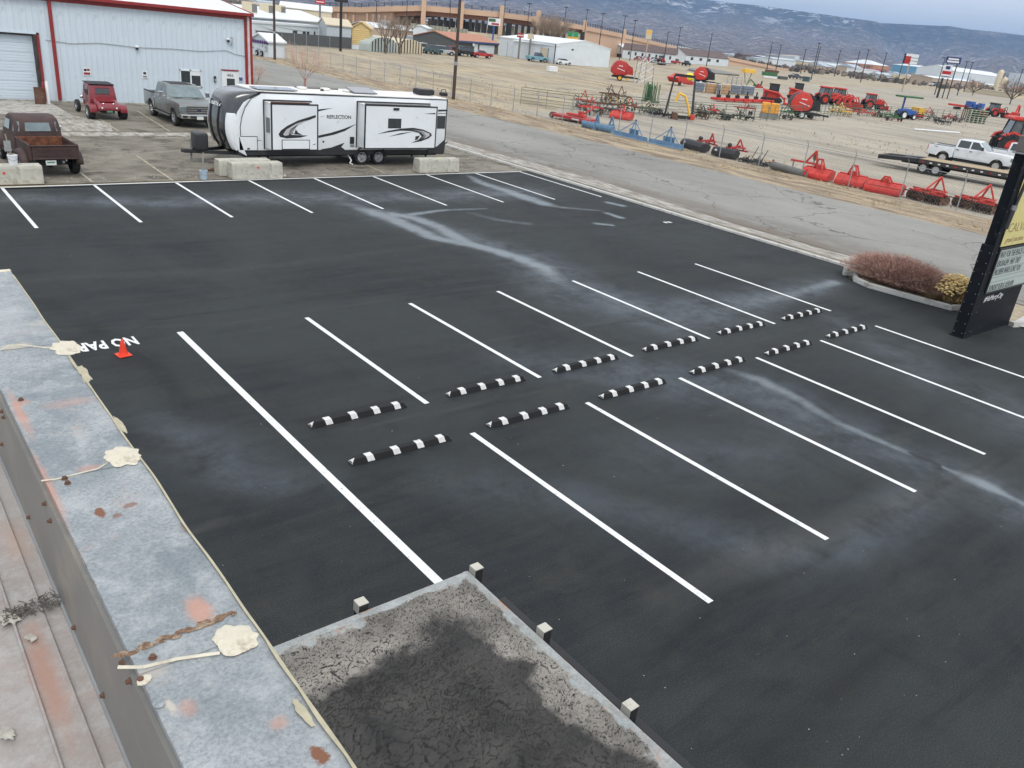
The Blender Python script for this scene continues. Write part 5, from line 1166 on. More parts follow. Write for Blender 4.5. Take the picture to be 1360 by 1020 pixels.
x, y = rloc(528, 118); ac = MB().box(x-.42, x+.42, -.35, .35, zr+.06, zr+.30).build('air_conditioner', 'dark', T, bevel=.07, seg=3); MB().box(x-.36, x+.36, -.3, .3, zr+.301, zr+.33).build('ac_lid', 'bed_grey', ac, bevel=.02)
x, y = rloc(565, 122); v_ = MB().box(x-.17, x+.17, -.25, .05, zr+.04, zr+.2).build('roof_vent', 'dark', T, bevel=.03); MB().path([(x-.16, -.1, zr+.2), (x-.1, -.1, zr+.34), (x+.1, -.1, zr+.34), (x+.16, -.1, zr+.2)], .015).build('vent_hoop', 'dark', v_)
for px in (400, 425, 445): x, y = rloc(px, 118); MB().cbox((x, rnd(-.5, .3), zr+.09), (.35, .35, .1)).build('roof_vent', 'trailer_roof', T, bevel=.03)
x, y = rloc(410, 116); MB().blob((x, -.2, zr+.05), (.09, .09, .08), 8, 5, 0).build('antenna', 'dark', T); MB().box(x-.8, x+1.2, .55, 1.0, zr+.04, zr+.09).build('roof_duct', 'bed_grey', T, bevel=.02)
# running gear
for wx in (479.5, 501.5):
    x = onY(wx, 212, 33.98)[0]-OX
    for s_ in (-1, 1): wheel(T, x, s_*(1.10), .345, .22, s_, 'rim', 5, .66)
xw = (onY(479.5, 212, 33.98)[0]+onY(501.5, 212, 33.98)[0])/2-OX
MB().prism(arc(xw-.42, .36, .43, PI, PI/2, 6)+arc(xw+.42, .36, .43, PI/2, 0, 6)+arc(xw+.42, .36, .39, 0, PI/2, 6)+arc(xw-.42, .36, .39, PI/2, PI, 6), y0_-.04, y0_+.24, 'y').build('fender', 'skirt', T)
for xx in (xw-.42, xw+.42): MB().tube((xx, -1.1, .345), (xx, 1.1, .345), .05, .05, 8).build('axle', 'dark', T)
for xx in (xf+1.2, xf+1.6, xr-1.6, xr-.8): MB().bar((xx, -.9, .48), (xx-.1, -.9, .28), .06).build('stabiliser', 'dark', T)
MB().path([(xw-1.05, -1.0, .42), (xw-.95, -1.15, .2), (xw-1.05, -1.2, .08), (xw-.9, -1.2, .02)], .03, 6).build('drain_hose', 'white', T)
MB().box(xf+.5, xr-.2, -.8, .8, .34, .46).build('chassis', 'dark', T)
# tongue
mb = MB(); tx = S(262, 208, .5).x-OX
for s_ in (-1, 1): MB().bar((xf+.4, s_*.75, .48), (tx, 0, .46), .10, .13).build('tongue_rail', 'dark', T)
MB().box(tx-.12, tx+.15, -.08, .08, .42, .56).build('coupler', 'darkmetal', T, bevel=.02)
MB().box(xf-1.30, xf-.80, -.36, .36, .52, 1.22).build('tank_cover', 'skirt', T, smooth=True, bevel=.09, seg=3); MB().tube((tx+.28, 0, .1), (tx+.28, 0, .95), .04, .04, 8).build('jack', 'steel', T)
MB().bar((xf+.1, -.3, .40), (xf+.05, -.3, .75), .10).build('battery_box', 'dark', T)
r = thing('hitch_bars', 'pile of dark hitch bars and chain lying on the ground under the trailer tongue', 'hitch bars', (11.9, 33.0))
for a, b_ in (((-.5, .1, .05), (.9, -.3, .04)), ((-.6, -.1, .05), (-.1, .2, .10)), ((-.3, 0, .08), (.5, .1, .04))): MB().tube(a, b_, .03, .025, 6).build('bar', 'rusty', r)
# ================================================================ ISLAND, SHRUBS, SIGN
isl = thing('planting_island', 'kerbed planting island with gravel at the right edge of the parking lot', 'planter')
outl = [S(*q) for q in ((1131, 366), (1133, 374), (1150, 382), (1200, 396), (1240, 407), (1263, 413))]
outl = [Vector((p.x, p.y, 0)) for p in outl]; inner_r = [Vector((27.9, 8.7, 0)), Vector((28.2, 11.5, 0)), Vector((27.3, 13.6, 0)), Vector((26.2, 13.6, 0)), Vector((25.75, 13.35, 0))]
ring = outl+inner_r
for a, b_ in zip(ring[:-1]+[ring[-1]], ring[1:]+[ring[0]]):
    d = (b_-a); n_ = Vector((-d.y, d.x, 0)).normalized()*.14; sg = 1 if n_.dot(Vector((26.6, 11, 0))-a) > 0 else -1; n_ *= sg
    if d.length < .05: continue
    MB().hexa([a, b_, b_+n_, a+n_, a+n_*.15+Vector((0, 0, .16)), b_+n_*.15+Vector((0, 0, .16)), b_+n_+Vector((0, 0, .16)), a+n_+Vector((0, 0, .16))]).build('kerb_stone', 'curb_mat', isl, bevel=.015)
cen = sum(ring, Vector())/len(ring)
MB().add([(p.x+(cen.x-p.x)*.06, p.y+(cen.y-p.y)*.06, .11) for p in ring], [tuple(range(len(ring)))]).build('soil', 'verge', isl)
tag(sheet('white_gravel_strip', [(25.9, 8.0), (29.6, 8.4), (31.5, 3), (27.2, 3)], .006, 'white_gravel'), kind='structure'); bpy.data.objects['white_gravel_strip'].location.z = .03
mb = MB(); pts = [(25.75, 7.92), (27.6, 7.3), (30.5, 5.6)]
for a, b_ in zip(pts[:-1], pts[1:]): mb.bar((a[0], a[1], .06), (b_[0], b_[1], .06), .16, .16)
tag(mb.build('gravel_kerb', 'curb_mat'), kind='structure')
def shrub(name, label, c, rx, ry, h, n_, mats_, lw, par_name, upright=.6, tip=None):
    r = thing(name, label, 'shrub', c)
    for mi, (m_, frac) in enumerate(mats_):
        mb = MB()
        for i in range(int(n_*frac)):
            a = rnd(0, 2*PI); q = math.sqrt(rnd(0, 1)); bx, by = rx*.55*q*math.cos(a), ry*.55*q*math.sin(a)
            a2 = a+rnd(-.5, .5); q2 = min(q+rnd(-.25, .25), 1.05); k = math.sqrt(max(1-q2*q2*.85, .06)); ex, ey, ez = rx*q2*math.cos(a2), ry*q2*math.sin(a2), h*k*rnd(.72, 1.06)
            p0 = Vector((bx, by, .05)); p2 = Vector((ex, ey, ez)); p1 = p0.lerp(p2, .55)+Vector((rnd(-.05, .05), rnd(-.05, .05), h*.12))
            w = lw*rnd(.6, 1.3); s1_ = Vector((rnd(-1, 1), rnd(-1, 1), 0)).normalized()*w
            mb.add([p0-s1_, p0+s1_, p1+s1_*.8, p1-s1_*.8, p2], [(0, 1, 2, 3), (3, 2, 4)])
            for _ in range(3):
                b0 = p1.lerp(p2, rnd(0, .9)); e = b0+Vector((rnd(-.14, .14), rnd(-.14, .14), rnd(.0, .14))); mb.add([b0-s1_*.5, b0+s1_*.5, e], [(0, 1, 2)])
        mb.build(par_name, m_, r)
    return r
a = S(1186, 385); b_ = S(1150, 372)
shrub('dry_shrub', 'wide mound of leafless reddish brown twigs in the kerbed island', (26.1, 11.6, .1), .98, 2.05, .98, 8000, [('red_twig', .48), ('pink_twig', .40), ('bark', .12)], .0065, 'twigs')
sh2 = shrub('yellow_shrub', 'straw yellow flowering shrub beside the black sign pillar', (26.15, 9.85, .08), .60, .60, .82, 900, [('straw_d', .6), ('straw', .4)], .008, 'stems')
mb = MB()
for i in range(420):
    a = rnd(0, 2*PI); q = math.sqrt(rnd(0, 1)); k = math.sqrt(max(1-q*q*.8, .1)); mb.blob((.66*q*math.cos(a), .66*q*math.sin(a), .86*k*rnd(.75, 1.03)), (rnd(.03, .06), rnd(.03, .06), rnd(.02, .035)), 6, 3, -.4, .3)
mb.build('flower_heads', 'straw', sh2, kind='stuff')
g_ = shrub('dry_grass_tuft', 'tuft of tan dry grass between the reddish shrub and the yellow shrub', (25.9, 10.35, .08), .42, .40, .42, 800, [('straw_d', 1)], .005, 'blades')

SG = thing('pylon_sign', 'tall black church pylon sign with cream panel and white message board', 'sign', (22.98, 8.10, 0))
M['sign_black'] = mat('sign_black', (.010, .012, .016), .7, var=.25, dirt=(.06, .06, .065), dirt_amt=.08)
M['cream'] = mat('cream', (.62, .55, .22), .45, var=.03); M['board'] = mat('board', (.40, .47, .44), .3, var=.06)
WS = 3.1
M['sign_black'].node_tree.nodes['Principled BSDF'].inputs['Specular IOR Level'].default_value = .15
MB().box(0, WS, 0, .30, 0, 2.55).build('lower_cabinet', 'sign_black', SG, bevel=.01)
MB().box(.10, WS-.10, .02, .28, 2.551, 4.86).build('upper_cabinet', 'sign_black', SG, bevel=.01)
MB().box(.0, .13, -.02, -.001, .0, 4.85).build('pillar_flange', 'sign_black', SG); MB().box(.42, .50, -.02, -.001, 1.22, 2.5).build('board_jamb', 'sign_black', SG)
def sy(px, py):
    d = W_+R_*((px-680)/F_)-U_*((py-510)/F_); k = 8.08/d.y; return d.x*k-22.98, CH+d.z*k
tx0 = .42
yp = MB().box(tx0, WS-.1, -.012, -.001, 2.50, 4.72).build('cream_panel', 'cream', SG)
_t = text('sign_lettering', 'CALVARY', .36, (tx0+.12, -.014, 2.98), (PI/2, 0, 0), 'tan', SG, depth=.002, align='LEFT', bold=-.003, sx=1.1); M['sign_brown'] = mat('sign_brown', (.24, .15, .09), .6); _t.data.materials[0] = M['sign_brown']
text('sign_lettering', 'grand junction', .20, (tx0+.20, -.014, 2.66), (PI/2, 0, 0), M['sign_brown'], SG, depth=.002, align='LEFT', sx=1.0, shear=.25)
mbd = MB().box(tx0, WS-.02, -.05, -.001, 1.20, 2.46).build('message_board', 'dark', SG, bevel=.008)
MB().box(tx0+.05, WS-.1, -.056, -.051, 1.26, 2.41).build('board_face', 'board', mbd)
for i, (s_, z) in enumerate((('PRAY FOR THE PEACE OF', 2.27), ('JERUSALEM : MAY THEY', 2.03), ('PROSPER WHO LOVE YOU', 1.79), ('SUNDAY 8:30 & 10:30 AM', 1.36))):
    text('message_lettering', s_, .235, (tx0+.08, -.0585, z), (PI/2, 0, 0), 'dark', mbd, depth=.0015, align='LEFT', bold=.0, sx=.62)
for z in (1.53, 1.66, 1.90, 2.15, 2.38, 1.28): MB().box(tx0+.05, WS-.1, -.060, -.0565, z-.006, z+.006).build('letter_rail', 'steel', mbd)
text('sign_lettering', '#HisMercyCity', .22, (tx0+.18, -.004, 1.02), (PI/2, 0, 0), 'white', SG, depth=.002, align='LEFT', shear=.35, sx=.9)
for i in range(9):
    for xx, yy in ((.03, -.022), (.36, -.002)):
        MB().lathe([(.012, -.006), (.012, 0)], 6, (xx, yy, .15+i*.55), 'y').build('rivet', 'galv', SG)
for i in range(9):
    for yy in (.04, .26): MB().lathe([(.012, -.006), (.012, 0)], 6, (-.0, yy, .12+i*.28), 'x').build('rivet', 'galv', SG)
MB().box(.05, WS-.05, -.05, .34, 4.861, 4.90).build('cap_ledge', 'galv', SG); MB().box(.08, .6, .0, .3, 4.901, 5.30).build('lamp_housing', 'bed_grey', SG, bevel=.02)
MB().tube((.50, -.16, 5.6), (.16, -.10, 3.35), .04, .04, 10).build('lamp_arm', 'skirt', SG); MB().tube((.16, -.10, 3.55), (.11, -.10, 3.02), .065, .055, 10).build('lamp_head', 'skirt', SG); MB().tube((.175, -.10, 3.62), (.155, -.10, 3.5), .075, .075, 10).build('lamp_collar', 'steel', SG)
MB().box(-.05, WS+.05, -.05, .34, 0, .03).build('base_flange', 'sign_black', SG)
# ================================================================ STREET FENCE, POLES
FX = lambda y: 45.65 if y < 62 else 45.65+(y-62)*.022
fence = thing('chain_link_fence', 'grey chain link fence with bare steel posts along the far side of the street', 'fence')
M['chain'] = mat('chain', (.30, .30, .30), .6, .3)
ys = [y for y in np.arange(9.0, 112, 3.15)]
pm = None
for i, y in enumerate(ys):
    if pm is None:
        mb = MB(); mb.tube((0, 0, 0), (0, 0, 1.85), .032, .032, 8); mb.tube((0, 0, 1.84), (-.22, 0, 2.12), .02, .016, 6); pm = mb.build('post', 'galv', fence)
        o = pm
    else: o = pm.copy(); C.objects.link(o)
    o.location = (FX(y), y, 0)
mb = MB()
for a, b_ in zip(ys[:-1], ys[1:]): mb.tube((FX(a), a, 1.80), (FX(b_), b_, 1.80), .018, .018, 5, False)
mb.build('top_rail', 'galv', fence)
mb = MB()
for a, b_ in zip(ys[:-1], ys[1:]):
    n_ = 16; L_ = b_-a
    for k in range(-12, n_):            # open diamond wires, coarse
        for s_ in (1, -1):
            u0 = a+k*L_/n_; u1 = u0+1.75
            z0_, z1_ = (.05, 1.8) if s_ > 0 else (1.8, .05)
            c0, c1 = max(u0, a), min(u1, b_)
            if c1-c0 < .1: continue
            za = z0_+(z1_-z0_)*(c0-u0)/1.75; zb_ = z0_+(z1_-z0_)*(c1-u0)/1.75
            mb.add([(FX(c0), c0, za-.0035), (FX(c1), c1, zb_-.0035), (FX(c1), c1, zb_+.0035), (FX(c0), c0, za+.0035)], [(0, 1, 2, 3)])
mb.build('wire_mesh', 'chain', fence, kind='stuff')
def upole(label, g, h, r=.15, arm=False):
    r_ = thing('utility_pole', label, 'utility pole', g); MB().tube((0, 0, -.1), (0, 0, h), r, r*.7, 12).build('pole', 'pole_wood', r_, smooth=True)
    MB().lathe([(r*1.05, 2.95), (r*1.05, 3.25)], 12).build('pole_band', 'galv', r_)
    if arm:
        MB().cbox((0, 0, h-.8), (2.4, .12, .14)).build('cross_arm', 'pole_wood', r_)
        for x in (-1.1, -.5, .5, 1.1): MB().lathe([(.05, h-.72), (.06, h-.62), (.03, h-.5), (0, h-.5)], 8, (x, 0, 0)).build('insulator', 'steel', r_)
    return r_
up1 = upole('tall dark wooden utility pole behind the travel trailer rear', S(602, 133), 11.5, .155, True)
up2 = upole('dark wooden utility pole beside the street left of the bare sapling', S(365, 80), 11.5, .16, True)

# ================================================================ YARD IMPLEMENTS
def place(name, label, cat, A, B, group=None):
    """thing whose local x runs from ground pixel A to ground pixel B"""
    a, b_ = S(*A), S(*B); c, ang, L_ = seg(a, b_); r = thing(name, label, cat, c, ang, group); return r, L_
def aframe(r, c, w, h, m_, lean=.3, par='hitch_frame', y=0):
    mb = MB(); x = c
    mb.bar((x-w/2, y, .25), (x, y+lean, h), .07); mb.bar((x+w/2, y, .25), (x, y+lean, h), .07); mb.bar((x-w/2, y, .3), (x+w/2, y, .3), .07)
    return mb.build(par, m_, r)
def tiller(label, A, B, tines=False, tall=1.0):
    r, L_ = place('rotary_tiller', label, 'tiller', A, B, 'red tillers along the street fence'); h = L_/2
    hood = [(-.55, .12), (-.50, .30), (-.10, .58), (.30, .60), (.55, .50), (.55, .46), (.30, .54), (-.08, .52), (-.45, .25)]
    MB().prism(hood, -h, h, 'x').build('hood', 'kred', r, bevel=.01)
    for s_ in (-1, 1): MB().prism([(-.56, .05), (-.50, .32), (-.08, .62), (.55, .58), (.60, .30), (.45, .05)], s_*h-.02, s_*h+.02, 'x').build('side_plate', 'kred', r)
    for k in range(1, int(L_/.42)+1): x = -h+k*L_/(int(L_/.42)+1); MB().prism([(-.56, .14), (-.51, .315), (-.10, .60), (-.10, .58), (-.50, .30), (-.545, .14)], x-.012, x+.012, 'x').build('hood_rib', 'rred', r)
    MB().box(-h+.04, h-.04, -.585, -.56, .02, .16).build('rear_flap', 'rred', r)
    MB().cbox((0, .1, .70), (.42, .34, .28)).build('gearbox', 'kred', r, bevel=.05, seg=2)
    MB().tube((-h, .15, .62), (h, .15, .62), .05, .05, 8).build('cross_tube', 'kred', r)
    mb = MB(); mb.bar((-.35, .1, .6), (-.12, .0, 1.18*tall), .07); mb.bar((.35, .1, .6), (.12, .0, 1.18*tall), .07); mb.bar((-.16, .0, 1.15*tall), (.16, 0, 1.15*tall), .09); mb.build('hitch_frame', 'kred', r)
    MB().bar((.05, .0, 1.1*tall), (.35, -.35, .62), .08).build('strut', 'kred', r)
    MB().tube((0, .3, .72), (.1, .75, .60), .07, .05, 10).build('drive_shaft', 'dark', r)
    MB().tube((-h+.05, .1, .28), (h-.05, .1, .28), .07, .07, 8).build('rotor', 'darkmetal', r)
    mb = MB(); n_ = int(L_/.12)
    for i in range(n_):
        x = -h+.08+(L_-.16)*i/(n_-1)
        for k in range(4): a = PI/2*k+i*.7; mb.bar((x, .1, .28), (x+.03, .1+.24*math.cos(a), .28+.24*math.sin(a)), .03, .015)
    if tines: 
        for i in range(n_*2): x = -h+.05+(L_-.1)*i/(2*n_-1); mb.bar((x, -.45, .10), (x+.05, -.40, .42), .03, .02)
    mb.build('tines', 'rusty', r, kind='stuff')
    return r
tiller('red rotary tiller nearest the grey roller, with a square rusty weight on top', (1067, 234), (1102, 241))
tiller('plain red rotary tiller in the middle, beside the tiller with bare tines', (1111, 243), (1148, 250))
tiller('red power harrow with exposed rusty tine bars, next to the disc harrows', (1150, 252), (1196, 261), True, .8)
p = S(1073, 225); r = thing('counterweight', 'square rusty brown steel plate standing behind the first red tiller', 'steel plate', (p.x+.5, p.y, 0), .9); MB().cbox((0, 0, .85), (.55, .06, .5)).build('plate', 'rusty', r, bevel=.01); MB().bar((0, 0, 0), (0, 0, .65), .08).build('stand', 'steel', r)
r, L_ = place('land_roller', 'long grey ribbed land roller lying by the fence with red end caps', 'roller', (1024, 224), (1067, 237)); h = L_/2
prof = []
for i in range(40): x = -h+L_*i/39; prof.append((.22+.025*(i % 2), x))
MB().lathe(prof, 14, (0, 0, .24), 'x').build('roller_drum', mat('grey_steel', (.16, .16, .15), .7, .2, var=.2), r)
for s_ in (-1, 1): MB().bar((s_*(h+.03), -.1, .2), (s_*(h+.03), .1, .55), .10).build('end_bracket', 'rred', r)
r, L_ = place('harrow_frame', 'flat red hitch frame with triangular mast standing behind the grey roller', 'hitch frame', (1048, 224), (1085, 231))
MB().bar((-1.0, .2, .55), (1.0, .2, .55), .12).build('beam', 'kred', r); mb = MB(); mb.bar((.0, .2, .6), (.55, .1, 1.35), .10); mb.bar((.7, .2, .6), (.55, .1, 1.35), .10); mb.build('mast', 'kred', r)
for x in (-.8, .7): MB().bar((x, .2, 0), (x, .2, .55), .06).build('leg', 'steel', r)
# disc harrows
def disc_harrow(label, A, B):
    r, L_ = place('disc_harrow', label, 'disc harrow', A, B, 'red disc harrows along the street fence'); h = L_/2
    dm = MB().lathe([(.0, 0), (.12, .02), (.22, .05), (.235, .06), (.22, .045), (.12, .01), (0, -.01)], 14, (0, 0, 0), 'x').build('disc', 'rusty', r); first_ = True
    n_ = 8
    for row, (y0_r, sl_) in enumerate(((-.45, .22), (.45, -.22))):
        for side in (-1, 1):
            for i in range(n_):
                x = side*(.15+(h-.2)*i/(n_-1)); y = y0_r+sl_*abs(x)/h*(1 if row == 0 else 1)
                o = dm if first_ else dm.copy()
                if not first_: C.objects.link(o)
                first_ = False
                o.location = (x, y, .235); o.rotation_euler.z = side*.25*(1 if row == 0 else -1)
            MB().bar((side*.1, y0_r, .50), (side*h, y0_r+sl_, .50), .08).build('gang_beam', 'kred', r)
            MB().tube((side*.1, y0_r, .235), (side*h, y0_r+sl_, .235), .03, .03, 6).build('gang_axle', 'darkmetal', r)
    mb = MB(); mb.bar((-.5, -.6, .58), (-.35, 1.1, .58), .09); mb.bar((.5, -.6, .58), (.35, 1.1, .58), .09); mb.bar((-1.0, 0, .60), (1.0, 0, .60), .09); mb.bar((-.4, .8, .6), (.4, .8, .6), .09); mb.build('frame', 'kred', r)
    mb = MB(); mb.bar((-.35, .9, .6), (0, .75, 1.35), .08); mb.bar((.35, .9, .6), (0, .75, 1.35), .08); mb.bar((0, .75, 1.33), (0, -.4, .62), .07); mb.build('hitch_mast', 'kred', r)
    for i in range(7): x = -h+L_*i/6; MB().bar((x, -.82, .05), (x, -.66, .48), .035, .02).build('scraper', 'dark', r)
    MB().bar((-h, -.70, .46), (h, -.70, .46), .05).build('scraper_bar', 'dark', r)
    return r
disc_harrow('red disc harrow with dark blades nearest the red tillers', (1208, 262), (1252, 273))
disc_harrow('red disc harrow with brown blades nearest the black sign', (1268, 272), (1320, 285))
# blue graders
def blade(label, A, B, kind):
    r, L_ = place('grader_blade', label, 'grader blade', A, B, 'blue blades along the street fence'); h = L_/2
    if kind == 'long':
        MB().prism([(-.22, 0), (.22, 0), (.22, .06), (.06, .08), (.06, .34), (-.06, .34), (-.06, .08), (-.22, .06)], -h, h, 'x').build('blade_beam', 'bluesteel', r)
        MB().prism([(-.9, .02), (.9, .02), (.9, .10), (-.9, .10)], .28, .95, 'y').build('deck', 'bluesteel', r)
        MB().cbox((0, .3, .42), (.9, .1, .45)).build('back_plate', 'bluesteel', r)
        mb = MB(); mb.bar((-.35, .1, .1), (-.02, .35, 1.25), .08); mb.bar((.35, .1, .1), (.02, .35, 1.25), .08); mb.build('hitch_mast', 'bluesteel', r)
        for s_ in (-1, 1): MB().bar((0, .35, 1.18), (s_*h*.75, 0, .30), .05).build('brace', 'bluesteel', r)
        MB().blob((0, .35, 1.27), (.07, .07, .07), 8, 5).build('mast_pin', 'dark', r)
    else:
        MB().prism(arc(0, .30, .34, PI*.75, PI*1.35, 8)+arc(0, .30, .30, PI*1.35, PI*.75, 8), -h, h, 'x').build('mouldboard', 'bluesteel', r)
        MB().bar((0, -.2, .4), (.2, .6, .55), .12).build('beam', 'bluesteel', r); mb = MB(); mb.bar((-.2, .55, .3), (.1, .5, 1.1), .10); mb.bar((.4, .55, .3), (.1, .5, 1.1), .10); mb.build('hitch_mast', 'bluesteel', r)
        for s_ in (-1, 1): MB().prism([(-.3, 0), (.25, 0), (.15, .4), (-.25, .5)], s_*h-.02, s_*h+.02, 'x').build('end_plate', 'bluesteel', r)
    return r
blade('dull blue short grader blade at the left end of the blue row', (776, 169), (792, 173), 's')
blade('bright blue curved grader blade with tall mast, second in the blue row', (794, 173), (814, 177), 's')
blade('long blue land plane with mast, third in the blue row', (816, 179), (858, 189), 'long')
blade('long blue land plane at the right end, beside the first black broom', (862, 190), (906, 199), 'long')
def broom(label, A, B):
    r, L_ = place('rotary_broom', label, 'rotary broom', A, B, 'black rotary brooms by the fence'); h = L_/2
    MB().prism([(-.4, .05), (-.45, .35), (-.25, .58), (.25, .60), (.45, .4), (.35, .1)], -h, h, 'x').build('broom_hood', 'dark', r, bevel=.03); MB().tube((-h+.02, 0, .28), (h-.02, 0, .28), .27, .27, 14).build('bristles', 'skirt', r)
    mb = MB(); mb.bar((0, .2, .6), (.3, 1.2, .75), .12); mb.bar((-.4, 1.1, .5), (1.0, 1.1, .5), .10); mb.bar((.0, 1.1, .5), (.3, 1.05, 1.2), .08); mb.bar((.7, 1.1, .5), (.3, 1.05, 1.2), .08); mb.bar((-.2, .2, .65), (.8, 1.1, .7), .09); mb.build('hitch_frame', 'rred', r)
    MB().blob((0, .35, .8), (.16, .16, .14), 8, 5).build('motor', 'dark', r); MB().cbox((-h*.6, -.42, .42), (.16, .03, .12)).build('decal', 'white', r)
    return r
broom('black rotary broom with red frame and white decal, left of the pair', (909, 195), (936, 203)); broom('black rotary broom with red frame, right of the pair without white decal', (948, 206), (977, 212))
# black heap of harrow chain
r, L_ = place('chain_harrow', 'low black heap of chain harrow with a few upright bars by the fence', 'harrow', (982, 213), (1020, 222)); mb = MB()
for i in range(160):
    x = rnd(-L_/2, L_/2); q = Vector((x, rnd(-.5, .5), rnd(.03, .3)*(1-abs(x)/L_))); mb.bar(q, q+Vector((rnd(-.35, .35), rnd(-.3, .3), rnd(-.1, .15))), .035)
mb.build('chain_mass', 'dark', r, kind='stuff')
for x, z in ((-.3, 1.1), (.1, .8), (.5, 1.0)): MB().tube((x, 0, .1), (x+.35, .1, z), .03, .02, 6).build('bar', 'dark', r)
# red rotary cutter
r, L_ = place('rotary_cutter', 'wide red rotary cutter with a black tail wheel beside the street fence', 'mower', (742, 157), (786, 166)); h = L_/2
MB().prism([(-h, -.9), (h, -.9), (h, .8), (h*.3, 1.1), (-h*.5, .9), (-h, .5)], .18, .42, 'z').build('deck', 'rred', r, bevel=.03)
MB().cbox((.2, -.1, .55), (h, .5, .14)).build('deck_rib', 'kred', r); MB().cbox((h*.3, 0, .7), (.4, .35, .35)).build('gearbox', 'rred', r, bevel=.04); w_ = wheel(r, -h-.25, -.6, .24, .16, -1); MB().bar((-h+.1, -.5, .45), (-h-.25, -.55, .45), .07).build('wheel_arm', 'rred', r)
MB().bar((h*.2, .2, .5), (h*.6, .9, 1.25), .12).build('lift_arm', 'kred', r); MB().cbox((h*.45, -.91, .28), (.8, .01, .1)).build('decal', 'white', r)
def cultivator(label, A, B, m_, h_=1.0, tine='rusty', n_=9, name='cultivator', cat='cultivator', group=None):
    r, L_ = place(name, label, cat, A, B, group); h = L_/2
    MB().bar((-h, 0, h_*.6), (h, 0, h_*.6), .12).build('front_beam', m_, r); MB().bar((-h, .8, h_*.6), (h, .8, h_*.6), .12).build('rear_beam', m_, r)
    for x in (-h*.6, 0, h*.6): MB().bar((x, 0, h_*.62), (x, .8, h_*.62), .09).build('link_bar', m_, r)
    for i in range(n_):
        x = -h+.1+(L_-.2)*i/(n_-1); y = .8*(i % 2); MB().path([(x, y, h_*.6), (x+.1, y+.18, h_*.42), (x, y+.05, .15), (x-.05, y-.15, .02)], .028, 5).build('tine', tine, r)
    mq = MB()
    for i in range(18):
        x = rnd(-h, h*.8); y = rnd(-.3, 1.0); z = rnd(.1, h_*.9); mq.bar((x, y, z), (x+rnd(-.5, .5), y+rnd(-.4, .4), max(z+rnd(-.4, .4), .03)), rnd(.04, .09))
    for i in range(3): x = rnd(-h, h); mq.lathe([(.0, -.03), (.22, -.03), (.24, 0), (.22, .03), (0, .03)], 10, (x, rnd(0, .8), .24), 'x')
    mq.build('rods_and_discs', random.choice(['dark', 'rusty', 'darkmetal', m_]), r, kind='stuff')
    mb = MB(); mb.bar((-.4, 0, h_*.6), (0, .2, h_*1.3), .07); mb.bar((.4, 0, h_*.6), (0, .2, h_*1.3), .07); mb.build('hitch_mast', m_, r)
    return r
cultivator('long rusty red cultivator with many curved tines behind the red rotary cutter', (775, 147), (838, 152), 'rusty', 1.3, 'rusty', 14)
cultivator('bright red plough frame standing above the red rotary cutter', (768, 152), (800, 155), 'kred', 1.2, 'rusty', 5)
r = cultivator('rusty yellow and brown spring tooth harrow on top of the cultivator row', (808, 138), (838, 141), 'rusty', 1.5, 'yellow', 8)
tiller('small red flail tiller behind the blue blades', (812, 156), (838, 160)).__setitem__('group', 'red tillers along the street fence')
cultivator('dark green planter with brown tines left of the black gantry', (840, 150), (880, 154), 'olive', .9, 'rusty', 12)
cultivator('black disc plough with round blades below the gantry', (860, 154), (890, 158), 'dark', .6, 'steel', 8)
cultivator('black wheeled plough with green beam right of the gantry', (917, 152), (937, 157), 'olive', 1.0, 'dark', 6)
cultivator('narrow black ripper with tall upright bar in front of the cattle panels', (950, 157), (964, 160), 'dark', .8, 'dark', 3)
cultivator('black box scraper with grey legs right of the ripper', (972, 157), (996, 161), 'dark', .6, 'steel', 6)
cultivator('small orange garden plough left of the narrow ripper', (938, 152), (950, 154), 'kred', .9, 'kred', 3)
cultivator('orange ridger with high side arms in the far row near the green canopy', (1202, 158), (1226, 160), 'kred', 1.0, 'kred', 6)
cultivator('green seed drill frame at the left of the green canopy', (1165, 156), (1192, 159), 'green', .9, 'green', 7)
cultivator('olive and black mower frame in the middle of the far right row', (1222, 159), (1250, 163), 'olive', 1.0, 'dark', 6)
cultivator('small red harrow frame right of the olive mower frame', (1250, 158), (1266, 161), 'rred', .9, 'rusty', 4)
cultivator('grey and white hay tedder beside the small red harrow', (1262, 161), (1275, 163), 'steel', .9, 'white', 4)
cultivator('pale yellow hay rake behind the big round baler', (1100, 152), (1130, 156), 'yellow', 1.1, 'straw_d', 9)
cultivator('low red and black rake frame with a small wheel right of the yellow rake', (1128, 152), (1168, 156), 'rred', .8, 'dark', 8)
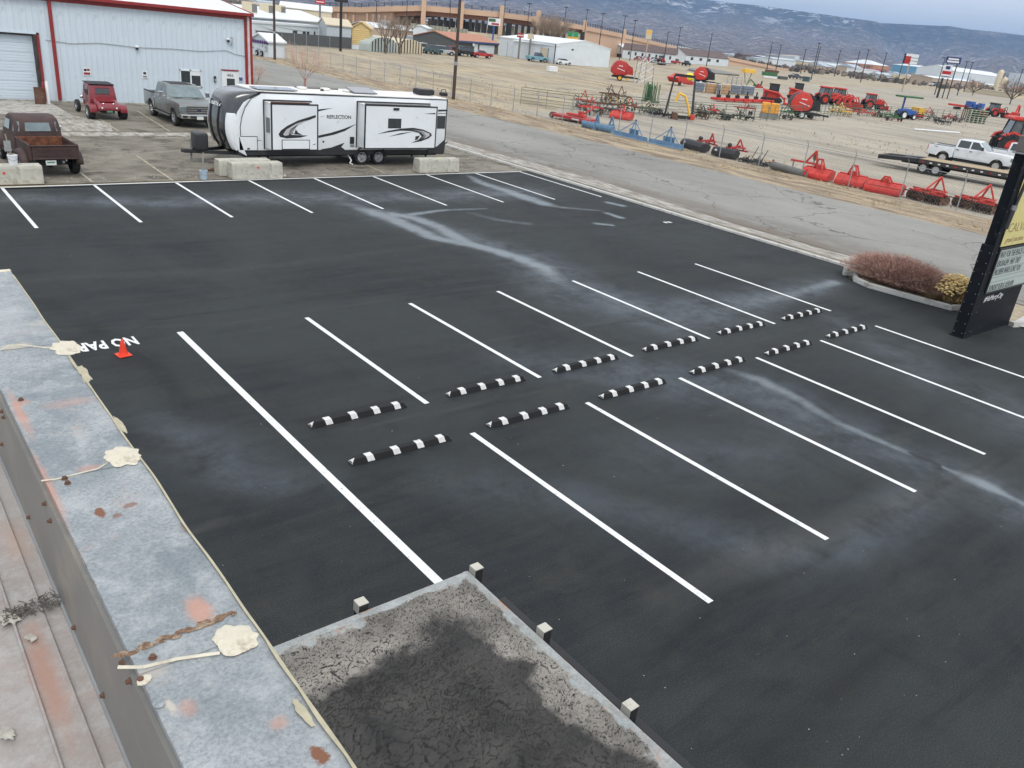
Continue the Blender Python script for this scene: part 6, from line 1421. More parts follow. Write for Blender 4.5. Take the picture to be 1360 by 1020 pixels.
for k_, (lb, a, b_, m1, h_, m2, n_) in enumerate((
    ('rust red chisel plough at the left end of the upper implement row', (762, 143), (786, 146), 'rred', 1.3, 'rusty', 7), ('dark spiked harrow under the rusty cultivator', (790, 151), (826, 155), 'darkmetal', .9, 'rusty', 14),
    ('brick red spring harrow right of the small flail tiller', (826, 149), (846, 151), 'rred', 1.1, 'steel', 8), ('pale tined weeder left of the gantry feet', (846, 146), (874, 149), 'wall_cream', .8, 'straw_d', 12),
    ('rust brown plough stack behind the spring tooth harrow', (798, 134), (822, 136), 'rusty', 1.4, 'rusty', 9), ('black ridger between the gantry and the wheeled plough', (922, 157), (940, 159.5), 'dark', 1.0, 'dark', 5),
    ('grey subsoiler with red beam behind the box scraper', (978, 152), (1002, 154), 'rred', 1.3, 'steel', 5), ('orange and green seeder frame left of the blue canopy tractor', (1176, 160), (1198, 162), 'green', .9, 'kred', 6),
    ('bright red plough right of the yellow spreader', (1224, 154), (1240, 156), 'kred', 1.2, 'kred', 5), ('dark wheel rake at the foot of the small red harrow', (1240, 164), (1262, 167), 'dark', .8, 'steel', 8),
    ('straw yellow baler pickup behind the long rake frame', (1104, 148), (1126, 151), 'straw', 1.1, 'straw_d', 10), ('long green bar harrow under the red tractors', (1132, 148), (1172, 152), 'olive', .9, 'rusty', 12))): cultivator(lb, a, b_, m1, h_, m2, n_)
# cattle panel fence behind the implements
cp = thing('cattle_panel_fence', 'olive green cattle panel fence running behind the row of implements', 'fence')
pts = [(690, 140), (760, 149), (850, 153), (920, 158), (1000, 162), (1050, 160), (1120, 154), (1180, 157), (1250, 160), (1300, 163)]
P = []
for a, b_ in zip(pts[:-1], pts[1:]):
    A_, B_ = S(*a), S(*b_); n_ = max(int((B_-A_).length/3.2), 1)
    for i in range(n_): P.append(A_.lerp(B_, i/n_))
P.append(S(*pts[-1]))
for a, b_ in zip(P[:-1], P[1:]):
    if (b_-a).length < .5: continue
    mb = MB(); d = (b_-a).normalized()*.06
    for z in (.25, .5, .78, 1.08, 1.4, 1.62): mb.tube(a+d+Vector((0, 0, z)), b_-d+Vector((0, 0, z)), .022, .022, 4, False)
    for u in (.0, .5, 1.0): q = (a+d).lerp(b_-d, u); mb.tube(q+Vector((0, 0, .05)), q+Vector((0, 0, 1.65)), .026, .026, 4)
    mb.build('gate_panel', 'olive', cp)
# gantry
r, L_ = place('gantry_frame', 'tall black steel gantry frame with splayed legs among the implements', 'gantry', (884, 154), (917, 158)); h = L_/2
MB().bar((-h*.8, 0, 3.9), (h*.8, 0, 3.9), .25, .25).build('top_beam', 'dark', r)
for s_ in (-1, 1):
    for y in (-.9, .9): MB().bar((s_*h*.8, 0, 3.85), (s_*h*1.1, y*1.2, 0), .14).build('leg', 'dark', r)
    MB().bar((s_*h*1.1, -1.1, .1), (s_*h*1.1, 1.1, .1), .12).build('foot', 'dark', r)
r, L_ = place('post_driver', 'yellow post driver arm with a black base in front of the gantry', 'post driver', (894, 158), (912, 160))
MB().path([(.9, 0, .2), (.6, 0, 1.2), (.1, 0, 2.2), (-.5, .0, 2.4)], .11, 8).build('arm', 'yellow', r, smooth=True); MB().path([(-.5, 0, 2.4), (-.7, 0, 1.6)], .14, 8).build('hammer', 'yellow', r); MB().cbox((.3, 0, .25), (1.4, .5, .3)).build('base', 'dark', r); MB().prism([(-.9, .0), (-.3, 0), (-.4, .6), (-.8, .65)], -.6, .6, 'y').build('bucket', 'rusty', r); MB().cbox((1.1, -.2, .35), (.4, .4, .5)).build('motor', 'kred', r, bevel=.05)
# racks, pallets, crates
r, L_ = place('fence_post_rack', 'rack of dark green steel fence posts standing upright behind the row', 'rack', (855, 134), (872, 137)); h = L_/2
MB().box(-h, h, -.5, .5, 0, .15).build('rack_base', 'olive', r)
for i in range(34): x, y = rnd(-h, h), rnd(-.45, .45); MB().tube((x, y, .1), (x+rnd(-.1, .1), y, rnd(1.7, 2.3)), .05, .05, 4).build('fence_post', 'green', r)
def pallet(label, A, B, m_, h_=1.6):
    r, L_ = place('wrapped_pallet', label, 'pallet', A, B, 'wrapped pallets behind the implements'); MB().box(-L_/2, L_/2, -.55, .55, 0, .14).build('pallet_base', 'wood', r); MB().box(-L_/2+.03, L_/2-.03, -.52, .52, .15, h_).build('load', m_, r, bevel=.08); MB().box(-L_/2+.05, L_/2-.05, -.5, .5, h_+.002, h_+.05).build('cover', 'white', r)
    for z in (.55, 1.0): MB().box(-L_/2+.02, L_/2-.02, -.53, .53, z, z+.04).build('strap', 'dark', r)
M['wrap'] = mat('wrap', (.16, .19, .23), .4, var=.3, scale=3); M['carton'] = mat('carton', (.46, .28, .15), .7, var=.2)
for lb, a, b_, m_ in (('grey wrapped pallet at the left end of the pallet row', (921, 122), (934, 123.5), 'wrap'), ('brown cartons on a pallet, second from the left', (936, 123), (950, 124.5), 'carton'), ('narrow grey wrapped pallet between the two brown ones', (951, 125), (956, 125.6), 'wrap'), ('brown cartons on a pallet, right of the narrow grey one', (957, 124.5), (968, 125.8), 'carton'), ('wide grey wrapped pallet, second from the right end', (969, 125), (982, 126.5), 'wrap'), ('grey wrapped pallet at the right end of the pallet row', (984, 126), (999, 127.5), 'wrap')): pallet(lb, a, b_, m_, 1.5)
r, L_ = place('orange_crates', 'stack of orange yellow plastic tanks left of the big round baler', 'tanks', (1008, 156), (1032, 159))
for s_ in (-1, 1): MB().box(s_*L_*.25-L_*.23, s_*L_*.25+L_*.23, -.5, .5, .6, 1.7).build('tank', mat('orange_tank', (.75, .33, .03), .5), r, bevel=.08, seg=2)
MB().box(-L_/2, L_/2, -.5, .5, .1, .58).build('frame', 'steel', r)
cultivator('dark green grain drill between the orange tanks and the big baler', (1034, 157), (1049, 160), 'green', 1.4, 'dark', 5)
def flatload(name, label, cat, A, B, items):
    r, L_ = place(name, label, cat, A, B); h = L_/2
    for (nm, x0_, x1_, y0_r, y1_r, z0_, z1_, m_) in items: MB().box(x0_*h, x1_*h, y0_r, y1_r, z0_, z1_).build(nm, m_, r, bevel=.03)
    return r
# row of mower decks on a long rack
for i in range(6):
    x = 948+i*12.4; flatload('mower_deck', 'red mower deck, %s in the row in front of the pallets' % ('first from the left', 'second from the left', 'third from the left', 'fourth from the left', 'fifth from the left', 'last beside the track loader')[i], 'mower deck', (x, 134+i*.55), (x+11, 134.6+i*.55),
        [('deck', -1, 1, -.7, .7, .15, .5, 'kred'), ('gearbox', -.3, .2, -.25, .25, .51, .9, 'dark'), ('wheel_guard', .5, 1, -.9, -.72, .1, .55, 'kred'), ('mast', -.1, .05, -.1, .1, .91, 1.5 if i != 2 else 1.1, 'dark')])['group'] = 'mower decks in a row'
r = flatload('wire_rack', 'grey steel cage rack in the yard right of the black round baler', 'rack', (964, 114), (984, 117), [('tray', -1, 1, -.8, .8, .9, 1.0, 'galv')])
for x in (-1.2, 0, 1.2):
    for y in (-.8, .8): MB().bar((x, y, 0), (x, y, 1.9), .07).build('upright', 'galv', r)
for y in (-.8, .8): MB().bar((-1.2, y, 1.9), (1.2, y, 1.9), .07).build('rail', 'galv', r)
r = thing('grain_auger', 'yellow box hopper on thin legs standing out in the yard', 'hopper', S(991, 111)); MB().box(-2, 2, -.6, .6, 2.4, 3.3).build('hopper', 'yellow', r, bevel=.05)
for x in (-1.4, 1.4): MB().bar((x*.3, 0, 0), (x, 0, 2.4), .12).build('leg', 'olive', r)
r = thing('front_loader', 'green folding loader arm lying in the yard beside the yellow hopper', 'loader arm', S(998, 116)); MB().path([(-2, 0, .3), (-.8, 0, 1.6), (.6, 0, .9), (1.6, 0, .4)], .12, 6).build('arm', 'green', r); MB().prism([(1.5, 0), (2.2, 0), (2.2, .7), (1.6, .6)], -.8, .8, 'y').build('bucket', 'green', r)
r = thing('post_hole_digger', 'small dark red digger with a black seat in the yard behind the pallets', 'digger', S(1008, 119)); MB().cbox((0, 0, .5), (1.6, .8, .4)).build('frame', 'rred', r, bevel=.05); MB().bar((.3, 0, .6), (.5, 0, 1.7), .2).build('mast', 'dark', r); MB().cbox((-.5, 0, .9), (.4, .4, .5)).build('engine', 'rred', r, bevel=.04)

# ---- balers
def baler(label, G_, rz, body, door, L_=3.9, s=1.0, logo=True):
    r = thing('round_baler', label, 'baler', G_, rz, 'round balers in the yard')
    def sc(p): return Vector((p.x*s, p.y*s, p.z*s))
    shell = [(-1.9, 1.2), (-1.85, 1.9), (-1.4, 2.6), (-.6, 2.95), (.3, 2.85), (.9, 2.4), (1.1, 1.7), (.9, 1.0), (.2, .75), (-1.2, .7)]
    MB().prism(shell, -.95, .95, 'y', sc).build('chamber', body, r, bevel=.10*s, seg=2)
    for s_ in (-1, 1):
        pan = [(-1.85, 1.15), (-1.86, 1.75), (-1.55, 2.45), (-1.0, 2.9), (-.4, 2.98), (.2, 2.7), (.62, 2.05), (.6, 1.4), (.25, .95), (-.7, .78), (-1.4, .85)]
        MB().prism(pan, s_*.96, s_*1.16, 'y', sc).build('side_panel', door, r, smooth=True, bevel=.10*s, seg=2)
        if logo: MB().prism([(-.9, 1.85), (.35, 1.5), (.3, 1.43), (-.95, 1.78)], s_*1.165, s_*1.172, 'y', sc).build('stripe', 'white', r); MB().prism([(-.75, 2.25), (-.1, 2.2), (-.1, 2.1), (-.75, 2.15)], s_*1.165, s_*1.172, 'y', sc).build('print', 'white', r)
        w_ = wheel(r, -.35*s, s_*1.05*s, .42*s, .38*s, s_, 'white' if body == 'dark' else 'yellow', 0)
        MB().prism([(.95, 1.0), (1.7, 1.0), (1.5, 2.1), (1.0, 2.3)], s_*.7, s_*.95, 'y', sc).build('front_guard', body if body == 'dark' else 'rred', r)
    MB().box(-1.6*s, 1.8*s, -.8*s, .8*s, .45*s, .72*s).build('chassis', 'dark', r)
    MB().bar((1.5*s, 0, .6*s), (3.0*s, 0, .5*s), .2*s).build('drawbar', 'dark', r); MB().tube((.9*s, -.9*s, .3*s), (.9*s, .9*s, .3*s), .22*s, .22*s, 10).build('pickup_reel', 'dark' if body == 'dark' else 'yellow', r)
    MB().bar((2.5*s, .1, 0), (2.5*s, .1, .55*s), .09*s).build('jack_stand', 'steel', r)
    return r
baler('big red and black round baler in the middle of the implement row', S(1065, 157), -.80, 'dark', 'kred', s=1.02)
baler('round baler with red door and black rear standing out in the open yard', S(934, 113), -1.05, 'dark', 'kred', s=1.12)
baler('old dark red round baler with yellow wheels at the left of the open yard', S(825, 107), -.75, 'rred', 'rred', s=1.10)
# ---- tractors
def tractor(label, G_, rz, s=1.0, loader=True, roof='kred', lod=1):
    r = thing('tractor', label, 'tractor', G_, rz, 'red tractors in the yard')
    def sc(p): return Vector((p.x*s, p.y*s, p.z*s))
    MB().prism([(.1, .9), (1.9, .85), (2.0, 1.25), (1.7, 1.5), (.1, 1.68)], -.36, .36, 'y', sc).build('hood', 'kred', r, smooth=True, bevel=.07*s, seg=2)
    MB().prism([(-1.3, .6), (1.8, .6), (1.8, .88), (-1.3, 1.0)], -.28, .28, 'y', sc).build('chassis', 'dark', r)
    MB().prism([(1.95, .8), (2.02, .8), (2.02, 1.2), (1.95, 1.3)], -.3, .3, 'y', sc).build('grille', 'dark', r)
    MB().prism([(-1.25, 1.0), (.2, 1.0), (.15, 1.3), (.05, 2.35), (-1.05, 2.35), (-1.25, 1.5)], -.66, .66, 'y', sc).build('cab_glass', 'glass_m', r, bevel=.03*s)
    MB().prism([(-1.3, 2.36), (.25, 2.36), (.15, 2.55), (-1.1, 2.60), (-1.35, 2.5)], -.80, .80, 'y', sc).build('cab_roof', roof, r, bevel=.07*s, seg=2)
    for s_ in (-1, 1):
        for a, b_ in (((.17, 1.25), (.07, 2.35)), ((-.55, 1.0), (-.55, 2.35)), ((-1.26, 1.4), (-1.07, 2.35))): MB().bar((a[0]*s, s_*.67*s, a[1]*s), (b_[0]*s, s_*.67*s, b_[1]*s), .07*s).build('cab_post', 'dark', r)
        wheel(r, -.95*s, s_*.82*s, .76*s, .42*s, s_, 'kred', 4, .55); wheel(r, 1.35*s, s_*.74*s, .48*s, .30*s, s_, 'kred', 4, .55)
        MB().prism([(-1.75, 1.1), (-1.6, 1.45), (-1.0, 1.68), (-.4, 1.5), (-.25, 1.1), (-.4, 1.35), (-1.0, 1.56), (-1.55, 1.35)], s_*.62, s_*1.02, 'y', sc).build('fender', 'kred', r)
        if loader: MB().path([(.1*s, s_*.45*s, 1.4*s), (1.4*s, s_*.5*s, 1.75*s), (2.3*s, s_*.5*s, 1.1*s), (2.6*s, s_*.5*s, .35*s)], .08*s, 5).build('loader_arm', 'kred', r)
    if loader: MB().prism([(2.5, .05), (3.1, .05), (3.15, .12), (2.65, .2), (2.6, .75), (2.5, .75)], -.95, .95, 'y', sc).build('bucket', 'kred', r)
    MB().tube((.9*s, .2*s, 1.5*s), (.9*s, .2*s, 2.2*s), .04*s, .04*s, 6).build('exhaust', 'dark', r)
    return r
tractor('red tractor with loader at the left end behind the big round baler', S(1097, 139), -.45, 1.12)
tractor('red tractor with loader, second in the group behind the yellow rake', S(1115, 140), -.5, 1.1)
tractor('smaller red tractor with cab at the right end of the tractor group', S(1157, 145), -.6, .98)
tractor('red tractor with cab and loader at the far right row', S(1320, 155), -.4, 1.0, True, 'dark')
r = tractor('large red roofed tractor behind the white pickups at the right edge', S(1352, 212), -.9, 1.45, False)
for i, (x, y) in enumerate(((1126, 144), (1140, 146))):
    r = thing('loader_bucket', 'red front loader attachment, %s between the tractors' % ('left one', 'right one')[i], 'loader', S(x, y), -.3)
    MB().prism([(-.6, 0), (.5, 0), (.55, .1), (-.3, .2), (-.45, .9), (-.6, .9)], -1.2, 1.2, 'y').build('bucket', 'kred', r)
    for s_ in (-1, 1): MB().path([(-.5, s_*.6, .7), (-1.2, s_*.6, 1.9), (-2.4, s_*.6, 1.6), (-2.8, s_*.6, .8)], .11, 5).build('arm', 'kred', r)
# backhoe at right edge
r = thing('backhoe', 'red backhoe digger arm at the right end of the far row', 'backhoe', S(1348, 158), .2)
MB().path([(-1.6, 0, 1.0), (-.4, 0, 2.6), (1.0, 0, 2.4), (1.5, 0, 1.1)], .16, 6).build('boom', 'kred', r); MB().prism([(1.2, .4), (1.9, .5), (1.8, 1.1), (1.3, 1.1)], -.35, .35, 'y').build('bucket', 'dark', r); MB().box(-2.4, -1.2, -.6, .6, .5, 1.3).build('body', 'kred', r, bevel=.08)
for x in (-2.2, -1.3): wheel(r, x, -.65, .4, .3, -1, 'kred', 0)
for i, (x, y, k) in enumerate(((1300, 156, .9), (1336, 157, .8))):
    r = thing('utility_tractor', ('compact red tractor left of the backhoe', 'compact red tractor right beside the backhoe')[i], 'tractor', S(x, y), -.7); MB().prism([(0, .5), (1.3, .5), (1.35, .9), (0, 1.1)], -.3, .3, 'y').build('hood', 'kred', r, bevel=.05); MB().path([(-.5, -.4, .9), (-.5, -.4, 2.0), (-.5, .4, 2.0), (-.5, .4, .9)], .05, 5).build('roll_bar', 'dark', r)
    for s_ in (-1, 1): wheel(r, -.5, s_*.5, .5, .3, s_, 'kred', 0); wheel(r, 1.0, s_*.5, .32, .2, s_, 'kred', 0)
# skid steers
def skid(label, G_, rz, s=1.0):
    r = thing('track_loader', label, 'track loader', G_, rz, 'red track loaders in the yard')
    sc = lambda p: p*s
    MB().prism([(-1.3, .5), (.6, .5), (.7, .9), (.4, 1.1), (-.9, 1.3), (-1.3, 1.2)], -.55, .55, 'y', sc).build('body', 'kred', r, bevel=.05)
    MB().prism([(-.7, 1.1), (.4, 1.1), (.35, 2.05), (-.7, 2.05)], -.48, .48, 'y', sc).build('cab', 'glass', r); MB().prism([(-.8, 2.06), (.45, 2.06), (.4, 2.16), (-.8, 2.16)], -.52, .52, 'y', sc).build('cab_roof', 'dark', r)
    for s_ in (-1, 1):
        MB().prism([(-1.3, .1), (.8, .1), (1.05, .35), (.8, .62), (-1.2, .62), (-1.5, .4)], s_*.56, s_*.95, 'y', sc).build('track', 'tyre', r, bevel=.05)
        MB().path([Vector((-1.4, s_*.7, 1.4))*s, Vector((.4, s_*.7, 1.2))*s, Vector((1.3, s_*.7, .5))*s], .12*s, 6).build('arm', 'kred', r)
        for x in (.38, -.68): MB().bar((x*s, s_*.5*s, 1.1*s), (x*s, s_*.5*s, 2.06*s), .07).build('cab_post', 'dark', r)
    MB().prism([(1.2, .05), (1.8, .05), (1.8, .15), (1.35, .25), (1.3, .8), (1.2, .8)], -.95, .95, 'y', sc).build('bucket', 'kred', r)
skid('red compact track loader with arms lowered, left of the big round baler', S(1026, 137), -.95, 1.3)
skid('red compact track loader partly hidden behind the big round baler', S(1059, 133), -.95, 1.3)
# haybine and small yellow drum
r = thing('mower_conditioner', 'low red wedge shaped mower conditioner left of the black round baler', 'mower', S(900, 113), .2); MB().prism([(-2.6, 1.3), (-1.2, 1.6), (0, 2.0), (1.4, 1.2), (2.2, .7), (1.6, .4), (-1.6, .5)], -1.1, 1.1, 'y').build('shroud', 'kred', r, bevel=.12, seg=2); wheel(r, -1.2, -1.0, .4, .25, -1, 'dark', 0); MB().bar((1.5, 0, .6), (4.2, -.3, .6), .2).build('drawbar', 'rred', r)
r = thing('bale_ball', 'bright yellow round tank standing between the two red hay machines', 'tank', S(914, 112)); MB().blob((0, 0, 1.3), (.9, .9, .8), 14, 8).build('tank', mat('brightyellow', (.8, .68, .04), .5), r, smooth=True); MB().box(-.7, .7, -.7, .7, 0, .6).build('cradle', 'rred', r)
# lattice tower section
r = thing('lattice_tower', 'pale lattice steel tower section standing in the yard right of the old baler', 'tower', S(853, 111)); 
for i, (x, y) in enumerate(((-1.9, -.6), (1.9, -.6), (1.4, .8), (-1.4, .8))): MB().bar((x, y, 0), (x*.75, y, 4.2), .10).build('leg', 'galv', r)
for z in (0, 1.4, 2.8):
    for (x0_, y0_r), (x1_, y1_r) in (((-1.9, -.6), (1.9, -.6)), ((1.4, .8), (-1.4, .8))):
        k0, k1 = 1-.25*z/4.2, 1-.25*(z+1.4)/4.2; MB().bar((x0_*k0, y0_r, z), (x1_*k1, y1_r, z+1.4), .06).build('brace', 'white', r); MB().bar((x1_*k0, y1_r, z), (x0_*k1, y0_r, z+1.4), .06).build('brace', 'white', r)
r = thing('salt_block', 'lone white box lying on the bare field', 'box', S(733, 95)); MB().cbox((0, 0, .45), (2.0, .9, .9)).build('box', 'white', r, bevel=.04)
# canopy tractor, blue and yellow machines of the far row
r = thing('canopy_tractor', 'small blue tractor under a flat dark green canopy in the far row', 'tractor', S(1200, 158), -.3); MB().box(-1.9, 1.9, -.9, .9, 3.0, 3.25).build('canopy', 'green', r, bevel=.05)
for x in (-.9, -.7): MB().bar((x, 0, 1.2), (x, 0, 3.0), .1).build('canopy_post', 'blue', r)
MB().prism([(-1.2, .6), (1.8, .6), (1.9, 1.2), (.1, 1.5), (-1.2, 1.3)], -.4, .4, 'y').build('hood', 'blue', r, bevel=.06)
for s_ in (-1, 1): wheel(r, -.8, s_*.6, .6, .35, s_, 'white', 0); wheel(r, 1.3, s_*.55, .4, .25, s_, 'white', 0)
flatload('yellow_spreader', 'yellow spreader hopper right of the blue canopy tractor', 'spreader', (1212, 156), (1222, 158), [('hopper', -1, 1, -.6, .6, .7, 1.6, 'yellow'), ('frame', -1, 1, -.5, .5, .2, .6, 'dark')])
flatload('blue_machines', 'bright blue sprayer behind the stacked cattle panels', 'sprayer', (1282, 147), (1303, 150), [('tank', -1, -.2, -.7, .7, .8, 2.0, 'blue'), ('pump', -.1, .4, -.5, .5, .7, 1.6, 'blue'), ('tank_small', .5, 1, -.6, .6, .8, 1.9, 'blue'), ('frame', -1, 1, -.6, .6, .3, .7, 'dark')])
flatload('red_trailer', 'low red trailer bed behind the far row, left of the blue sprayer', 'trailer', (1260, 144), (1281, 147), [('bed', -1, 1, -.8, .8, .7, 1.1, 'kred'), ('axle', -.2, .2, -.9, .9, .1, .6, 'dark')])
for i in range(4):
    x = 1284+i*5.6; r = flatload('cattle_panel_stack', 'bundle of pale green cattle panels standing upright, %s of four' % ('first', 'second', 'third', 'last')[i], 'cattle panels', (x, 162+i*.6), (x+5, 162.5+i*.6), [('panel_frame', -1, -.9, -.3, .3, 0, 2.0, 'olive'), ('panel_frame', .9, 1, -.3, .3, 0, 2.0, 'olive')])
    for k in range(6): MB().box(-.6, .6, -.28, .28, .15+k*.34, .27+k*.34).build('panel_rail', mat('pale_green', (.32, .36, .27), .6), r)
    r['group'] = 'bundled cattle panels'
r, L_ = place('steel_rack', 'rust red upright rack left of the bundled cattle panels', 'rack', (1273, 160), (1282, 162))
for x in (-.7, 0, .7): MB().bar((x, 0, 0), (x+.2, 0, 2.6), .12).build('upright', 'rusty', r)
# ---- gooseneck flatbed trailer
def deckp(px, py, z=.92): return S(px, py, z)
gA, gB = S(1190, 205.5, .96), S(1345, 232, .96)
gn = thing('flatbed_trailer', 'long dark flatbed trailer with worn timber deck in front of the white pickup', 'flatbed trailer', (gA.x, gA.y, 0), math.atan2(gB.y-gA.y, gB.x-gA.x)); GL = (gB-gA).length+1.2; GW = 2.5
nb = 9
for i in range(nb):
    y = .08+i*(GW-.16)/nb; MB().box(1.6, GL, y, y+(GW-.16)/nb-.012, .10+.80, .10+.86+.004*(i % 2)).build('deck_plank', 'wood', gn)
MB().box(1.5, GL, 0, .07, .68, .97).build('side_rail', 'darkmetal', gn); MB().box(1.5, GL, GW-.07, GW, .68, .97).build('side_rail', 'darkmetal', gn); MB().box(.3, GL, .6, 1.9, .50, .88).build('main_beam', 'dark', gn)
for y in (0, GW-.8): MB().prism([(-1.2, .80), (1.6, .95), (1.6, .70), (-1.2, .52)], y, y+.8, 'y').build('ramp', 'dark', gn, bevel=.01)
MB().box(-1.2, -1.14, .05, GW-.05, .50, .80).build('rear_bumper', 'dark', gn)
for i in range(13): x = 1.9+i*(GL-2.2)/12; MB().box(x-.08, x+.08, -.03, -.001, .76, .84).build('stake_marker', 'reflect' if i % 4 else 'red_light', gn)
for px in (1220, 1243):
    g = S(px, 227 if px == 1220 else 232); x = (Vector((g.x, g.y, 0))-gn.location).length*.98
    for y in (.18, GW-.18): wheel(gn, x, y, .39, .24, -1 if y < 1 else 1, 'rim', 0, .6)
MB().box(GL, GL+.12, .1, GW-.1, .5, 1.0).build('headboard', 'dark', gn)
# white pickups
wp = modern_pickup('clean white crew cab pickup with black mirrors beyond the flatbed trailer', (71.2, 28.9), -PI/2+.14, 'white_gloss', L=6.35, W=2.05, H=2.02, name='pickup_truck')
text('bed_lettering', 'FX4', .17, (-2.55, -1.035, 1.17), (PI/2, 0, 0), 'dark', wp, depth=.002)
wv = modern_pickup('second white pickup with ladder rack behind the first white pickup', (76.8, 27.2), -PI/2+.14, 'white_gloss', L=5.8, W=2.0, H=2.05, lod=0)
mb = MB()
for s_ in (-1, 1):
    mb.bar((-2.6, s_*.8, 2.25), (1.0, s_*.8, 2.25), .06)
for x in (-2.6, -1.2, 0.0, 1.0): mb.bar((x, -.8, 2.25), (x, .8, 2.25), .06); 
for x in (-2.5, .0): 
    for s_ in (-1, 1): mb.bar((x, s_*.8, 1.3), (x, s_*.8, 2.25), .06)
mb.build('ladder_rack', 'dark', wv)
mb = MB()
for i in range(22): x = rnd(-2.4, .8); mb.bar((x, rnd(-.7, .7), 2.3), (x+rnd(-.5, .5), rnd(-.7, .7), 2.3+rnd(.02, .3)), .07)
mb.build('rack_load', 'dark', wv)
# pipe on ground
o = MB().tube((0, 0, .12), (7, -2.4, .12), .10, .10, 8).build('ground_pipe', 'white'); o.location = S(1214, 173); tag(o, 'white plastic pipe lying on the gravel yard behind the white pickup', 'pipe')
# ================================================================ FAR FIELD: buildings, vehicles, bridge, signs, trees, hills
def PD(px, D):          # ground point at distance D below the horizon point of a pixel column
    hy = 510+(W_.z+R_.z*(px-680)/F_)/U_.z*F_; d = W_+R_*((px-680)/F_)-U_*((hy-510)/F_); k = D/math.hypot(d.x, d.y); return Vector((d.x*k, d.y*k, 0))
def house(name, label, A, B, top, depth, wall, roof, ridge=.0, style='flat', doors=(), wins=(), cat='building', over=.25, trim=None, group=None):
    """A, B: ground pixels of the ends of the wall that faces us; top: pixel row of the eave over A"""
    a, b_ = S(*A), S(*B); h = hz(A[0], top, a); c, ang, L_ = seg(a, b_); r = thing(name, label, cat, c, ang, group); H2 = L_/2
    MB().box(-H2, H2, 0, depth, 0, h).build('wall', wall, r)
    if style == 'flat': MB().box(-H2-.15, H2+.15, -.15, depth+.15, h, h+.35).build('roof', roof, r)
    elif style == 'gable':        # ridge parallel to the facing wall
        MB().prism([(-over, h-.05), (depth/2, h+ridge), (depth+over, h-.05), (depth+over, h+.12), (depth/2, h+ridge+.18), (-over, h+.12)], -H2-over, H2+over, 'x').build('roof', roof, r)
        for s_ in (-1, 1): MB().prism([(0.02, h), (depth/2, h+ridge), (depth-.02, h)], s_*H2-.02, s_*H2+.02, 'x').build('gable', wall, r)
    elif style == 'front':        # gable end faces us
        MB().prism([(-H2-over, h-.05), (0, h+ridge), (H2+over, h-.05), (H2+over, h+.12), (0, h+ridge+.18), (-H2-over, h+.12)], -over, depth+over, 'y').build('roof', roof, r)
        MB().prism([(-H2, h), (0, h+ridge), (H2, h)], .0, .05, 'y').build('gable', wall, r)
    elif style == 'hip':
        MB().add([(-H2-over, -over, h), (H2+over, -over, h), (H2+over, depth+over, h), (-H2-over, depth+over, h), (-H2*.25, depth/2, h+ridge), (H2*.25, depth/2, h+ridge)], [(0, 1, 5, 4), (1, 2, 5), (2, 3, 4, 5), (3, 0, 4), (3, 2, 1, 0)]).build('roof', roof, r)
    elif style == 'arch':
        pts = arc(0, h*.45, H2, 0, PI, 12); pts = [(x, h*.45+(z-h*.45)*(h*.55/H2)) for x, z in pts]
        MB().prism([(-H2, 0)]+pts[::-1]+[(H2, 0)], -.2, depth, 'y').build('shell', roof, r, bevel=0)
    for (u0, u1, hh, m_) in doors:
        d = MB().box(-H2+u0*L_, -H2+u1*L_, -.06, -.001, .02, hh*h).build('door', m_, r)
        if hh*h > 2.4: 
            for q in (-H2+u0*L_-.08, -H2+u1*L_): MB().box(q, q+.08, -.08, -.001, .0, hh*h+.08).build('door_trim', trim or 'steel', d)
    for (u0, u1, z0_, z1_) in wins: MB().box(-H2+u0*L_, -H2+u1*L_, -.05, -.001, z0_*h, z1_*h).build('window', 'glass', r)
    return r, L_, h
# shade-cloth fence with fifth wheel behind
A_, B_ = S(340, 57.5), S(467, 65.5); sf = thing('screen_fence', 'dark grey screened fence in front of the parked recreational vehicle at upper left', 'fence', A_, math.atan2((B_-A_).y, (B_-A_).x)); L_ = (B_-A_).length
npn = 8
for i in range(npn): MB().box(i*L_/npn+.03, (i+1)*L_/npn-.03, -.03, .03, .1, 1.95).build('screen_panel', 'shade_cloth', sf); MB().tube((i*L_/npn, 0, 0), (i*L_/npn, 0, 2.05), .06, .06, 6).build('post', 'galv', sf)
r, L_, h = house('fifth_wheel_trailer', 'large white fifth wheel trailer with swoosh graphics behind the screened fence', (338, 55), (422, 58.5), 30.5, 2.5, 'wallw', 'roof_white', cat='travel trailer', wins=((.58, .65, .50, .72), (.74, .79, .52, .72), (.81, .85, .52, .72), (.93, .955, .15, .75)))
H2 = L_/2
for pts in ([(-.85, .85), (-.45, .62), (-.1, .45), (.2, .42), (-.15, .52), (-.5, .70)], [(-.6, .55), (-.35, .35), (0, .3), (-.3, .42)], [(-.5, .9), (.3, .72), (.8, .68), (.2, .78)]): MB().prism([(x*H2, z*h) for x, z in pts], -.03, -.002, 'y').build('graphic_stripe', 'gr_grey', r)
r, L_, h = house('warehouse', 'pale warehouse with dark eave line behind the fifth wheel trailer', (322, 52), (438, 55.5), 22, 14, 'wall_grey', 'roof_white', 1.6, 'gable', over=.4)
for i, x in enumerate((-.55, -.1, .28)):
    q = MB().box(x*L_/2-1.0, x*L_/2+1.0, 2+i, 4+i, h+.5, h+2.4).build('roof_cooler', 'wall_cream', r, bevel=.1)
    for k in range(4): MB().box(x*L_/2-.8+k*.42, x*L_/2-.55+k*.42, 1.93+i, 1.99+i, h+.8, h+2.1).build('louver', 'steel', q)
house('storage_building', 'long beige storage building with white roof at upper left behind the warehouse', (372, 40), (440, 47), 9, 16, 'wall_cream', 'roof_white', 1.2, 'gable')
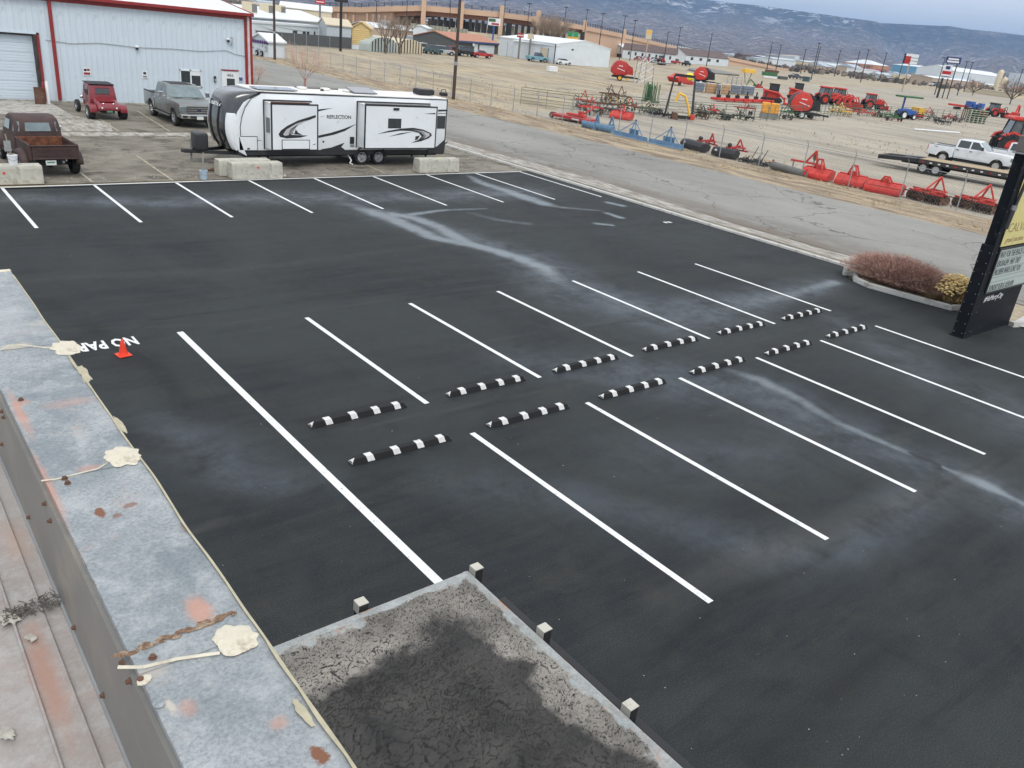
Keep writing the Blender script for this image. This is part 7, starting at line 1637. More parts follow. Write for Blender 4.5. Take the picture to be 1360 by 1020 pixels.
house('rear_warehouse', 'white roofed shed at the far upper left edge beyond the red trimmed shop', (322, 40), (372, 43), 16, 12, 'wallw', 'roof_white', 1.0, 'gable')
house('tan_shed', 'small tan shed between the warehouse and the grey arched building', (418, 45), (434, 47), 27, 7, 'wall_tan', 'roof_white', .8, 'front')
house('grey_shed', 'grey walled shed with cream roof left of the yellow arched building', (434, 62), (466, 65), 33, 10, 'wall_grey', 'wall_cream', 1.0, 'gable')
ya, L_, h = house('yellow_arched_shed', 'tall yellow corrugated shed with a rounded top', (467, 65), (491, 67.5), 37, 9, 'yellow_metal', 'yellow_metal', 1.1, 'front')
for k in range(8): MB().box(-L_/2+.1, L_/2-.1, -.06, -.01, .9+k*(h-.8)/8, 1.05+k*(h-.8)/8).build('wall_rib', 'straw', ya)
MB().box(-L_/2, L_/2, -.05, -.002, 0, .8).build('wall_skirt', 'wallw', ya)
M['pale_green_metal'] = mat('pale_green_metal', (.46, .52, .49), .6, var=.05)
for i, (a, b_, lb) in enumerate(((491, 526, 'pale green quonset shed with dark ribs, left one of the arched pair'), (526, 560, 'cream quonset shed with dark ribs, right one of the arched pair'))):
    r, L_, h = house('quonset_shed', lb, (a, 68+i*1.8), (b_, 69.8+i*1.8), 48+i*3, 12, 'pale_green_metal' if i == 0 else 'wall_cream', 'pale_green_metal' if i == 0 else 'wall_cream', 0, 'arch')
    for c_ in list(r.children):
        if c_.name.startswith('wall'): bpy.data.objects.remove(c_)
    for k in range(9):
        x = -L_/2+L_*(k+.5)/9; zt = h*.45+h*.55*math.sqrt(max(1-(2*x/L_)**2, 0)); MB().box(x-.09, x+.09, -.28, -.201, 0, zt-.05).build('rib', 'dark', r)
r, L_, h = house('long_white_shed', 'long white roofed shed behind the quonset pair', (492, 52), (548, 57), 36, 12, 'wall_tan', 'roof_white', 1.0, 'gable')
MB().box(-1, 1, 3, 5, h+.4, h+2).build('roof_cooler', 'galv', r, bevel=.1)
house('white_garage', 'white garage with pale roof right of the quonset pair, behind parked cars', (548, 58), (566, 60), 36, 8, 'wallw', 'roof_white', .6, 'front')
house('grey_stores', 'low grey storage shed behind the parked cars', (566, 63), (604, 66), 52, 8, 'wall_grey', 'wall_grey', .0, 'flat', wins=((.55, .75, .3, .7),))
r, L_, h = house('blue_eave_shop', 'dark grey workshop with blue eaves and rust coloured roof right of the utility pole', (604, 69), (661, 72), 54, 12, 'shade_cloth', 'rust_roof', 1.5, 'gable', doors=((.42, .50, .85, 'wallw'), (.54, .90, .80, 'wallw')), trim='blue_trim')
MB().box(-L_/2-.3, L_/2+.3, -.45, -.30, h-.25, h+.15).build('eave_board', 'blue_trim', r); MB().blob((-L_*.12, -.3, h*.8), (.5, .1, .5), 10, 6).build('satellite_dish', 'white', r)
house('blue_roof_house', 'wide tan building with pale blue hip roof behind the workshop', (612, 60), (680, 66), 48, 18, 'wall_tan', 'roof_blue', 2.6, 'hip', wins=((.1, .14, .4, .7), (.2, .24, .4, .7), (.3, .34, .4, .7)))
r, L_, h = house('white_workshop', 'long white metal workshop with three roller doors and a dark downspout', (662, 73.5), (736, 84.5), 49, 18, 'wallw', 'roof_white', 1.2, 'gable', doors=((.16, .28, .78, 'wallw'), (.42, .56, .78, 'wallw'), (.76, .88, .72, 'wall_cream')), trim='dark', over=.1)
MB().box(L_/2-.2, L_/2, -.12, -.02, 0, h).build('downspout', 'dark', r)
a, b_ = S(736.5, 84.5), S(777, 87.5); c, ang, L2 = seg(a, b_); g2 = thing('workshop_annex', 'white gabled end section of the workshop nearest the open yard', 'building', c, ang); h2 = hz(736, 60, a)
MB().box(-L2/2, L2/2, 0, 14, 0, h2*.95).build('wall', 'wallw', g2); MB().prism([(-L2/2-.3, h2*.95), (-L2*.2, h2*1.08), (L2/2+.3, h2*.86), (L2/2+.3, h2*.90), (-L2*.2, h2*1.13), (-L2/2-.3, h2)], -.3, 14.3, 'y').build('roof', 'roof_white', g2); MB().box(L2/2-.15, L2/2, -.1, -.01, 0, h2*.85).build('downspout', 'steel', g2); MB().blob((-L2*.02, -.3, h2*.85), (.5, .3, .25), 8, 5).build('lamp', 'dark', g2)
house('blue_stripe_store', 'long low store with a blue and white roof edge behind the white workshop', (725, 66), (800, 72), 56, 12, 'wall_tan', 'roof_white', .8, 'gable')
house('garage_row', 'row of low white garages behind the open yard', (775, 69), (850, 76), 61, 8, 'wall_cream', 'wall_tan', 0, 'flat', doors=((.05, .2, .8, 'white'), (.25, .4, .8, 'white'), (.6, .7, .8, 'white')))
house('gabled_depot', 'white gabled depot with a dark canopy in front of the bridge ramp', (801, 73), (831, 77), 63, 14, 'wallw', 'roof_white', 2.2, 'front', doors=((.55, .8, .45, 'dark'),))
house('brown_roof_motel', 'long white motel block with brown roof, left of two', (826, 77), (896, 85), 65, 9, 'wallw', 'brown_roof', 2.2, 'gable', wins=tuple((.1+.13*i, .135+.13*i, .45, .8) for i in range(7)))
house('brown_roof_motel', 'long white motel block with brown roof, right of two', (910, 84), (966, 88.5), 73, 9, 'wallw', 'brown_roof', 2.6, 'gable', wins=tuple((.1+.2*i, .16+.2*i, .45, .8) for i in range(4)))
house('white_canopy', 'white flat canopy connecting the two brown roofed motel blocks', (886, 81), (912, 84), 75, 8, 'wallw', 'roof_white', 0, 'flat')
house('long_white_office', 'long white office strip on the horizon left of the orange brick building', (1076, 87), (1120, 93), 80, 14, 'wallw', 'roof_white', 0, 'flat', wins=((.3, .36, .3, .7),))
house('white_hall', 'white hall with cream roof far left of the long white office strip', (1034, 80), (1054, 83), 73, 10, 'wallw', 'wall_cream', 1.6, 'gable')
r, L_, h = house('orange_brick_building', 'orange brick two storey building with pale pyramid roof and red awning', (1118, 93.5), (1157, 99), 82, 16, 'orange_brick', 'roof_white', 4.5, 'hip', wins=((.2, .3, .55, .85), (.5, .6, .55, .85), (.8, .9, .5, .85), (.3, .5, .1, .4)))
MB().prism([(-2.5, h*.38), (0, h*.6), (0, h*.38)], L_*.15, L_*.75, 'x').build('awning', 'rred', r)
house('blue_warehouse', 'large warehouse with bright blue wall panels and white roof on the horizon', (1182, 101), (1240, 108), 85, 30, 'blue_wall', 'roof_white', 1.5, 'gable')
house('white_factory', 'large white factory shed with pale roof on the horizon right of the tall blue sign', (1262, 113), (1332, 119), 94, 30, 'wallw', 'roof_white', 3.5, 'gable')
house('white_factory', 'plain white flat roofed factory at the right edge of the picture', (1334, 119), (1372, 124), 96, 30, 'wallw', 'wallw', .5, 'flat')
house('cream_wall_store', 'long low cream store in front of the blue warehouse', (1185, 107), (1235, 112), 99, 10, 'wall_cream', 'wall_cream', 0, 'flat')
house('white_depot', 'low white depot with tan wall under the tall blue sign', (1236, 114), (1290, 119), 103, 14, 'wall_tan', 'roof_white', .8, 'gable')
house('cream_long_wall', 'long low cream boundary building at the right below the white factory', (1280, 122), (1345, 131), 116, 6, 'wall_cream', 'wall_cream', 0, 'flat')
house('red_roof_house', 'small house with dark red roof at the right edge', (1340, 124), (1364, 128), 117, 6, 'wall_cream', 'rred', 1.2, 'gable')
for i, (px, hh, rr) in enumerate(((1326, 12, 2.0), (1333, 8, 2.3))):
    g = PD(px, 640); r = thing('silo', ('tall cream silo with domed top on the horizon', 'short fat cream silo beside the tall one')[i], 'silo', g); MB().lathe([(rr, 0), (rr, hh), (rr*.6, hh+1.4), (0, hh+2)], 16).build('silo_body', 'wall_cream', r, smooth=True); MB().box(-rr*.3, rr*.3, -rr*1.2, -rr*.9, 0, hh).build('ladder_cage', 'steel', r)
# distant town: small blocks near the horizon
tg = 0
cols = ['wallw', 'wall_cream', 'wall_tan', 'wall_grey', 'roof_white', 'salmon', 'shade_cloth', 'brown_roof', 'bark']
for i in range(150):
    px = rnd(300, 1400) if i % 3 == 0 else rnd(860, 1400); D = rnd(640, 1900)
    g = PD(px, D); w, d, hh = rnd(10, 36), rnd(8, 20), rnd(2.6, 5.5)
    o = MB().box(-w/2, w/2, -d/2, d/2, 0, hh).prism([(-d/2-.4, hh), (0, hh+rnd(.3, 2.2)), (d/2+.4, hh)], -w/2-.3, w/2+.3, 'x')
    o.mi = [0]*6+[1]*(len(o.f)-6); cw = random.choice(cols); cr_ = random.choice(['roof_white', 'roof_blue', 'brown_roof', 'wall_grey']); o = o.build('town_building', [cw, cr_])
    o.location = g; o.rotation_euler.z = rnd(-.3, .3); WN = {'wallw': 'white', 'wall_cream': 'cream', 'wall_tan': 'tan', 'wall_grey': 'pale grey', 'roof_white': 'bright white', 'salmon': 'salmon', 'shade_cloth': 'dark grey', 'brown_roof': 'dark brown', 'bark': 'brown'}; RN = {'roof_white': 'white', 'roof_blue': 'pale blue', 'brown_roof': 'brown', 'wall_grey': 'grey'}
    tag(o, 'low %s town building with %s roof, %s of horizon' % (WN[cw], RN[cr_], 'left' if px < 620 else 'middle' if px < 940 else 'right' if px < 1180 else 'far right'), 'building', 'distant town buildings')
# ---- bridge
br = thing('highway_bridge', 'long tan highway overpass on dark column bents crossing the background', 'bridge')
knots = [(430, 300, 6.8), (480, 285, 7.7), (520, 275, 8.9), (562, 270, 10.0), (612, 268, 10.3), (665, 268, 10.5), (713, 278, 10.4), (775, 320, 9.9), (828, 370, 8.9), (884, 420, 6.9), (919, 450, 5.5), (963, 480, 4.3), (1040, 530, 1.2), (1110, 640, .3)]
K = [(PD(p, D), z) for p, D, z in knots]
def span(i, dz0, dz1, off0, off1, name, m_, sub=1):
    (a, za), (b_, zb_) = K[i], K[i+1]; d = (b_-a).normalized(); n_ = Vector((-d.y, d.x, 0)); n_ = n_ if n_.dot(a) > 0 else -n_
    P = []
    for q in (dz0, dz1): P += [a+n_*off0+Vector((0, 0, za+q)), b_+n_*off0+Vector((0, 0, zb_+q)), b_+n_*off1+Vector((0, 0, zb_+q)), a+n_*off1+Vector((0, 0, za+q))]
    return MB().hexa(P).build(name, m_, br)
for i in range(len(K)-1):
    span(i, -.95, 0, 0, .4, 'parapet', 'salmon'); span(i, -1.5, -.96, -.1, 14, 'deck', 'salmon')
    if 2 <= i <= 6: span(i, -2.7, -1.51, 1.2, 12, 'girder', 'salmon_d')
    else:
        (a, za), (b_, zb_) = K[i], K[i+1]; P = []
        d = (b_-a).normalized(); n_ = Vector((-d.y, d.x, 0)); n_ = n_ if n_.dot(a) > 0 else -n_
        for f_ in (0, 1): P += [a+n_*.4+Vector((0, 0, 0 if not f_ else max(za-1.5, .1))), b_+n_*.4+Vector((0, 0, 0 if not f_ else max(zb_-1.5, .05))), b_+n_*13+Vector((0, 0, 0 if not f_ else max(zb_-1.5, .05))), a+n_*13+Vector((0, 0, 0 if not f_ else max(za-1.5, .1)))]
        MB().hexa(P).build('retaining_wall', 'brick' if i < 2 else 'salmon', br)
        for kk in range(1, 5):
            if i < 2: q = a.lerp(b_, kk/5); MB().cbox((q.x, q.y, za/2-.8), (.5, .5, za-1.6)).build('pilaster', 'salmon', br)
# embankment in front of the bents, with a string of hopper cars
mb = MB(); P = [PD(p, 250) for p in (505, 560, 620, 680, 740, 790)]; hts = [3.6, 4.1, 4.3, 4.2, 3.8, 2.6]
for k_ in range(5):
    a, b_ = P[k_], P[k_+1]; n_ = a.normalized()
    mb.add([a-n_*12, b_-n_*12, b_+n_*9+Vector((0, 0, hts[k_+1])), a+n_*9+Vector((0, 0, hts[k_]))], [(0, 1, 2, 3)])
    mb.add([a+n_*9+Vector((0, 0, hts[k_])), b_+n_*9+Vector((0, 0, hts[k_+1])), b_+n_*40+Vector((0, 0, hts[k_+1])), a+n_*40+Vector((0, 0, hts[k_]))], [(0, 1, 2, 3)])
o = mb.build('embankment', 'dirt'); o['kind'] = 'structure'
M['khaki'] = mat('khaki', (.30, .30, .235), .7, var=.15)
for k_, (pa, pb, lb) in enumerate(((546, 570, 'khaki railway hopper car behind the white garage, left end of the train'), (572, 596, 'khaki railway hopper car in the middle, left of the utility pole'), (599, 622, 'khaki railway hopper car at the right end of the train'))):
    a, b_ = PD(pa, 246), PD(pb, 246); c, ang, L_ = seg(a, b_); r = thing('railway_car', lb, 'railway car', (c.x, c.y, 1.3), ang, 'hopper cars below the overpass')
    MB().prism([(-L_/2, 1.4), (-L_/2+1.2, .8), (L_/2-1.2, .8), (L_/2, 1.4), (L_/2, 3.6), (-L_/2, 3.6)], -1.4, 1.4, 'y').build('hopper_body', 'khaki', r)
    for q in (-L_/2+.9, L_/2-.9): MB().box(q-.8, q+.8, -1.1, 1.1, 0, .8).build('bogie', 'dark', r)
    for q in range(5): x = -L_/2+(q+.5)*L_/5; MB().box(x-.06, x+.06, -1.46, -1.41, 1.2, 3.6).build('side_rib', 'olive', r)
# rails, lamp bases, columns
rail = MB()
for i in range(len(K)-1):
    (a, za), (b_, zb_) = K[i], K[i+1]; n_ = max(int((b_-a).length/3), 1)
    for k in range(n_): q = a.lerp(b_, k/n_); z = za+(zb_-za)*k/n_; rail.bar(q+Vector((0, 0, z)), q+Vector((0, 0, z+1.15)), .16)
    for hh in (.4, .75, 1.1): rail.bar(a+Vector((0, 0, za+hh)), b_+Vector((0, 0, zb_+hh)), .09)
rail.build('railing', 'darkmetal', br, kind='stuff')
for px, D, z in ((562, 269, 10.0), (612, 267, 10.3), (665, 267, 10.5), (713, 274, 10.4), (775, 319, 9.9), (828, 369, 8.9)):
    g = PD(px, D); ang = math.atan2(g.y, g.x)
    o = MB().box(-.7, .7, -.7, .7, 0, z+1.8).build('pier_tower', 'salmon', br, bevel=.1); o.location = g; o.rotation_euler.z = ang
    if px > 740: continue
    for k in range(7):
        q = g+Vector((-math.sin(ang), math.cos(ang), 0))*(-(k+1)*1.9-1.0)+Vector((math.cos(ang), math.sin(ang), 0))*2.0
        o = MB().box(-.5, .5, -.45, .45, 0, z-2.7).build('column', 'dark', br); o.location = q; o.rotation_euler.z = ang
        o = MB().box(-.3, .3, -.45, .45, 0, z-3.4).build('column', 'concrete', br); o.location = q+Vector((math.cos(ang), math.sin(ang), 0))*6+Vector((-math.sin(ang), math.cos(ang), 0))*.9; o.rotation_euler.z = ang
def roadsign(name, label, px, D, ytop, ybot, wpx, panels, posts=1, m_='steel', base_y=None):
    g = PD(px, D); ang = math.atan2(g.y, g.x)-PI/2; r = thing(name, label, 'sign', g, ang); k = D/F_*.985
    zt, zb_ = hz(px, ytop, g), hz(px, ybot, g); w = wpx*D/F_
    for (u0, u1, v0, v1, mm) in panels: MB().box(-w/2+u0*w, -w/2+u1*w, -.25-.04*(mm != panels[0][4]), .25, zb_+(zt-zb_)*v0, zb_+(zt-zb_)*v1).build('sign_panel', mm, r)
    for i in range(posts): x = 0 if posts == 1 else (-.32+.64*i)*w; MB().tube((x, 0, 0), (x, 0, zb_+.2), .22 if posts == 1 else .16, None, 8).build('post', m_, r)
    return r
roadsign('billboard', 'white billboard on a blue post in front of the overpass', 656, 235, 24, 34, 15, [(0, 1, 0, 1, 'white'), (.05, .6, .5, .9, 'green'), (.3, .9, .1, .35, 'rred')], 1, 'blue')
roadsign('highway_sign', 'pair of green and yellow highway exit signs under the overpass', 761, 260, 42, 52, 13, [(0, .47, .35, 1, mat('hwy_green', (.02, .30, .12), .5)), (.53, 1, .35, 1, 'hwy_green'), (0, .47, 0, .3, 'yellow'), (.53, 1, 0, .3, 'yellow')], 2)
for u in (.23, .77): pass
roadsign('small_sign', 'small red and white sign board above the white workshop roof', 692, 205, 44, 50, 8, [(0, 1, 0, 1, 'rred'), (.1, .9, .4, .6, 'white')], 1)
roadsign('small_sign', 'small cream sign board right of the red one above the workshop', 706, 205, 45, 52, 8, [(0, 1, 0, 1, 'wall_cream')], 1)
roadsign('tower_sign', 'cream gas station sign tower beyond the end of the overpass', 860, 300, 39, 52, 7, [(0, 1, 0, 1, 'wall_cream'), (.1, .9, .55, .9, 'yellow')], 1, 'wall_tan')
roadsign('store_sign', 'red and white store sign on a tan post against the mesa', 1205, 330, 71, 84.5, 15, [(0, 1, 0, 1, 'white'), (0, .5, .0, .75, 'rred'), (.0, .12, .0, 1, 'dark'), (.5, 1, .28, .34, 'steel'), (.5, 1, .6, .66, 'steel'), (.12, .5, .15, .4, 'orange')], 1, 'wall_tan')
roadsign('pole_sign', 'tall two post sign with navy top panel and red panel against the mesa', 1260, 300, 75, 84, 15, [(0, 1, 0, 1, mat('navy', (.02, .03, .13), .4)), (.15, .85, .55, .8, 'white'), (.1, .9, .15, .42, 'white')], 2, 'darkmetal')
roadsign('pole_sign_lower', 'lower white, red and white panels hung between the two sign posts', 1256, 299.6, 86, 104, 9, [(0, 1, 0, 1, 'white'), (0, 1, .30, .55, 'red_light'), (.25, .75, .68, .92, 'navy'), (.0, 1, .1, .16, 'navy')], 2, 'darkmetal')
roadsign('left_pylon', 'dark pylon sign at the top left near the cream storage building', 453, 150, -6, 3, 16, [(0, 1, 0, 1, 'dark')], 1, 'dark')
roadsign('red_panel_sign', 'bright red sign panel above the storage building roof at the top left', 425, 190, 0, 5, 11, [(0, 1, 0, 1, 'red_light'), (.1, .9, .4, .6, 'white')], 1)
def lamp_pole(label, bx, by, ty, D=None, arm=True):
    g = S(bx, by) if D is None else PD(bx, D); h = hz(bx, ty, g); r = thing('light_pole', label, 'light pole', g, rnd(0, 6), 'tall light poles')
    d_ = math.hypot(g.x, g.y); rr = max(.11, d_*.00055); MB().tube((0, 0, 0), (0, 0, h), rr, rr*.6, 7).build('pole', 'darkmetal', r)
    if arm: MB().box(-.9, .9, -.2, .2, h, h+.22).build('lamp_head', 'darkmetal', r)
    return r
for bx, by, ty, lb in ((1077, 106, 57, 'tall light pole right of the grey car in the yard'), (1241, 126, 76, 'light pole just left of the tall navy sign'), (1271, 127, 81, 'light pole right of the navy sign, left of a close pair'), (1280, 122, 82, 'light pole right of the navy sign, right of a close pair')): lamp_pole(lb, bx, by, ty)
ORD = ['first', 'second', 'third', 'fourth', 'fifth', 'sixth', 'seventh', 'eighth', 'ninth', 'tenth', 'eleventh', 'twelfth']
for i, (px, D, ty) in enumerate(((500, 262, 2), (540, 262, -6), (597, 262, -3), (668, 262, 0), (700, 268, 5), (748, 285, 10), (776, 295, 13), (797, 300, 18), (826, 318, 21), (840, 320, 27), (885, 350, 43), (900, 360, 36), (942, 380, 45), (1022, 460, 57), (1034, 460, 60), (1067, 480, 66), (1085, 500, 62), (1112, 520, 67), (1137, 540, 68), (1148, 420, 66), (1172, 560, 70), (1196, 560, 72), (1352, 600, 92))):
    lamp_pole('slim dark light pole on the overpass, %s from the left end' % ORD[i] if i < 12 else 'slim dark light pole along the highway ramp, %s right of the overpass' % ORD[i-12], px, 0, ty, D)
# ---- small vehicles
def car(label, px, py, rz, paint, kind='suv', s=1.0, group='vehicles parked or driving in the background'):
    r = thing('parked_car', label, 'car' if kind != 'truck' else 'pickup truck', S(px, py), rz, group); sc = lambda p: p*s
    low = [(-2.2, .4)]+arc(-1.4, .35, .42, PI-.1, .1, 5)[::1]+arc(1.35, .35, .42, PI-.1, .1, 5)+[(2.2, .4), (2.25, .75), (1.9, .95), (.9, 1.02), (-2.2, 1.05)]
    MB().prism(low, -.9, .9, 'y', sc).build('body', paint, r, bevel=.05*s)
    g = {'suv': [(-2.1, 1.0), (-1.9, 1.6), (.2, 1.65), (.95, 1.0)], 'sedan': [(-1.7, 1.0), (-1.0, 1.42), (.2, 1.45), (1.0, 1.0)], 'truck': [(-.4, 1.0), (-.3, 1.7), (.5, 1.72), (1.1, 1.0)]}[kind]
    MB().prism(g, -.80, .80, 'y', lambda p: Vector((p.x*s, p.y*s*(1-.12*(p.z-1)), p.z*s))).build('windows', 'glass', r); g2 = sorted(g, key=lambda q: -q[1])[:2]; xa, xb = min(g2[0][0], g2[1][0]), max(g2[0][0], g2[1][0])
    MB().box((xa+.02)*s, (xb-.02)*s, -.72*s, .72*s, 1.45*s if kind == 'sedan' else 1.66*s, (1.50 if kind == 'sedan' else 1.72)*s).build('roof', paint, r, bevel=.02)
    for x in (-1.4, 1.35):
        for s_ in (-1, 1): wheel(r, x*s, s_*.80*s, .33*s, .22*s, s_, 'rim', 0)
    return r
M['teal'] = mat('teal', (.16, .34, .40), .4); M['silver'] = mat('silver', (.42, .46, .48), .35, .3); M['dkgreen'] = mat('dkgreen', (.05, .10, .10), .4)
car('white van half hidden beside the quonset sheds', 562, 70, .5, 'white', 'suv', 1.1); car('dark green off road car left in the parked row', 576, 72, .3, 'dkgreen', 'suv')
car('pale silver green pickup in the parked row', 590, 73, -.4, 'silver', 'suv'); car('dark red car hidden behind the silver one', 604, 73, .3, 'rred', 'suv'); car('black jeep with soft top in the parked row near the pole', 620, 75, -.2, 'dark', 'suv', 1.1); car('dark grey off roader right of the black jeep', 612, 73.5, .4, 'dkgreen', 'suv', 1.1)
car('low red sports car at the right end of the parked row', 640, 77, -.3, 'rred', 'sedan'); car('teal blue old pickup parked before the white workshop', 713, 82, -.2, 'teal', 'truck', 1.15); car('small white vehicle parked beside the workshop annex', 748, 86, -.2, 'white', 'sedan', .9)
car('grey sedan parked in the far yard near the dark bin', 1056, 105, -.25, 'shade_cloth', 'sedan', 1.2); car('white suv driving on the far road below the orange brick building', 1144, 101, -.2, 'white', 'suv', 1.25); car('silver car on the far road, left of the white pickup', 1169, 105.5, -.2, 'silver', 'sedan', 1.2); car('white pickup on the far road right of the silver car', 1182, 108, -.2, 'white', 'truck', 1.2)
car('white work truck parked beside the tall navy sign', 1240, 114.5, -.2, 'white', 'truck', 1.5); car('dark car on the highway ramp right of the motel blocks', 1060, 90.5, -.2, 'dark', 'suv', 1.6)
car('red utility vehicle at the left of the far yard row', 847, 80.5, 1.2, 'kred', 'suv', .95); car('second red utility vehicle in the far yard row', 857, 81, 1.2, 'kred', 'suv', .95); car('grey jeep in the far yard row between red vehicles', 870, 82.5, .2, 'silver', 'suv', 1.0); car('red and black farm buggy in the middle of the far yard row', 897, 85, .1, 'rred', 'truck', 1.1); car('black utility vehicle at the right end of the far yard row', 911, 87.5, .3, 'dark', 'truck', 1.1)
tractor('distant dark red tractor among the far yard vehicles', S(878, 83.5), .2, 1.0, False, 'dark')
flatload('flat_trailer', 'low empty flat trailer in front of the distant tractor', 'trailer', (866, 85.5), (890, 87), [('bed', -1, 1, -1.1, 1.1, .5, .8, 'steel'), ('axle', -.2, .2, -1, 1, .05, .5, 'dark')])
flatload('green_hopper', 'green and brown dump hopper in the far yard', 'hopper', (1011, 103), (1033, 105.5), [('hopper', -1, .8, -1.2, 1.2, .8, 1.9, 'green'), ('load', -.7, .9, -1.0, 1.0, 1.9, 2.6, 'rusty'), ('skid', -.8, .8, -1.2, 1.2, .1, .75, 'white')])
flatload('grey_skid', 'low dark grey skid right of the green hopper', 'skid', (1034, 105), (1044, 106), [('skid', -1, 1, -.8, .8, .05, .9, 'shade_cloth'), ('lid', -.9, .9, -.7, .7, .9, 1.0, 'steel')])
flatload('waste_bin', 'dark ribbed waste bin near the foot of the tall light pole', 'bin', (1066, 108), (1074, 109), [('bin', -1, 1, -.8, .8, .1, 1.5, 'dkgreen'), ('lid', -1.05, 1.05, -.85, .85, 1.5, 1.6, 'dark')])
r = flatload('gravel_pile', 'low pile of grey gravel in the far yard right of the utility vehicles', 'gravel pile', (925, 95), (965, 99), [])
MB().blob((0, 0, 0), (9, 5, 1.1), 18, 5, 0, .12).build('gravel_heap', mat('gravel_grey', (.22, .215, .205), .95, var=.2), r, smooth=True)
# concession trailer and things at upper left by the shop corner
r, L_, h = house('vendor_trailer', 'white vendor trailer with purple scalloped trim beside the shop corner', (334, 72), (357, 76.5), 52, 2.2, 'wallw', 'roof_white', .8, 'front', cat='trailer')
for i in range(8): MB().blob((-L_/2+(i+.5)*L_/8, -.08, h*.93), (L_/16, .06, .22), 8, 4).build('scallop', mat('purple', (.10, .04, .18), .5), r)
for i in range(14): MB().cbox((rnd(-L_*.42, L_*.42), -.03, rnd(.35, .7)*h), (rnd(.2, .5), .03, rnd(.1, .25))).build('print', random.choice(['gr_grey', 'wall_grey', 'gr_light']), r)
for x in (-1, 1): wheel(r, x*.6, -.1, .33, .2, -1, 'rim', 0)
# ---- trees
def bare_tree(name, label, g, h, spread, m_='twig', trunk='bark', n0=5, depth=4, tw=.02, lean=0, seedv=1, low=.25, up=.55):
    rs = random.Random(seedv); r = thing(name, label, 'tree', g); T1, T2 = MB(), MB()
    T1.tube((0, 0, -.05), (lean, 0, h*low), h*.018+.03, h*.014+.02, 8)
    def br_(p, d, L_, rad, lv):
        q = p+d*L_; (T1 if lv < 2 else T2).tube(p, q, rad, rad*.6, 6 if lv < 2 else 3, False)
        if lv >= depth: return
        for k in range(rs.choice((3, 4)) if lv > 0 else 4):
            u = rs.uniform(.45, 1.0); nd = (d+Vector((rs.uniform(-1, 1)*spread, rs.uniform(-1, 1)*spread, rs.uniform(-.25, .5)))).normalized()
            br_(p.lerp(q, u), nd, L_*rs.uniform(.55, .8), rad*.55, lv+1)
    for k in range(n0):
        a = 2*PI*k/n0+rs.uniform(-.4, .4); d = Vector((math.cos(a)*spread, math.sin(a)*spread, up+rs.uniform(0, .5))).normalized(); br_(Vector((lean*rs.uniform(.5, 1), 0, h*low*rs.uniform(.6, 1))), d, h*.30, h*.009+tw*.4, 0)
    T1.build('trunk', trunk, r); T2.build('crown', m_, r, kind='stuff')
    return r
bare_tree('bare_sapling', 'leafless reddish brown sapling between the trailer and the street', S(405, 116), 4.4, .5, 'pink_twig', 'red_twig', 6, 5, -.05, seedv=4, low=.16)
bare_tree('bare_sapling', 'small leafless twiggy bush at the shop corner behind the red trim', S(338, 118), 2.8, .6, 'pink_twig', 'red_twig', 5, 5, -.03, seedv=9, low=.1)
bare_tree('bare_tree', 'big leafless brown tree in front of the overpass', S(727, 74), 15.5, .75, 'twig', 'bark', 10, 5, .10, seedv=12, low=.14, up=.75)
bare_tree('bare_tree', 'thin leafless tree before the left quonset shed', S(512, 71), 8.5, .5, 'twig', 'bark', 5, 4, .05, seedv=3, low=.15)
bare_tree('bare_tree', 'thin leafless tree before the right quonset shed', S(531, 72), 8.0, .5, 'twig', 'bark', 6, 4, .05, seedv=5, low=.15)
bare_tree('bare_tree', 'hazy leafless tree right of the green highway signs', S(778, 72), 9, .7, 'twig', 'bark', 7, 4, .09, seedv=15, low=.2)
bare_tree('bare_tree', 'leafless tree rising beside the white factory near the silo', PD(1298, 420), 9, .8, 'twig', 'bark', 8, 4, .2, seedv=25, low=.2)
bare_tree('bare_tree', 'leafless tree at the right edge above the red roofed house', PD(1350, 330), 11, .7, 'twig', 'bark', 8, 4, .16, seedv=29, low=.2)
bare_tree('bare_tree', 'leafless bush left of the white work truck under the navy sign', S(1225, 113), 3.2, .9, 'twig', 'bark', 8, 4, .12, seedv=31, low=.1)
# distant scrub and tree belt, one mass
mb = MB()
for i in range(7500):
    px = rnd(150, 1500); D = 520+2000*rnd(0, 1)**1.2; g = PD(px, D); h = rnd(1.0, 2.8)*(1+D/2600); w = h*rnd(.35, .9)
    mb.cur = random.choice((0, 0, 1, 2, 1)); mb.blob((g.x, g.y, h*.35), (w, w, h*.6), 5, 2, -.5, .45)
mb.build('far_scrub', [mat('scrub_a', (.13, .11, .095), .95, var=.35, scale=.3), mat('scrub_b', (.19, .155, .125), .95, var=.3, scale=.3), mat('scrub_c', (.085, .085, .07), .95, var=.3, scale=.3)]); tag(bpy.data.objects['far_scrub'], 'brown belt of far off scrub and leafless trees below the mesa', 'scrub', kind='stuff')
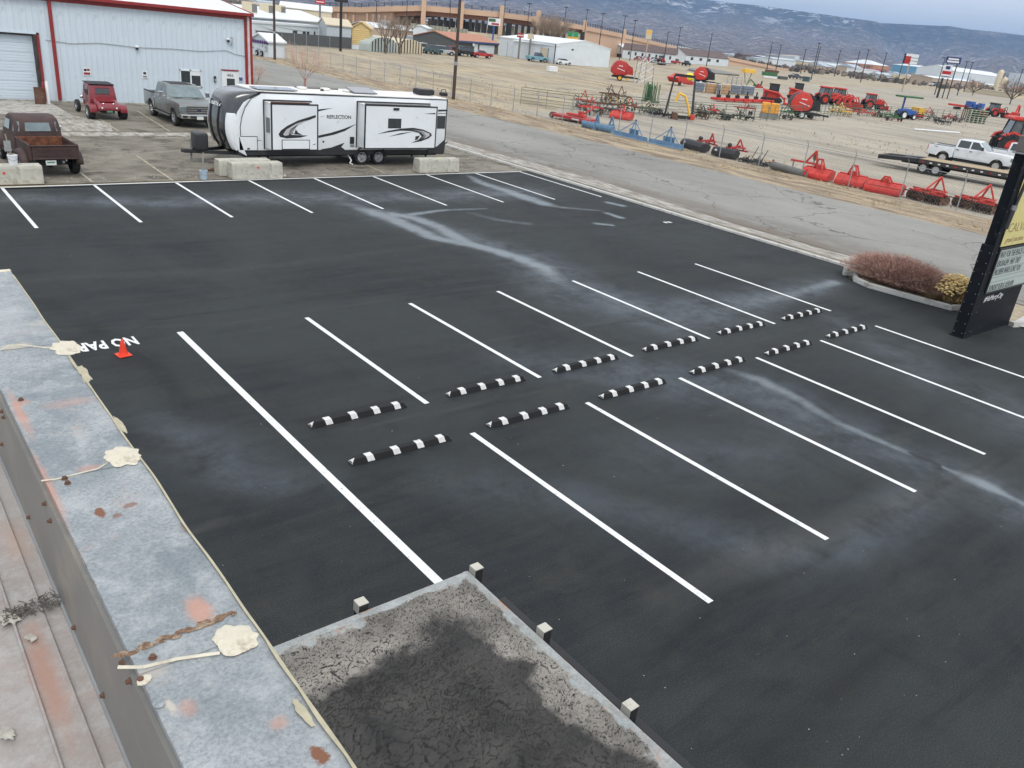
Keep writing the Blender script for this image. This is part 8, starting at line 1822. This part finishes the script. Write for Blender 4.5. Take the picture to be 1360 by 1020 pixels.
# ---- mesa
mt, t, b = new_mat('mesa_rock'); L = t.links.new
n1 = world_noise(t, .0012, 8, .62); n2 = world_noise(t, .009, 9, .72, stretch=(1, 1, 3.0), dist=.8); n3 = world_noise(t, .022, 9, .75, dist=.5)
col = mix(t, ramp(t, n1, [(.38, 0.0), (.62, 1.0)]), (.10, .072, .070), (.20, .145, .125))
col = mix(t, ramp(t, n2, [(.48, 0.0), (.62, .9)]), col, (.42, .33, .28))
col = mix(t, ramp(t, n3, [(.42, .9), (.50, 0.0)]), col, (.035, .036, .036))
tcz = N(t, 'ShaderNodeTexCoord'); spz = N(t, 'ShaderNodeSeparateXYZ'); L(tcz.outputs['Object'], spz.inputs[0])
mz = N(t, 'ShaderNodeMapRange'); L(spz.outputs[2], mz.inputs[0]); mz.inputs[1].default_value = 60; mz.inputs[2].default_value = 340
zf = mix(t, 1.0, mz.outputs[0], ramp(t, n1, [(.3, .6), (.6, 1.0)]), 'MULTIPLY')
low_ = mix(t, ramp(t, n3, [(.44, 0.0), (.52, 1.0)]), (.045, .042, .042), (.33, .25, .22))
low_ = mix(t, ramp(t, n2, [(.55, 0.0), (.60, 1.0)]), low_, (.66, .57, .50))
upp = mix(t, ramp(t, n2, [(.55, 0.0), (.62, .9)]), (.014, .022, .028), (.27, .18, .16))
col = mix(t, ramp(t, zf, [(.3, 0.0), (.8, 1.0)]), low_, upp)
at = N(t, 'ShaderNodeAttribute', attribute_name='snow')
col = mix(t, mix(t, 1.0, at.outputs['Fac'], ramp(t, world_noise(t, .0045, 9, .75, stretch=(1, 1, 5), dist=.6), [(.53, 0.0), (.56, 1.0)]), 'MULTIPLY'), col, (.85, .86, .88))
L(col, b.inputs['Base Color']); b.inputs['Roughness'].default_value = .95; bumpit(t, b, n3, 1.0, 60.0)
NA, NR = 520, 96; a0, a1 = -460, 1760; V = []; snow = []
for j in range(NR):
    u = j/(NR-1)
    for i in range(NA):
        px = a0+(a1-a0)*i/(NA-1)
        hy = 510+(W_.z+R_.z*(px-680)/F_)/U_.z*F_; d = W_+R_*((px-680)/F_)-U_*((hy-510)/F_); d.normalize()
        D = 2600+6900*u+500*noise.noise(Vector((px*.004, 0, 3)))*u
        # crest elevation as tangent, read along the skyline
        el = float(np.interp(px, [-460, 600, 800, 930, 960, 1004, 1100, 1148, 1154, 1160, 1230, 1240, 1269, 1300, 1360, 1760], [.076, .072, .0588, .0505, .050, .0499, .0469, .0455, .0441, .0448, .0469, .0475, .0462, .046, .0445, .043]))
        x, y = d.x*D, d.y*D
        rid = noise.noise(Vector((px*.018, u*2.5, 1)))*.5+noise.noise(Vector((px*.05, u*6, 4)))*.3+noise.noise(Vector((px*.13, u*14, 9)))*.16+noise.noise(Vector((px*.33, u*30, 2)))*.08
        # bench, cliff, slopes; a canyon cut between the columns 1150 and 1240
        prof = .015*u/.2 if u < .2 else .015+.40*((u-.2)/.5)**1.15 if u < .7 else .415+.33*((u-.7)/.18) if u < .88 else min(.745+.255*((u-.88)/.07), 1.0)
        can_ = math.exp(-((px-1190-60*(1-u))/42)**2)*(1 if u > .35 else max((u-.15)/.2, 0)); wall_ = 1 if u >= .97 else 0
        hgt = prof*el*9500*(1+.0*rid)
        amp = (0 if u < .1 else min((u-.1)/.3, 1))*(1 if u < .9 else max((.985-u)/.085, 0))
        hgt += rid*amp*150*(.35+prof)
        hgt *= 1-.72*can_*(0 if u > .955 else 1)*(1 if u < .9 else (.955-u)/.055)
        hgt = min(hgt, el*D*1.0+0) if u > .5 else hgt
        V.append((x, y, CH*0-2+hgt)); snow.append(min(max((prof-.50)*2.6, 0), 1.0)*(1.0 if px < 1120 else .12))
me = bpy.data.meshes.new('mesa'); f = [(j*NA+i, j*NA+i+1, (j+1)*NA+i+1, (j+1)*NA+i) for j in range(NR-1) for i in range(NA-1)]
me.from_pydata(V, [], f); a_ = me.attributes.new('snow', 'FLOAT', 'POINT'); a_.data.foreach_set('value', snow); me.materials.append(mt); me.polygons.foreach_set('use_smooth', [True]*len(f)); me.update()
o = bpy.data.objects.new('mesa', me); C.objects.link(o); o['kind'] = 'structure'
if o.data.polygons[0].normal.z < 0: o.data.flip_normals()
# ---- haze
HZ = True
if HZ:
    mt = bpy.data.materials.new('haze'); mt.use_nodes = True; t = mt.node_tree; t.nodes.clear()
    pv = N(t, 'ShaderNodeVolumePrincipled', Density=.000095); pv.inputs['Color'].default_value = (.40, .62, 1, 1); pv.inputs['Anisotropy'].default_value = .2
    oo = N(t, 'ShaderNodeOutputMaterial'); t.links.new(pv.outputs[0], oo.inputs['Volume']); M['haze'] = mt
    hb = MB().box(-15900, 25900, -3900, 29900, -4, 900).build('haze', 'haze'); hb['kind'] = 'stuff'; hb.display_type = 'WIRE'
